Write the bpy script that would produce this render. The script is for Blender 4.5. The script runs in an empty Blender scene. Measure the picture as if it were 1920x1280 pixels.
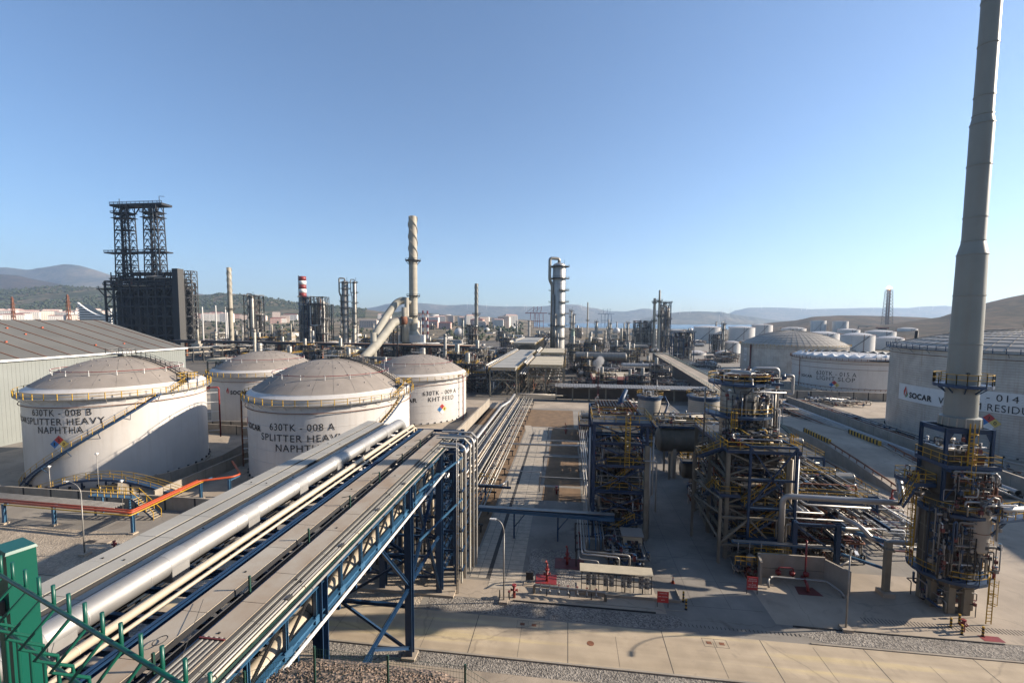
import bpy, math, random
from math import sin, cos, pi, radians, sqrt, atan2, hypot
from mathutils import Vector, Matrix

scene = bpy.context.scene
COL = scene.collection
random.seed(7)

# ------------------------------------------------------------------ camera
CAM_H = 30.0
FPX = 830.0
YAW = radians(7.2)
PITCH = math.atan(57 / FPX)
ROLL = 0.006
cam_d = bpy.data.cameras.new("camera")
cam = bpy.data.objects.new("camera", cam_d)
COL.objects.link(cam)
cam.location = (0, 0, CAM_H)
fw = Vector((-sin(YAW) * cos(PITCH), cos(YAW) * cos(PITCH), -sin(PITCH)))
rt = Vector((cos(YAW), sin(YAW), 0))
up = rt.cross(fw)
r2 = rt * cos(ROLL) + up * sin(ROLL)
u2 = up * cos(ROLL) - rt * sin(ROLL)
m3 = Matrix((r2, u2, -fw)).transposed()
cam.rotation_euler = m3.to_euler()
cam_d.sensor_width = 36
cam_d.lens = FPX / 1920 * 36
cam_d.shift_y = 18 / 1920
cam_d.clip_start = 0.05
cam_d.clip_end = 40000
scene.camera = cam

# ------------------------------------------------------------------ light
SUN_EL = radians(23)
SUN_AZ = math.atan2(0.983, 0.184)          # measured from +Y towards +X
world = bpy.data.worlds.new("World")
scene.world = world
world.use_nodes = True
wn = world.node_tree
bg = wn.nodes["Background"]
sky = wn.nodes.new("ShaderNodeTexSky")
sky.sky_type = 'NISHITA'
sky.sun_disc = False
sky.sun_elevation = SUN_EL
sky.sun_rotation = SUN_AZ
sky.altitude = 60
sky.air_density = 1.0
sky.dust_density = 0.7
sky.ozone_density = 5.0
wn.links.new(sky.outputs[0], bg.inputs[0])
bg.inputs[1].default_value = 0.068
sd = bpy.data.lights.new("sun", 'SUN')
sd.energy = 5.0
sd.angle = radians(0.55)
sd.color = (1.0, 0.87, 0.72)
sun = bpy.data.objects.new("sun", sd)
COL.objects.link(sun)
sdir = Vector((sin(SUN_AZ) * cos(SUN_EL), cos(SUN_AZ) * cos(SUN_EL), sin(SUN_EL)))
sun.rotation_euler = sdir.to_track_quat('Z', 'Y').to_euler()
sun.location = (200, 40, 120)
vs = scene.view_settings
vs.view_transform = 'Standard'
vs.look = 'None'
vs.exposure = 1.42
vs.gamma = 1.0

# ------------------------------------------------------------------ materials
MATS = {}
def mat(name, col, rough=0.6, metal=0.0, var=0.12, scale=0.6, bump=0.0, bscale=None, streak=0.0, col2=None, detail=6, spec=0.5):
    k_ = 0.86; col = tuple(c * k_ for c in col); col2 = tuple(c * k_ for c in col2) if col2 else None
    m = bpy.data.materials.new(name)
    m.use_nodes = True
    nt = m.node_tree
    b = nt.nodes["Principled BSDF"]
    b.inputs["Roughness"].default_value = rough
    b.inputs["Metallic"].default_value = metal
    b.inputs["Specular IOR Level"].default_value = spec
    tc = nt.nodes.new("ShaderNodeTexCoord")
    n = nt.nodes.new("ShaderNodeTexNoise")
    n.inputs["Scale"].default_value = scale
    n.inputs["Detail"].default_value = detail
    n.inputs["Roughness"].default_value = 0.62
    nt.links.new(tc.outputs["Object"], n.inputs["Vector"])
    cr = nt.nodes.new("ShaderNodeValToRGB")
    cr.color_ramp.elements[0].position = 0.3
    cr.color_ramp.elements[1].position = 0.7
    c2 = col2 if col2 else tuple(c * (1 - var * 2) for c in col)
    cr.color_ramp.elements[0].color = (*c2, 1)
    cr.color_ramp.elements[1].color = (*[min(1, c * (1 + var * .4)) for c in col], 1)
    nt.links.new(n.outputs["Fac"], cr.inputs["Fac"])
    out = cr.outputs["Color"]
    if streak > 0:
        mp = nt.nodes.new("ShaderNodeMapping")
        mp.inputs["Scale"].default_value = (1.2, 1.2, 0.06)
        nt.links.new(tc.outputs["Object"], mp.inputs["Vector"])
        n2 = nt.nodes.new("ShaderNodeTexNoise")
        n2.inputs["Scale"].default_value = 1.3
        n2.inputs["Detail"].default_value = 5
        nt.links.new(mp.outputs[0], n2.inputs["Vector"])
        r = nt.nodes.new("ShaderNodeValToRGB")
        r.color_ramp.elements[0].position = 0.52
        r.color_ramp.elements[1].position = 0.78
        r.color_ramp.elements[0].color = (0, 0, 0, 1)
        r.color_ramp.elements[1].color = (streak, streak, streak, 1)
        nt.links.new(n2.outputs["Fac"], r.inputs["Fac"])
        mx = nt.nodes.new("ShaderNodeMixRGB")
        mx.inputs["Color2"].default_value = (0.22, 0.15, 0.09, 1)
        nt.links.new(r.outputs["Color"], mx.inputs["Fac"])
        nt.links.new(out, mx.inputs["Color1"])
        out = mx.outputs["Color"]
    nt.links.new(out, b.inputs["Base Color"])
    if bump > 0:
        nb = nt.nodes.new("ShaderNodeTexNoise")
        nb.inputs["Scale"].default_value = bscale or scale * 8
        nb.inputs["Detail"].default_value = 5
        nt.links.new(tc.outputs["Object"], nb.inputs["Vector"])
        bp = nt.nodes.new("ShaderNodeBump")
        bp.inputs["Strength"].default_value = min(1, bump)
        bp.inputs["Distance"].default_value = 0.05
        nt.links.new(nb.outputs["Fac"], bp.inputs["Height"])
        nt.links.new(bp.outputs["Normal"], b.inputs["Normal"])
    MATS[name] = m
    return m

mat('concrete', (0.40, 0.33, 0.25), 0.9, var=0.2, scale=0.13, bump=0.15, bscale=3, detail=12)
mat('concrete_grey', (0.25, 0.225, 0.19), 0.92, var=0.2, scale=0.15, bump=0.2, bscale=3, detail=9)
mat('concrete_wall', (0.33, 0.29, 0.235), 0.9, var=0.14, scale=0.5, streak=0.45)
mat('tile', (0.40, 0.345, 0.27), 0.9, var=0.15, scale=1.2)
mat('joint', (0.05, 0.045, 0.04), 0.95)
mat('dirt', (0.20, 0.125, 0.065), 0.98, var=0.25, scale=0.5, bump=0.4, detail=9)
mat('plant_floor', (0.135, 0.118, 0.095), 0.95, var=0.3, scale=0.06, detail=12)
mat('asphalt', (0.11, 0.105, 0.10), 0.95, var=0.2, scale=0.2)
mat('white_paint', (0.57, 0.54, 0.50), 0.45, var=0.05, scale=0.3, streak=0.20)
mat('white_clean', (0.68, 0.67, 0.64), 0.45, var=0.03)
mat('white_far', (0.54, 0.52, 0.49), 0.5, var=0.06, scale=0.1, streak=0.2)
mat('roof_grey', (0.27, 0.235, 0.20), 0.8, var=0.10, scale=0.35, detail=9)
mat('roof_seam', (0.22, 0.20, 0.18), 0.8)
mat('dome_metal', (0.40, 0.36, 0.30), 0.55, 0.25, var=0.10, scale=0.3)
mat('dome_rib', (0.20, 0.18, 0.15), 0.6)
mat('steel_blue', (0.007, 0.040, 0.100), 0.5, var=0.15, scale=0.8)
mat('steel_blue_light', (0.035, 0.115, 0.21), 0.5, var=0.15, scale=0.8)
mat('steel_grey', (0.06, 0.058, 0.054), 0.6, var=0.2, scale=0.8)
mat('steel_dark', (0.028, 0.028, 0.03), 0.65, var=0.25, scale=0.3)
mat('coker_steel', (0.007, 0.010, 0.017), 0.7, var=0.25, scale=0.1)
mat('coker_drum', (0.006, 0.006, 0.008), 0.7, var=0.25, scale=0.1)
mat('black', (0.012, 0.012, 0.013), 0.7)
mat('yellow', (0.50, 0.29, 0.015), 0.5, var=0.1)
mat('red', (0.22, 0.02, 0.018), 0.5, var=0.12)
mat('red_dark', (0.13, 0.022, 0.02), 0.6, var=0.15)
mat('rust', (0.22, 0.085, 0.04), 0.85, var=0.25, scale=2)
mat('orange', (0.42, 0.065, 0.015), 0.5, var=0.1)
mat('silver', (0.42, 0.41, 0.39), 0.50, 0.6, var=0.08, scale=0.8)
mat('cladding', (0.27, 0.255, 0.225), 0.42, 0.55, var=0.13, scale=0.9, streak=0.2)
mat('tank_clad', (0.54, 0.51, 0.46), 0.45, 0.3, var=0.16, scale=0.25, streak=0.5)
mat('galv', (0.30, 0.285, 0.26), 0.5, 0.4, var=0.12, scale=1.0)
mat('tray', (0.37, 0.35, 0.30), 0.6, 0.0, var=0.08, scale=0.25, streak=0.15)
mat('tray_rusty', (0.365, 0.33, 0.27), 0.7, 0.0, var=0.08, scale=0.35, col2=(0.29, 0.215, 0.145))
mat('cream', (0.50, 0.42, 0.31), 0.5, var=0.06, scale=0.5)
mat('stack_beige', (0.38, 0.345, 0.275), 0.7, var=0.12, scale=0.12, streak=0.3)
mat('duct_grey', (0.30, 0.285, 0.235), 0.7, var=0.14, scale=0.15, streak=0.35)
mat('chimney_paint', (0.235, 0.24, 0.21), 0.5, var=0.07, scale=0.25, streak=0.3)
mat('fireproof', (0.22, 0.195, 0.145), 0.9, var=0.15, scale=0.6)
mat('refractory', (0.11, 0.092, 0.066), 0.75, var=0.25, scale=0.5)
mat('green_paint', (0.0, 0.078, 0.052), 0.35, var=0.06, scale=3)
mat('green_wire', (0.0, 0.07, 0.045), 0.4, var=0.08)
mat('dark_green', (0.01, 0.05, 0.035), 0.5)
mat('warehouse_roof', (0.145, 0.14, 0.122), 0.7, 0.0, var=0.10, scale=0.1)
mat('warehouse_wall', (0.20, 0.215, 0.20), 0.6, var=0.06, scale=0.2)
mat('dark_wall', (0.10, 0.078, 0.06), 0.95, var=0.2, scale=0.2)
mat('building', (0.48, 0.41, 0.30), 0.85, var=0.08)
mat('beige_panel', (0.52, 0.45, 0.32), 0.7, var=0.1)
mat('red_brown', (0.20, 0.06, 0.045), 0.8, var=0.15)
mat('ink', (0.012, 0.012, 0.014), 0.6, var=0.0)
mat('haz_blue', (0.03, 0.17, 0.42), 0.5, var=0.0)
mat('haz_red', (0.45, 0.035, 0.03), 0.5, var=0.0)
mat('haz_yellow', (0.62, 0.46, 0.12), 0.5, var=0.0)
mat('logo_green', (0.05, 0.30, 0.12), 0.5, var=0.0)
mat('logo_blue', (0.03, 0.22, 0.5), 0.5, var=0.0)
mat('glass_dark', (0.02, 0.03, 0.04), 0.15)
mat('green_vessel', (0.30, 0.38, 0.30), 0.6, var=0.1)
mat('city_wall', (0.62, 0.50, 0.42), 0.85, var=0.05)
mat('city_pink', (0.55, 0.36, 0.30), 0.85, var=0.05)
mat('city_white', (0.68, 0.64, 0.58), 0.85, var=0.05)
mat('city_window', (0.12, 0.13, 0.15), 0.4)
mat('louvre', (0.55, 0.58, 0.60), 0.4, 0.2)
mat('lamp_glass', (0.7, 0.7, 0.68), 0.3)

def gravel_mat(name, ca, cb, scale=9.0, bumpd=0.06):
    m = bpy.data.materials.new(name); m.use_nodes = True
    nt = m.node_tree; b = nt.nodes["Principled BSDF"]; b.inputs["Roughness"].default_value = 0.95
    tc = nt.nodes.new("ShaderNodeTexCoord")
    v = nt.nodes.new("ShaderNodeTexVoronoi"); v.inputs["Scale"].default_value = scale
    nt.links.new(tc.outputs["Object"], v.inputs["Vector"])
    sp = nt.nodes.new("ShaderNodeSeparateColor"); nt.links.new(v.outputs["Color"], sp.inputs[0])
    r = nt.nodes.new("ShaderNodeValToRGB"); r.color_ramp.elements[0].color = (*ca, 1); r.color_ramp.elements[1].color = (*cb, 1)
    nt.links.new(sp.outputs[0], r.inputs[0])
    n = nt.nodes.new("ShaderNodeTexNoise"); n.inputs["Scale"].default_value = 0.35; n.inputs["Detail"].default_value = 7
    nt.links.new(tc.outputs["Object"], n.inputs["Vector"])
    mr = nt.nodes.new("ShaderNodeMapRange"); mr.inputs[1].default_value = 0.3; mr.inputs[2].default_value = 0.7; mr.inputs[3].default_value = 0.75; mr.inputs[4].default_value = 1.15
    nt.links.new(n.outputs["Fac"], mr.inputs[0])
    mx = nt.nodes.new("ShaderNodeMixRGB"); mx.blend_type = 'MULTIPLY'; mx.inputs[0].default_value = 1
    nt.links.new(r.outputs[0], mx.inputs[1]); nt.links.new(mr.outputs[0], mx.inputs[2])
    nt.links.new(mx.outputs[0], b.inputs["Base Color"])
    bp = nt.nodes.new("ShaderNodeBump"); bp.inputs["Strength"].default_value = 0.9; bp.inputs["Distance"].default_value = bumpd
    nt.links.new(v.outputs["Distance"], bp.inputs["Height"]); nt.links.new(bp.outputs[0], b.inputs["Normal"])
    MATS[name] = m
gravel_mat('gravel', (0.08, 0.072, 0.063), (0.29, 0.26, 0.22), 8.0)
gravel_mat('gravel_light', (0.22, 0.18, 0.135), (0.36, 0.30, 0.225), 6.0)
gravel_mat('gravel_dark', (0.045, 0.033, 0.026), (0.27, 0.195, 0.145), 7.0, 0.12)

def concrete_road_mat():
    """pale cast concrete, faint yellow washed bands and tyre darkening along X, as on the real slab"""
    m = bpy.data.materials.new('road_concrete'); m.use_nodes = True
    nt = m.node_tree; b = nt.nodes["Principled BSDF"]; b.inputs["Roughness"].default_value = 0.88
    tc = nt.nodes.new("ShaderNodeTexCoord")
    mp = nt.nodes.new("ShaderNodeMapping"); mp.inputs["Scale"].default_value = (0.035, 0.8, 1)
    nt.links.new(tc.outputs["Object"], mp.inputs[0])
    n = nt.nodes.new("ShaderNodeTexNoise"); n.inputs["Scale"].default_value = 1.0; n.inputs["Detail"].default_value = 6
    nt.links.new(mp.outputs[0], n.inputs[0])
    r = nt.nodes.new("ShaderNodeValToRGB"); e = r.color_ramp.elements
    e[0].position = 0.32; e[0].color = (0.30, 0.24, 0.165, 1)
    e[1].position = 0.55; e[1].color = (0.37, 0.30, 0.21, 1)
    x = e.new(0.66); x.color = (0.44, 0.35, 0.20, 1)
    nt.links.new(n.outputs["Fac"], r.inputs[0])
    n2 = nt.nodes.new("ShaderNodeTexNoise"); n2.inputs["Scale"].default_value = 0.5; n2.inputs["Detail"].default_value = 10
    nt.links.new(tc.outputs["Object"], n2.inputs[0])
    mr = nt.nodes.new("ShaderNodeMapRange"); mr.inputs[1].default_value = 0.3; mr.inputs[2].default_value = 0.7; mr.inputs[3].default_value = 0.82; mr.inputs[4].default_value = 1.08
    nt.links.new(n2.outputs["Fac"], mr.inputs[0])
    mx = nt.nodes.new("ShaderNodeMixRGB"); mx.blend_type = 'MULTIPLY'; mx.inputs[0].default_value = 1
    nt.links.new(r.outputs[0], mx.inputs[1]); nt.links.new(mr.outputs[0], mx.inputs[2])
    nt.links.new(mx.outputs[0], b.inputs["Base Color"])
    MATS['road_concrete'] = m
concrete_road_mat()

def wear(name, crack=0.16, amount=0.5, spot=0.35):
    """oil spots, patch-like darkening and hairline cracks added to a cast concrete"""
    nt = MATS[name].node_tree; b = nt.nodes["Principled BSDF"]
    src = b.inputs["Base Color"].links[0].from_socket
    tc = nt.nodes.new("ShaderNodeTexCoord")
    n = nt.nodes.new("ShaderNodeTexNoise"); n.inputs["Scale"].default_value = spot; n.inputs["Detail"].default_value = 4; n.inputs["Distortion"].default_value = 1.2
    nt.links.new(tc.outputs["Object"], n.inputs[0])
    r = nt.nodes.new("ShaderNodeMapRange"); r.inputs[1].default_value = 0.60; r.inputs[2].default_value = 0.72; r.inputs[3].default_value = 0.0; r.inputs[4].default_value = amount
    nt.links.new(n.outputs["Fac"], r.inputs[0])
    m1 = nt.nodes.new("ShaderNodeMixRGB"); m1.inputs[2].default_value = (0.10, 0.085, 0.07, 1); nt.links.new(r.outputs[0], m1.inputs[0]); nt.links.new(src, m1.inputs[1])
    w = nt.nodes.new("ShaderNodeTexNoise"); w.inputs["Scale"].default_value = 0.8; w.inputs["Detail"].default_value = 5; nt.links.new(tc.outputs["Object"], w.inputs[0])
    ad = nt.nodes.new("ShaderNodeVectorMath"); ad.operation = 'ADD'; nt.links.new(tc.outputs["Object"], ad.inputs[0]); nt.links.new(w.outputs["Color"], ad.inputs[1])
    v = nt.nodes.new("ShaderNodeTexVoronoi"); v.feature = 'DISTANCE_TO_EDGE'; v.inputs["Scale"].default_value = crack; nt.links.new(ad.outputs[0], v.inputs["Vector"])
    r2 = nt.nodes.new("ShaderNodeMapRange"); r2.inputs[1].default_value = 0.0; r2.inputs[2].default_value = 0.006; r2.inputs[3].default_value = 0.3; r2.inputs[4].default_value = 0.0
    nt.links.new(v.outputs["Distance"], r2.inputs[0])
    m2 = nt.nodes.new("ShaderNodeMixRGB"); m2.inputs[2].default_value = (0.06, 0.05, 0.04, 1); nt.links.new(r2.outputs[0], m2.inputs[0]); nt.links.new(m1.outputs[0], m2.inputs[1])
    nt.links.new(m2.outputs[0], b.inputs["Base Color"])
wear('concrete', crack=.08, amount=.4); wear('concrete_grey', crack=.08, amount=0.6, spot=0.25); wear('road_concrete', crack=0.04, amount=0.28, spot=0.5)

def land_mat(name, cols, scale, s2=8.0, thr=0.5):
    """open land: soil and scrub patches at two sizes"""
    m = bpy.data.materials.new(name); m.use_nodes = True
    nt = m.node_tree; b = nt.nodes["Principled BSDF"]; b.inputs["Roughness"].default_value = 1.0; b.inputs["Specular IOR Level"].default_value = 0.1
    tc = nt.nodes.new("ShaderNodeTexCoord")
    n = nt.nodes.new("ShaderNodeTexNoise"); n.inputs["Scale"].default_value = scale; n.inputs["Detail"].default_value = 10; n.inputs["Roughness"].default_value = 0.6
    nt.links.new(tc.outputs["Object"], n.inputs[0])
    r = nt.nodes.new("ShaderNodeValToRGB"); e = r.color_ramp.elements
    e[0].position = 0.38; e[0].color = (*cols[0], 1); e[1].position = 0.62; e[1].color = (*cols[1], 1)
    x = e.new(0.5); x.color = (*cols[2], 1)
    nt.links.new(n.outputs["Fac"], r.inputs[0])
    v = nt.nodes.new("ShaderNodeTexNoise"); v.inputs["Scale"].default_value = scale * s2; v.inputs["Detail"].default_value = 8
    nt.links.new(tc.outputs["Object"], v.inputs[0])
    mr = nt.nodes.new("ShaderNodeMapRange"); mr.inputs[1].default_value = 0.35; mr.inputs[2].default_value = 0.65; mr.inputs[3].default_value = 0.6; mr.inputs[4].default_value = 1.25
    nt.links.new(v.outputs["Fac"], mr.inputs[0])
    mx = nt.nodes.new("ShaderNodeMixRGB"); mx.blend_type = 'MULTIPLY'; mx.inputs[0].default_value = 1
    nt.links.new(r.outputs[0], mx.inputs[1]); nt.links.new(mr.outputs[0], mx.inputs[2])
    nt.links.new(mx.outputs[0], b.inputs["Base Color"])
    MATS[name] = m
land_mat('land_plain', [(0.07, 0.068, 0.042), (0.23, 0.185, 0.13), (0.16, 0.13, 0.09)], 0.012)
land_mat('land_green', [(0.045, 0.055, 0.030), (0.15, 0.12, 0.075), (0.075, 0.075, 0.042)], 0.006)
land_mat('land_brown', [(0.035, 0.028, 0.018), (0.085, 0.058, 0.036), (0.055, 0.04, 0.025)], 0.008)
land_mat('land_far', [(0.06, 0.06, 0.045), (0.14, 0.115, 0.08), (0.09, 0.08, 0.055)], 0.002)
mat('foliage', (0.05, 0.065, 0.028), 0.95, var=0.3, scale=0.5)

def sea_mat():
    m = bpy.data.materials.new('sea_water'); m.use_nodes = True
    nt = m.node_tree; b = nt.nodes["Principled BSDF"]
    b.inputs["Base Color"].default_value = (0.02, 0.06, 0.11, 1); b.inputs["Roughness"].default_value = 0.25
    n = nt.nodes.new("ShaderNodeTexNoise"); n.inputs["Scale"].default_value = 0.05
    bp = nt.nodes.new("ShaderNodeBump"); bp.inputs["Strength"].default_value = 0.6; bp.inputs["Distance"].default_value = 1.0
    tc = nt.nodes.new("ShaderNodeTexCoord"); nt.links.new(tc.outputs["Object"], n.inputs[0])
    nt.links.new(n.outputs[0], bp.inputs["Height"]); nt.links.new(bp.outputs[0], b.inputs["Normal"])
    MATS['sea_water'] = m
sea_mat()
def flame_mat():
    m = bpy.data.materials.new('flame'); m.use_nodes = True
    b = m.node_tree.nodes["Principled BSDF"]
    b.inputs["Base Color"].default_value = (1, 0.6, 0.15, 1)
    b.inputs["Emission Color"].default_value = (1, 0.75, 0.4, 1); b.inputs["Emission Strength"].default_value = 3
    MATS['flame'] = m
flame_mat()
def steam_mat():
    m = bpy.data.materials.new('steam'); m.use_nodes = True
    nt = m.node_tree
    for n in list(nt.nodes):
        if n.type == 'BSDF_PRINCIPLED': nt.nodes.remove(n)
    out = nt.nodes["Material Output"]
    pv = nt.nodes.new("ShaderNodeVolumePrincipled"); pv.inputs["Color"].default_value = (.9, .9, .9, 1); pv.inputs["Density"].default_value = 0.35
    nt.links.new(pv.outputs[0], out.inputs["Volume"])
    MATS['steam'] = m
steam_mat()

# ------------------------------------------------------------------ mesh builder
class MB:
    def __init__(self):
        self.v = []; self.f = []; self.m = []; self.s = []
        self.mats = []
        self.cur = 0
    def use(self, name):
        if name not in self.mats: self.mats.append(name)
        self.cur = self.mats.index(name)
        return self
    def face(self, idx, smooth=False):
        self.f.append(tuple(idx)); self.m.append(self.cur); self.s.append(smooth)
    def hexa(self, c):
        b = len(self.v); self.v.extend(c)
        for q in ((0, 3, 2, 1), (4, 5, 6, 7), (0, 1, 5, 4), (1, 2, 6, 5), (2, 3, 7, 6), (3, 0, 4, 7)):
            self.face([b + i for i in q])
        return self
    def box(self, x0, y0, z0, x1, y1, z1):
        if x0 > x1: x0, x1 = x1, x0
        if y0 > y1: y0, y1 = y1, y0
        if z0 > z1: z0, z1 = z1, z0
        self.hexa([(x0, y0, z0), (x1, y0, z0), (x1, y1, z0), (x0, y1, z0), (x0, y0, z1), (x1, y0, z1), (x1, y1, z1), (x0, y1, z1)])
        return self
    def beam(self, p, q, w, h=None):
        h = h or w
        p = Vector(p); q = Vector(q); d = (q - p)
        if d.length < 1e-6: return self
        d.normalize()
        upv = Vector((0, 0, 1)) if abs(d.z) < 0.98 else Vector((0, 1, 0))
        s = d.cross(upv).normalized() * (w / 2); t = s.cross(d).normalized() * (h / 2)
        self.hexa([tuple(a) for a in (p - s - t, p + s - t, p + s + t, p - s + t, q - s - t, q + s - t, q + s + t, q - s + t)])
        return self
    def ibeam(self, p, q, w, h, t=0.03):
        """wide-flange section: two flanges and a web"""
        p = Vector(p); q = Vector(q); d = (q - p).normalized()
        upv = Vector((0, 0, 1)) if abs(d.z) < 0.98 else Vector((0, 1, 0))
        s = d.cross(upv).normalized(); n = s.cross(d).normalized()
        for k in (-1, 1):
            o = n * (k * (h / 2 - t / 2)); self.beam(p + o, q + o, w, t)
        self.beam(p, q, t, h - 2 * t - .002)
        return self
    def cyl(self, p, q, r, seg=12, r2=None, caps=True):
        r2 = r if r2 is None else r2
        p = Vector(p); q = Vector(q); d = (q - p)
        if d.length < 1e-6: return self
        d.normalize()
        a = Vector((0, 0, 1)) if abs(d.z) < 0.9 else Vector((1, 0, 0))
        s = d.cross(a).normalized(); t = s.cross(d)
        b = len(self.v)
        for c, rr in ((p, r), (q, r2)):
            for i in range(seg):
                an = 2 * pi * i / seg
                self.v.append(tuple(c + (s * cos(an) + t * sin(an)) * rr))
        for i in range(seg):
            j = (i + 1) % seg
            self.face((b + i, b + seg + i, b + seg + j, b + j), True)
        if caps:
            self.face([b + i for i in range(seg)]); self.face([b + seg + i for i in reversed(range(seg))])
        return self
    def tube(self, pts, r, seg=8, bend=None, closed=False, caps=True):
        pts = [Vector(p) for p in pts]
        if bend and len(pts) > 2 and not closed:
            np_ = [pts[0]]
            for i in range(1, len(pts) - 1):
                a, b, c = pts[i - 1], pts[i], pts[i + 1]
                u = (a - b); w = (c - b); k = min(bend, u.length * .45, w.length * .45)
                u.normalize(); w.normalize()
                for t in (0, .25, .5, .75, 1):
                    s0 = b + u * k; s1 = b + w * k
                    np_.append(s0 * (1 - t) ** 2 + b * 2 * t * (1 - t) + s1 * t * t)
            np_.append(pts[-1]); pts = np_
        n = len(pts); base = len(self.v)
        prev = None
        for i, p in enumerate(pts):
            if closed: d = pts[(i + 1) % n] - pts[i - 1]
            else: d = pts[min(i + 1, n - 1)] - pts[max(i - 1, 0)]
            d.normalize()
            if prev is None:
                a = Vector((0, 0, 1)) if abs(d.z) < 0.9 else Vector((1, 0, 0))
                s = d.cross(a).normalized()
            else:
                s = prev - d * prev.dot(d)
                s = s.normalized() if s.length > 1e-4 else d.orthogonal().normalized()
            prev = s; t = d.cross(s)
            for k in range(seg):
                an = 2 * pi * k / seg
                self.v.append(tuple(p + (s * cos(an) + t * sin(an)) * r))
        for i in range(n if closed else n - 1):
            i2 = (i + 1) % n
            for k in range(seg):
                k2 = (k + 1) % seg
                self.face((base + i * seg + k, base + i * seg + k2, base + i2 * seg + k2, base + i2 * seg + k), True)
        if caps and not closed:
            self.face([base + k for k in reversed(range(seg))]); self.face([base + (n - 1) * seg + k for k in range(seg)])
        return self
    def lathe(self, prof, c=(0, 0, 0), seg=32, a0=0.0, a1=2 * pi, smooth=True):
        """turned profile; sharp profile corners start a new ring of vertices so their shading stays crisp"""
        if smooth:
            runs = [[prof[0]]]
            for i in range(1, len(prof)):
                runs[-1].append(prof[i])
                if i < len(prof) - 1:
                    d0 = atan2(prof[i][1] - prof[i - 1][1], prof[i][0] - prof[i - 1][0]); d1 = atan2(prof[i + 1][1] - prof[i][1], prof[i + 1][0] - prof[i][0])
                    dd = abs((d1 - d0 + pi) % (2 * pi) - pi)
                    if dd > 0.45: runs.append([prof[i]])
            if len(runs) > 1:
                for r_ in runs: self._lathe(r_, c, seg, a0, a1, True)
                return self
        return self._lathe(prof, c, seg, a0, a1, smooth)
    def _lathe(self, prof, c=(0, 0, 0), seg=32, a0=0.0, a1=2 * pi, smooth=True):
        full = abs(a1 - a0 - 2 * pi) < 1e-6
        n = seg if full else seg + 1
        b = len(self.v)
        for r, z in prof:
            for i in range(n):
                a = a0 + (a1 - a0) * i / seg
                self.v.append((c[0] + r * cos(a), c[1] + r * sin(a), c[2] + z))
        for j in range(len(prof) - 1):
            for i in range(seg):
                i2 = (i + 1) % n if full else i + 1
                q = (b + j * n + i, b + j * n + i2, b + (j + 1) * n + i2, b + (j + 1) * n + i)
                r0, r1 = prof[j][0], prof[j + 1][0]
                if r1 < 1e-5: q = q[:2] + (q[3],) if False else (q[0], q[1], q[2])
                elif r0 < 1e-5: q = (q[0], q[2], q[3])
                self.face(q, smooth)
        return self
    def poly(self, pts):
        b = len(self.v); self.v.extend([tuple(p) for p in pts]); self.face(range(b, b + len(pts))); return self
    def prism(self, pts, z0, z1):
        b = len(self.v); n = len(pts)
        self.v.extend([(p[0], p[1], z0) for p in pts]); self.v.extend([(p[0], p[1], z1) for p in pts])
        self.face(reversed(range(b, b + n))); self.face(range(b + n, b + 2 * n))
        for i in range(n):
            j = (i + 1) % n; self.face((b + i, b + j, b + n + j, b + n + i))
        return self
    def rail(self, pts, h=1.1, sp=1.6, t=0.05, closed=False, toe=True):
        pts = [Vector(p) for p in pts]
        if closed: pts = pts + [pts[0]]
        for a, b in zip(pts[:-1], pts[1:]):
            L = (b - a).length
            n = max(1, int(round(L / sp)))
            for k in range(n + 1):
                p = a.lerp(b, k / n); self.beam(p, p + Vector((0, 0, h)), t)
            for hh in (h, h * .52):
                self.beam(a + Vector((0, 0, hh)), b + Vector((0, 0, hh)), t)
        return self
    def ladder(self, x, y, z0, z1, dx=0, dy=1, w=0.5, t=0.06, cage=True):
        px, py = -dy * w / 2, dx * w / 2
        for s in (-1, 1):
            self.beam((x + px * s, y + py * s, z0), (x + px * s, y + py * s, z1 + 1), t)
        z = z0 + .3
        while z < z1:
            self.beam((x - px, y - py, z), (x + px, y + py, z), t * .7); z += 0.35
        if cage and z1 - z0 > 3:
            z = z0 + 2.2
            cx, cy = x + dx * .35, y + dy * .35
            while z < z1 + 1:
                self.tube([(cx + .38 * cos(a), cy + .38 * sin(a), z) for a in [k * pi / 4 for k in range(8)]], t * .5, 4, closed=True); z += 1.0
            for k in range(1, 8, 2):
                a = k * pi / 4
                self.beam((cx + .38 * cos(a), cy + .38 * sin(a), z0 + 2.2), (cx + .38 * cos(a), cy + .38 * sin(a), z1 + 1), t * .6)
        return self
    def build(self, name, parent=None, world=True, label=None):
        if not self.v: return None
        me = bpy.data.meshes.new(name)
        vs_ = self.v
        if parent is not None and world:
            ox, oy, oz = WLOC[parent.name]
            vs_ = [(x - ox, y - oy, z - oz) for x, y, z in vs_]
        me.from_pydata(vs_, [], self.f)
        for mn in (self.mats or ['galv']): me.materials.append(MATS[mn])
        if len(self.mats) > 1: me.polygons.foreach_set('material_index', self.m)
        me.polygons.foreach_set('use_smooth', self.s)
        me.update()
        o = bpy.data.objects.new(name, me); COL.objects.link(o)
        if parent is not None:
            o.parent = parent
            if world: WLOC[o.name] = WLOC[parent.name]
        if label: o['label'] = label
        return o

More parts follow.
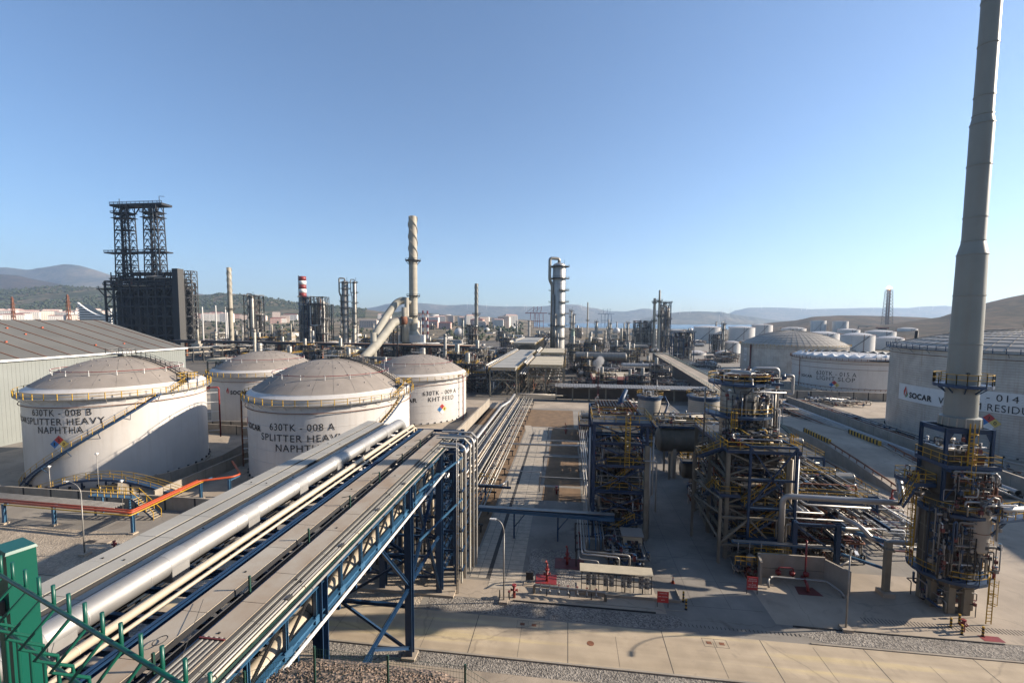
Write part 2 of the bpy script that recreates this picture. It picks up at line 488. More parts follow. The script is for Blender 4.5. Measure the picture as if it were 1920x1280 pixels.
WLOC = {}
def thing(name, label, cat, loc=(0, 0, 0), rz=0.0, group=None):
    o = bpy.data.objects.new(name, None); COL.objects.link(o)
    o.empty_display_size = 0.5
    o.location = loc; o.rotation_euler = (0, 0, rz)
    o['label'] = label; o['category'] = cat
    if group: o['group'] = group
    WLOC[o.name] = tuple(loc)
    return o
def tag(o, label, cat, group=None, kind=None):
    o['label'] = label; o['category'] = cat
    if group: o['group'] = group
    if kind: o['kind'] = kind
    return o
def struct(name, mb, label=None):
    o = mb.build(name); o['kind'] = 'structure'
    if label: o['label'] = label
    return o
def solo(name, mb, label, cat, group=None):
    """a thing that is one mesh: its origin is put at its base"""
    xs = [p[0] for p in mb.v]; ys = [p[1] for p in mb.v]; zs = [p[2] for p in mb.v]
    c = ((min(xs) + max(xs)) / 2, (min(ys) + max(ys)) / 2, min(zs))
    mb.v = [(x - c[0], y - c[1], z - c[2]) for x, y, z in mb.v]
    o = mb.build(name); o.location = c
    return tag(o, label, cat, group)
def dup(root, loc, rz=0.0, label=None, group=None, sc=None):
    r = root.copy(); COL.objects.link(r); r.location = loc; r.rotation_euler = (0, 0, rz)
    if sc: r.scale = sc if isinstance(sc, tuple) else (sc, sc, sc)
    if label: r['label'] = label
    if group: r['group'] = group
    for ch in list(root.children):
        c = ch.copy(); COL.objects.link(c); c.parent = r
        for g in list(ch.children):
            d = g.copy(); COL.objects.link(d); d.parent = c
    return r

# ------------------------------------------------------------------ lettering
def text_shape(body, bold=0.0):
    cu = bpy.data.curves.new('lettering', 'FONT'); cu.body = body; cu.size = 1.0; cu.offset = bold
    cu.space_character = 1.12
    o = bpy.data.objects.new('lettering', cu); COL.objects.link(o)
    dg = bpy.context.evaluated_depsgraph_get(); me = o.evaluated_get(dg).to_mesh()
    vs_ = [tuple(v.co) for v in me.vertices]; fs = [tuple(p.vertices) for p in me.polygons]
    o.evaluated_get(dg).to_mesh_clear()
    bpy.data.objects.remove(o); bpy.data.curves.remove(cu)
    xs = [v[0] for v in vs_]; ys = [v[1] for v in vs_]
    x0, x1, y0, y1 = min(xs), max(xs), min(ys), max(ys)
    return [((v[0] - x0) / (x1 - x0), (v[1] - y0) / (y1 - y0)) for v in vs_], fs
def text_on(mb, body, fn, bold=0.0):
    """fn maps (u, v) in the unit square of the word to a 3D point"""
    vs_, fs = text_shape(body, bold)
    b = len(mb.v); mb.v.extend([fn(u, v) for u, v in vs_])
    for f in fs: mb.face([b + i for i in f])
def patch(mb, pts, fn, n=1):
    mb.poly([fn(u, v) for u, v in pts])
# ================================================================== SETTING
def sheet(name, mt, pts, z, thick=None):
    mb = MB().use(mt)
    if thick: mb.prism(pts, z - thick, z)
    else: mb.poly([(x, y, z) for x, y in pts])
    return struct(name, mb)
def rect(x0, y0, x1, y1): return [(x0, y0), (x1, y0), (x1, y1), (x0, y1)]

mb = MB().use('land_plain')
mb.poly([(-9500, -600, -0.02), (9500, -600, -0.02), (9500, 9500, -0.02), (-9500, 9500, -0.02)])
struct('ground', mb)
mb = MB().use('concrete_grey'); mb.poly([(-330, 30, 0), (330, 30, 0), (330, 700, 0), (-330, 700, 0)])
struct('plant_ground', mb)
mb = MB().use('plant_floor'); mb.poly([(-330, 163.2, .012), (44, 163.2, .012), (64, 345, .012), (110, 700, .012), (-330, 700, .012)]); struct('plant_floor', mb)
mb = MB().use('sea_water')
mb.poly([(x, y, 0.05) for x, y in [(-900, 3300), (-300, 2300), (300, 1900), (900, 1800), (1800, 2000), (2800, 2900), (3300, 6500), (-1500, 7000), (-1900, 5200)]])
struct('sea', mb)

# front road with its cast joints
sheet('road', 'road_concrete', rect(-220, 37.2, 320, 42.6), 0.02)
mb = MB().use('joint')
for k in range(-12, 22):
    x = 0.4 + 9.0 * k
    mb.poly([(x - .028, 37.2, .026), (x + .028, 37.2, .026), (x + .028, 42.6, .026), (x - .028, 42.6, .026)])
for k in range(-12, 22):
    x = 4.9 + 9.0 * k
    mb.poly([(x - .012, 37.4, .026), (x + .012, 37.4, .026), (x + .012, 41.2 + (k % 3) * .5, .026), (x - .012, 41.2 + (k % 3) * .5, .026)])
struct('road_joints', mb)
mb = MB().use('concrete_wall').box(-220, 37.0, 0, 320, 37.18, .14)
mb.box(-220, 42.62, 0, -15, 42.8, .12).box(23, 42.62, 0, 320, 42.8, .10)
struct('kerb', mb)
sheet('gravel_verge', 'gravel', rect(-220, 35.4, 320, 36.98), 0.015)
sheet('service_strip', 'concrete', rect(-220, 30, 320, 35.4), 0.008)
gv = [(-14.5, 42.85), (9.5, 42.85), (11.2, 43.3), (11.9, 44.2), (11.6, 45.0), (-14.5, 45.2)]
sheet('gravel_bed', 'gravel', gv, 0.014)
sheet('gravel_bed', 'gravel', [(22.5, 43.9), (24.5, 43.0), (140, 43.0), (140, 45.1), (26, 45.0)], 0.014)
sheet('gravel_bed', 'gravel_light', rect(-110, 43.0, -15.2, 52.8), 0.014)
sheet('apron', 'concrete', rect(21, 45.15, 140, 56), 0.012)
sheet('apron', 'concrete_grey', rect(10.6, 43.2, 20.6, 170), 0.012)
mb = MB().use('joint')
for k in range(26):
    y = 47 + k * 4.9
    mb.poly([(10.7, y - .015, .017), (20.5, y - .015, .017), (20.5, y + .015, .017), (10.7, y + .015, .017)])
for x in (13.6, 17.4): mb.poly([(x - .015, 47, .018), (x + .015, 47, .018), (x + .015, 168, .018), (x - .015, 168, .018)])
struct('aisle_joints', mb)
# yard beside the aisle
sheet('apron', 'concrete', rect(-15.2, 45.25, 10.5, 48.6), 0.010)
sheet('gravel_bed', 'gravel', rect(-4.4, 48.7, 1.2, 56.5), 0.014)
sheet('dirt_plot', 'dirt', rect(-4.0, 72.5, 2.6, 78.5), 0.02)
sheet('dirt_plot', 'dirt', rect(-4.0, 79.6, 2.6, 96.5), 0.02)
sheet('dirt_plot', 'dirt', rect(-4.0, 98.5, 2.6, 109), 0.02)
sheet('dirt_plot', 'dirt', rect(-4.0, 111, 6.6, 124), 0.02)
sheet('dirt_plot', 'dirt', rect(-20.5, 56, -11.3, 124), 0.02)
sheet('slab', 'tile', rect(2.8, 60, 4.5, 110), 0.026)
def pathway(x0, x1, y0, y1, bend=True):
    mb = MB().use('tile')
    mb.poly([(x0, y0, .03), (x1, y0, .03), (x1, y1, .03), (x0, y1, .03)])
    if bend: mb.poly([(x0, y1, .031), (x1, y1, .031), (x1 - 1.0, y1 + 7, .031), (x0 - 1.0, y1 + 7, .031)])
    mb.use('joint')
    y = y0 + 1.0
    while y < y1:
        mb.poly([(x0, y - .02, .036), (x1, y - .02, .036), (x1, y + .02, .036), (x0, y + .02, .036)]); y += 1.02
    xm = (x0 + x1) / 2
    mb.poly([(xm - .02, y0, .037), (xm + .02, y0, .037), (xm + .02, y1, .037), (xm - .02, y1, .037)])
    return mb
struct('footpath', pathway(-11.0, -9.1, 49, 118))
struct('footpath', pathway(-8.6, -5.0, 47.2, 116))
mb = MB().use('joint').poly([(-9.1, 49, .022), (-8.6, 49, .022), (-8.6, 116, .022), (-9.1, 116, .022)])
struct('path_channel', mb)
sheet('cross_road', 'concrete', rect(-140, 150, 34, 163), 0.014)
sheet('dirt_plot', 'dirt', rect(-28, 124, 2, 148), 0.012)
mb = MB()
mb.use('joint')
for k in range(30):      # drain slots beside the road on the right
    x = 11.5 + k * .38; mb.box(x, 43.6, 0, x + .06, 43.95, .03)
for k in range(70):
    x = 30 + k * .33; mb.box(x, 46.6, 0, x + .05, 47.4, .03)
struct('drain_channel', mb)
mb = MB().use('black').box(-5.5, 45.2, 0, 9.4, 45.34, .10); mb.box(22.5, 44.95, 0, 41, 45.07, .10)
struct('edge_strip', mb)
sheet('dike_floor', 'concrete', rect(-125, 63, -26, 150), 0.012)
sheet('dike_floor', 'concrete', rect(80.5, 60, 170, 300), 0.012)
sheet('apron', 'concrete', rect(50, 56, 80, 260), 0.010)
sheet('painted_pad', 'red', rect(39.6, 45.3, 41.4, 46.1), 0.03)

# the bank the photographer stands on
def bank_z(x, y):
    P = [(-30, 28.4), (1.6, 28.3), (4, 25.4), (8, 19.2), (12, 16.5), (15.2, 16.15), (17.5, 15.0), (33, 0), (60, -3)]
    z = P[-1][1]
    for (a, za), (b, zb) in zip(P[:-1], P[1:]):
        if a <= y <= b: z = za + (zb - za) * (y - a) / (b - a); break
    if y < a if False else False: pass
    k = min(1, max(0, (y - 2) / 6))
    if x < -11.2: z -= min(8.0, (-11.2 - x) * 1.9) * k
    if x > -5.2: z -= min(5.0, (x + 5.2) * 0.42) * k
    z += 0.45 * math.exp(-((x + 8.4) / 1.8) ** 2 - ((y - 14.2) / 2.2) ** 2)
    return max(z, -1.0)
mb = MB().use('gravel_dark')
xs = [-60 + 1.0 * i for i in range(48)] + [-12 + .22 * i for i in range(60)] + [1.2 + 1.2 * i for i in range(60)]
ys = [-30 + 3 * i for i in range(10)] + [0 + .3 * i for i in range(62)] + [18.9 + 1.2 * i for i in range(16)]
for y in ys:
    for x in xs:
        mb.v.append((x, y, bank_z(x, y) + random.uniform(-.035, .035)))
n = len(xs)
for j in range(len(ys) - 1):
    for i in range(n - 1): mb.face((j * n + i, j * n + i + 1, (j + 1) * n + i + 1, (j + 1) * n + i), True)
struct('embankment', mb)
mb = MB().use('gravel_dark')
for k in range(5200):
    x = random.uniform(-13, -1.5); y = random.uniform(10.5, 16.8); r = random.uniform(.025, .075)
    z = bank_z(x, y) + r * .3; b = len(mb.v)
    q = [(r * random.uniform(.7, 1.3), 0, 0), (0, r * random.uniform(.7, 1.3), 0), (-r * random.uniform(.7, 1.3), 0, 0), (0, -r * random.uniform(.7, 1.3), 0)]
    a = random.uniform(0, 6)
    mb.v += [(x + u * cos(a) - v * sin(a), y + u * sin(a) + v * cos(a), z) for u, v, w in q] + [(x, y, z + r * .8), (x, y, z - r)]
    for i in range(4):
        j = (i + 1) % 4; mb.face((b + i, b + j, b + 4)); mb.face((b + j, b + i, b + 5))
o = mb.build('loose_stones'); tag(o, 'loose brown and grey stones on the crest of the bank behind the green mesh fence', 'gravel', kind='stuff')

# ------------------------------------------------------------------ far terrain (real relief at its own distance)
def hashn(x, y):
    return (math.sin(x * 12.9898 + y * 78.233) * 43758.5453) % 1
def vnoise(x, y):
    xi, yi = math.floor(x), math.floor(y); u, v = x - xi, y - yi
    u = u * u * (3 - 2 * u); v = v * v * (3 - 2 * v)
    a = hashn(xi, yi) * (1 - u) + hashn(xi + 1, yi) * u; b = hashn(xi, yi + 1) * (1 - u) + hashn(xi + 1, yi + 1) * u
    return a * (1 - v) + b * v
def fbm(x, y, o=4):
    s = 0; a = .5
    for _ in range(o): s += a * (vnoise(x, y) - .5); x *= 2.1; y *= 2.1; a *= .5
    return s
def interp(P, x):
    if x <= P[0][0]: return P[0][1]
    for (a, va), (b, vb) in zip(P[:-1], P[1:]):
        if x <= b: return va + (vb - va) * (x - a) / (b - a)
    return P[-1][1]
TERR = []
def hill(name, mt, crest, dc, df, db, foot=0.0, rough=0.06, n=150, rows=16):
    """crest: list of (bearing tangent from the forward axis, crest height); dc/df/db crest, foot and back distance"""
    mb = MB().use(mt)
    t0, t1 = crest[0][0], crest[-1][0]
    st = [df + (dc - df) * (i / rows) for i in range(rows + 1)] + [dc + (db - dc) * (i / 4) for i in range(1, 5)]
    def H(t, d):
        hc = interp(crest, t)
        edge = min(1, (t - t0) / .02, (t1 - t) / .02) if False else 1
        if d <= dc:
            s = (d - df) / (dc - df); base = foot + (hc - foot) * (s ** 1.25)
        else: base = hc * (1 - .5 * (d - dc) / (db - dc))
        s2 = min(1, max(0, (d - df) / (dc - df)))
        x = t * d; nz = fbm(x / (hc * 3 + 60), d / (hc * 3 + 60), 5)
        return base + nz * rough * (hc + 20) * 4 * s2 * (1.0 if d < dc else .5) - 0.6
    for d in st:
        for i in range(n + 1):
            t = t0 + (t1 - t0) * i / n
            x = fw2[0] * d + rt[0] * t * d; y = fw2[1] * d + rt[1] * t * d
            mb.v.append((x, y, H(t, d)))
    m_ = n + 1
    for j in range(len(st) - 1):
        for i in range(n): mb.face((j * m_ + i, j * m_ + i + 1, (j + 1) * m_ + i + 1, (j + 1) * m_ + i), True)
    struct(name, mb); TERR.append(H)
    return H
fw2 = (-sin(YAW), cos(YAW))
def crest(px, d, yh=601):  # bearings and heights of a skyline at distance d
    return [((x - 960) / FPX, CAM_H + (yh - y) * d / FPX) for x, y in px]
hill('mountain', 'land_far', crest([(-700, 560), (-300, 530), (-60, 512), (20, 508), (60, 513), (95, 507), (130, 501), (160, 505), (200, 517), (260, 531), (330, 548), (420, 560), (560, 575), (680, 590), (760, 600)], 7000), 7000, 5200, 8000)
hill('mountain', 'land_brown', crest([(-700, 540), (-200, 520), (0, 519), (40, 522), (80, 530), (120, 540), (200, 552), (300, 566), (420, 590), (500, 600)], 4500), 4500, 2900, 5400)
Hgreen = hill('wooded_hill', 'land_green', crest([(-700, 550), (-200, 556), (-60, 554), (60, 546), (130, 543), (210, 543), (300, 551), (380, 556), (430, 552), (500, 561), (560, 570), (640, 577), (720, 586), (860, 592), (960, 600)], 2600), 2600, 1650, 3300, foot=22)
Hplain = hill('town_slope', 'land_plain', crest([(-800, 596), (-200, 596), (100, 596), (300, 597), (500, 597.5), (700, 598), (860, 600), (960, 601)], 1700), 1700, 620, 2600, foot=0.2, rough=0.02)
hill('mountain', 'land_far', crest([(640, 592), (690, 580), (730, 571), (780, 569), (840, 574), (880, 572), (940, 576), (1000, 575), (1060, 571), (1085, 572), (1140, 582), (1170, 583), (1210, 577), (1240, 582), (1300, 590), (1380, 600)], 8200), 8200, 6900, 9300)
hill('mountain', 'land_far', crest([(1200, 597), (1250, 585), (1310, 581), (1350, 583), (1400, 590), (1450, 597), (1520, 601)], 5600), 5600, 4600, 6400)
hill('mountain', 'land_far', crest([(1330, 600), (1375, 580), (1400, 574), (1450, 573), (1520, 576), (1600, 574), (1700, 573), (1765, 568), (1820, 574), (1960, 570), (2500, 560)], 8600), 8600, 7000, 9800)
hill('wooded_hill', 'land_green', crest([(690, 599), (730, 588), (760, 584), (800, 588), (850, 592), (900, 597), (960, 601)], 2300), 2300, 1500, 2800, foot=1)
hill('tank_farm_slope', 'land_plain', crest([(700, 600), (780, 594), (860, 592), (930, 596), (1000, 600)], 1900), 1900, 1300, 2300, foot=1, rough=.03)
Hflare = hill('flare_hill', 'land_brown', crest([(1430, 603), (1490, 597), (1520, 590), (1570, 587), (1650, 588), (1730, 590), (1800, 598), (1900, 604)], 1500), 1500, 1000, 1900, foot=2, rough=.03)
Hbrown = hill('brown_hill', 'land_brown', crest([(1560, 622), (1640, 606), (1700, 597), (1760, 588), (1800, 574), (1850, 561), (1920, 545), (2050, 520), (2300, 500), (2700, 500)], 900), 900, 520, 1300, foot=0, rough=.045)

def at(px, d, z=0):   # a point straight off the lens axis at forward distance d
    t = (px - 960) / FPX
    return (fw2[0] * d + rt[0] * t * d, fw2[1] * d + rt[1] * t * d, z)
def zpix(y, d): return CAM_H + (601.5 - y) * d / FPX

# woodland on the green hill
mb = MB().use('foliage')
for k in range(5200):
    t = random.uniform(-1.3, -.33); d = random.uniform(1690, 2650)
    if fbm(t * d / 260, d / 260, 3) < -.06: continue
    x = fw2[0] * d + rt[0] * t * d; y = fw2[1] * d + rt[1] * t * d; z = Hgreen(t, d)
    r = random.uniform(5, 11); b = len(mb.v)
    for i in range(5):
        a = i * 2 * pi / 5 + random.uniform(-.3, .3); mb.v.append((x + r * cos(a) * random.uniform(.6, 1), y + r * sin(a) * random.uniform(.6, 1), z + r * .3))
    mb.v.append((x, y, z + r * random.uniform(.9, 1.4))); mb.v.append((x, y, z - 1))
    for i in range(5): mb.face((b + i, b + (i + 1) % 5, b + 5)); mb.face((b + (i + 1) % 5, b + i, b + 6))
tag(mb.build('woodland'), 'dark green woodland covering the low hill behind the town', 'woodland', kind='stuff')
mb = MB().use('foliage')
for k in range(900):
    px = random.choice([random.uniform(-60, 330), random.uniform(350, 760), random.uniform(830, 980)]); d = random.uniform(640, 1500)
    t = (px - 960) / FPX; x, y, _ = at(px, d); z = max(0, Hplain(t, d)); r = random.uniform(2.5, 5.5); b = len(mb.v)
    for i in range(6):
        a = i * pi / 3; q = random.uniform(.6, 1.1); mb.v.append((x + r * cos(a) * q, y + r * sin(a) * q, z + r * random.uniform(.4, .8)))
    mb.v.append((x, y, z + r * random.uniform(1.2, 1.6))); mb.v.append((x, y, z - 1))
    for i in range(6): mb.face((b + i, b + (i + 1) % 6, b + 6)); mb.face((b + (i + 1) % 6, b + i, b + 7))
tag(mb.build('scrub'), 'dark scrub and bushes scattered between the plant and the town', 'scrub', kind='stuff')

# ================================================================== STORAGE TANKS
def arc(a0, a1, n): return [radians(a0 + (a1 - a0) * i / n) for i in range(n + 1)]
def tank(name, label, cx, cy, R, h, apex, shell='white_paint', roof='roof_grey', rim=1.5, seams=6, rail_mat='yellow', seg=72,
         pipes=True, rails=True, stair=None, ribs=24, ring_red=True, girder=None, group=None, dome=False, gang=None):
    T = thing(name, label, 'storage tank', (cx, cy, 0), group=group)
    mb = MB().use(shell)
    prof = [(R, 0.0)]
    for k in range(1, seams + 1):
        z = h * k / (seams + .2)
        if z < h - .6: prof += [(R, z - .04), (R + .045, z - .03), (R + .045, z + .03), (R, z + .04)]
    prof += [(R, h)]
    mb.lathe(prof, (cx, cy, 0), seg)
    if seams > 10:
        mb.use('roof_seam')
        for k in range(1, seams + 1):
            z = h * k / (seams + .2); mb.lathe([(R + .05, z - .05), (R + .056, z - .05), (R + .056, z - .01), (R + .05, z - .01)], (cx, cy, 0), seg, smooth=False)
    mb.use('concrete_wall').lathe([(R + .35, -.02), (R + .35, .55), (R, .6)], (cx, cy, 0), seg)
    mb.use('steel_dark')
    for k in range(int(R * 3.2)):
        a = 2 * pi * k / int(R * 3.2); c, s = cos(a), sin(a)
        mb.box(cx + (R + .12) * c - .13, cy + (R + .12) * s - .13, .6, cx + (R + .12) * c + .13, cy + (R + .12) * s + .13, .95)
    mb.build('shell', T)
    # roof
    mb = MB().use(roof)
    Rr = R - .15 if not dome else R + .1
    prof = []
    for k in range(13):
        u = k / 12; r = Rr * (1 - u); z = h + (apex * (1 - (1 - u) ** 2) if True else 0)
        prof.append((r, z))
    prof[-1] = (0.0, h + apex)
    mb.lathe(prof, (cx, cy, 0), seg if not dome else ribs, smooth=not dome)
    def rz(r): return h + apex * (1 - (r / Rr) ** 2)
    mb.use('roof_seam' if not dome else 'dome_rib')
    w = .02 if not dome else .12
    for k in range(ribs):
        a = 2 * pi * k / ribs
        pr = None
        for j in range(7):
            r = Rr * (1 - j / 7); p = (cx + r * cos(a), cy + r * sin(a), rz(r) + .03)
            if pr: mb.beam(pr, p, w)
            pr = p
    if dome:
        for j in range(1, 10):
            r = Rr * (1 - j / 10.5)
            mb.tube([(cx + r * cos(2 * pi * k / ribs), cy + r * sin(2 * pi * k / ribs), rz(r) + .04) for k in range(ribs)], .07, 4, closed=True)
    else:
        for j in range(2, 6):
            r = Rr * j / 6.2
            for k in range(16):
                a = 2 * pi * (k + .5 * (j % 2)) / 16
                p = (cx + r * cos(a), cy + r * sin(a), rz(r)); mb.beam((p[0], p[1], p[2] - .1), (p[0], p[1], p[2] + .16), .14)
    RF = mb.build('roof', T)
    if rim > 0 and not dome:
        mb = MB().use('white_paint').lathe([(R + .02, h - .05), (R + .06, h - .05), (R - .1, h + .02), (R - rim * .55, h + rim * .42 - .1), (R - rim * .6, h + rim * .45)], (cx, cy, 0), seg)
        mb.build('roof_rim', T)
    g = h - 1.0 if girder is None else girder
    mb = MB().use('galv' if rail_mat == 'yellow' else rail_mat).lathe([(R, g - .05), (R + .95, g - .05), (R + .95, g + .03), (R, g + .03)], (cx, cy, 0), seg, smooth=False)
    mb.use('white_paint' if shell == 'white_paint' else 'steel_blue')
    for k in range(36):
        a = 2 * pi * k / 36; mb.beam((cx + R * cos(a), cy + R * sin(a), g - .9), (cx + (R + .9) * cos(a), cy + (R + .9) * sin(a), g - .08), .07)
    WK = mb.build('walkway', T)
    if rails:
        mb = MB().use(rail_mat)
        n = int(2 * pi * R / 2.0)
        ring = [(cx + (R + .9) * cos(2 * pi * k / n), cy + (R + .9) * sin(2 * pi * k / n), g) for k in range(n)]
        for p in ring: mb.beam(p, (p[0], p[1], p[2] + 1.15), .1)
        for hh in (.55, 1.12): mb.tube([(p[0], p[1], p[2] + hh) for p in ring], .035, 4, closed=True)
        mb.build('handrail', WK)
    if pipes:
        mb = MB().use('red')
        r = R * .72
        if ring_red:
            ring = [(cx + r * cos(2 * pi * k / 48), cy + r * sin(2 * pi * k / 48), rz(r) + .75) for k in range(48)]
            mb.tube(ring, .06, 5, closed=True)
            mb.use('white_clean')
            for k in range(0, 48, 3):
                p = ring[k]; mb.beam((p[0], p[1], rz(r)), (p[0], p[1], p[2] + .2), .09)
        mb.use('rust' if shell != 'white_paint' else 'rust')
        n = 64; mb.tube([(cx + (R + .3) * cos(2 * pi * k / n), cy + (R + .3) * sin(2 * pi * k / n), g - 1.35) for k in range(n)], .07, 5, closed=True)
        mb.build('spray_ring', T)
    # small platform with a mast on top of the roof
    mb = MB().use('galv'); z = h + apex
    mb.cyl((cx, cy, z - .3), (cx, cy, z + .5), .5, 12)
    mb.box(cx - 1.9, cy - 1.3, z + .5, cx + 1.9, cy + 1.3, z + .58)
    mb.rail([(cx - 1.9, cy - 1.3, z + .58), (cx + 1.9, cy - 1.3, z + .58), (cx + 1.9, cy + 1.3, z + .58), (cx - 1.9, cy + 1.3, z + .58)], 1.0, 1.3, .06, closed=True)
    mb.build('roof_platform', RF)
    if gang is not None:
        # gangway climbing the roof from a blue and yellow stair head on the rim
        ga = radians(gang); tx, ty = -sin(ga), cos(ga); gw = MB().use('steel_grey')
        N = 12
        for s_ in (-.55, .55):
            pr = None
            for k in range(N + 1):
                r = R * (.12 + .82 * k / N); p = (cx + r * cos(ga) + tx * s_, cy + r * sin(ga) + ty * s_, rz(min(r, Rr)) + .25)
                q = (p[0], p[1], p[2] + 1.0)
                if pr: gw.beam(pr[0], p, .1, .2); gw.use('galv').beam(pr[1], q, .06); gw.beam(((pr[0][0] + pr[1][0]) / 2, (pr[0][1] + pr[1][1]) / 2, (pr[0][2] + pr[1][2]) / 2), ((p[0] + q[0]) / 2, (p[1] + q[1]) / 2, (p[2] + q[2]) / 2), .05); gw.use('steel_grey')
                gw.beam(p, q, .06); pr = (p, q)
        gw.build('roof_gangway', RF)
        ex_, ey_ = cx + (R + .2) * cos(ga - .08), cy + (R + .2) * sin(ga - .08)
        gs = MB().use('steel_blue').box(ex_ - 1.3, ey_ - 1.3, h + .9, ex_ + 1.1, ey_ + 1.1, h + 1.0)
        for k in range(9): a_ = ga - .12 - .028 * k; gs.beam((cx + (R + .1) * cos(a_), cy + (R + .1) * sin(a_), h + .8 - .2 * k), (cx + (R + .9) * cos(a_), cy + (R + .9) * sin(a_), h + .8 - .2 * k), .26, .05)
        for dx in (-1.2, 1.0):
            for dy in (-1.2, 1.0): gs.beam((ex_ + dx, ey_ + dy, h - .6), (ex_ + dx, ey_ + dy, h + .9), .12)
        gs.beam((ex_ - 1.2, ey_ - 1.2, h - .5), (ex_ + 1.0, ey_ - 1.2, h + .9), .08)
        gs.build('stair_head', WK)
        gr_ = MB().use('yellow').rail([(ex_ - 1.3, ey_ - 1.3, h + 1.0), (ex_ + 1.1, ey_ - 1.3, h + 1.0), (ex_ + 1.1, ey_ + 1.1, h + 1.0), (ex_ - 1.3, ey_ + 1.1, h + 1.0)], 1.2, .9, .08, closed=True)
        pr = None
        for k in range(10):
            a_ = ga - .12 - .028 * k; p = (cx + (R + .9) * cos(a_), cy + (R + .9) * sin(a_), h + .8 - .2 * k); gr_.beam(p, (p[0], p[1], p[2] + 1.1), .07)
            if pr: gr_.beam((pr[0], pr[1], pr[2] + 1.1), (p[0], p[1], p[2] + 1.1), .07)
            pr = p
        gr_.build('stair_head_rail', WK)
    if stair:
        a0, z0, a1, z1 = stair
        n = max(12, int(abs(a1 - a0) * R * pi / 180 / .45))
        inn, out = R + .15, R + 1.0
        mb = MB().use('steel_blue')
        P = lambda r, a, z: (cx + r * cos(a), cy + r * sin(a), z)
        for rr in (inn, out):
            for k in range(n):
                aa, ab = radians(a0 + (a1 - a0) * k / n), radians(a0 + (a1 - a0) * (k + 1) / n)
                za, zb = z0 + (z1 - z0) * k / n, z0 + (z1 - z0) * (k + 1) / n
                mb.beam(P(rr, aa, za), P(rr, ab, zb), .09, .32)
        for k in range(n):
            aa = radians(a0 + (a1 - a0) * (k + .5) / n); z = z0 + (z1 - z0) * (k + .5) / n
            mb.beam(P(inn, aa, z), P(out, aa, z), .28, .04)
            if k % 9 == 4: mb.beam(P(R, aa, z - 1.3), P(out, aa, z - .15), .08); mb.beam(P(R, aa, z - .2), P(out, aa, z - .2), .08)
        SR = mb.build('stair', T)
        mb = MB().use('yellow')
        pr = None
        for k in range(0, n + 1, 3):
            aa = radians(a0 + (a1 - a0) * k / n); z = z0 + (z1 - z0) * k / n
            p = P(out, aa, z); q = P(out, aa, z + 1.1); mb.beam(p, q, .06)
            if pr: mb.beam(pr, q, .055); mb.beam((pr[0], pr[1], pr[2] - .55), (q[0], q[1], q[2] - .55), .05)
            pr = q
        mb.build('stair_rail', SR)
    return T, rz

def cylmap(cx, cy, R, a0, z0, a1, z1, skew=0.0):
    """unit square -> tank wall between bearings a0 and a1 (degrees)"""
    def f(u, v):
        a = radians(a0 + (a1 - a0) * u); return (cx + R * cos(a), cy + R * sin(a), z0 + (z1 - z0) * v)
    return f
def lettering(T, cx, cy, R, lines, bold=0.0):
    mb = MB().use('ink')
    for body, a0, a1, zc, hh, bo in lines:
        text_on(mb, body, cylmap(cx, cy, R + .06, a0, zc - hh / 2, a1, zc + hh / 2), bo)
    return mb.build('lettering', T)
def diamond(T, cx, cy, R, a, z, half, digits=('1', '2', '0')):
    D = thing_part = None
    da = math.degrees(half / R)
    f = cylmap(cx, cy, R + .06, a - da, z - half, a + da, z + half)
    f2 = cylmap(cx, cy, R + .085, a - da, z - half, a + da, z + half)
    mb = MB()
    c = .5
    mb.use('haz_blue').poly([f(*p) for p in [(0, .5), (.25, .25), (.5, .5), (.25, .75)]])
    mb.use('haz_red').poly([f(*p) for p in [(.5, .5), (.75, .75), (.5, 1), (.25, .75)]])
    mb.use('haz_yellow').poly([f(*p) for p in [(.5, .5), (.75, .25), (1, .5), (.75, .75)]])
    mb.use('white_clean').poly([f(*p) for p in [(.5, .5), (.25, .25), (.5, 0), (.75, .25)]])
    mb.use('ink')
    for ch, (x, y) in zip(digits, [(.25, .5), (.5, .75), (.75, .5)]):
        w = .07 if ch == '1' else .12
        text_on(mb, ch, lambda u, v, x=x, y=y, w=w: f2(x - w / 2 + u * w, y - .1 + v * .2), .02)
    mb.build('hazard_diamond', T)
def emblem(T, cx, cy, R, a0, a1, z0, z1, full=False):
    f = cylmap(cx, cy, R + .07, a0, z0, a1, z1)
    mb = MB().use('haz_red').poly([f(*p) for p in [(.50, 1), (.62, .78), (.50, .52), (.32, .34), (.30, .10), (.10, .28), (.06, .55), (.30, .76)]])
    mb.use('logo_blue' if False else 'haz_red').poly([f(*p) for p in [(.60, .82), (.78, .58), (.80, .40), (.60, .16), (.40, .02), (.48, .22), (.62, .44), (.66, .64)]])
    if full: mb.use('logo_green').poly([f(*p) for p in [(.98, .46), (.94, .22), (.72, .06), (.50, .0), (.72, .22), (.86, .42)]])
    mb.build('emblem', T)

# near left
T, rz = tank('storage_tank', 'white tank lettered 630TK-008 B in front of the grey warehouse', -88.9, 77.9, 13.9, 17.1, 5.3, stair=(-114, .5, -20, 16.1), seams=0, gang=8)
lettering(T, -88.9, 77.9, 13.9, [('630TK - 008 B', -98.7, -58.6, 13.85, 1.15, 0), ('SPLITTER HEAVY', -105.2, -51.6, 12.3, 1.15, 0), ('NAPHTHA', -94.1, -63.6, 10.85, 1.15, 0), ('SOCAR', -124, -106.3, 12.35, .95, .03)])
diamond(T, -88.9, 77.9, 13.9, -78.8, 8.45, 1.5)
emblem(T, -88.9, 77.9, 13.9, -130, -125.5, 11.6, 13.4)
T8B = T
T, rz = tank('storage_tank', 'white tank lettered 630TK-008 A right behind the pipe bridge', -48.5, 86.2, 15.5, 16.0, 6.0, stair=(-52, 6.0, -8, 15.0), seams=7, gang=2)
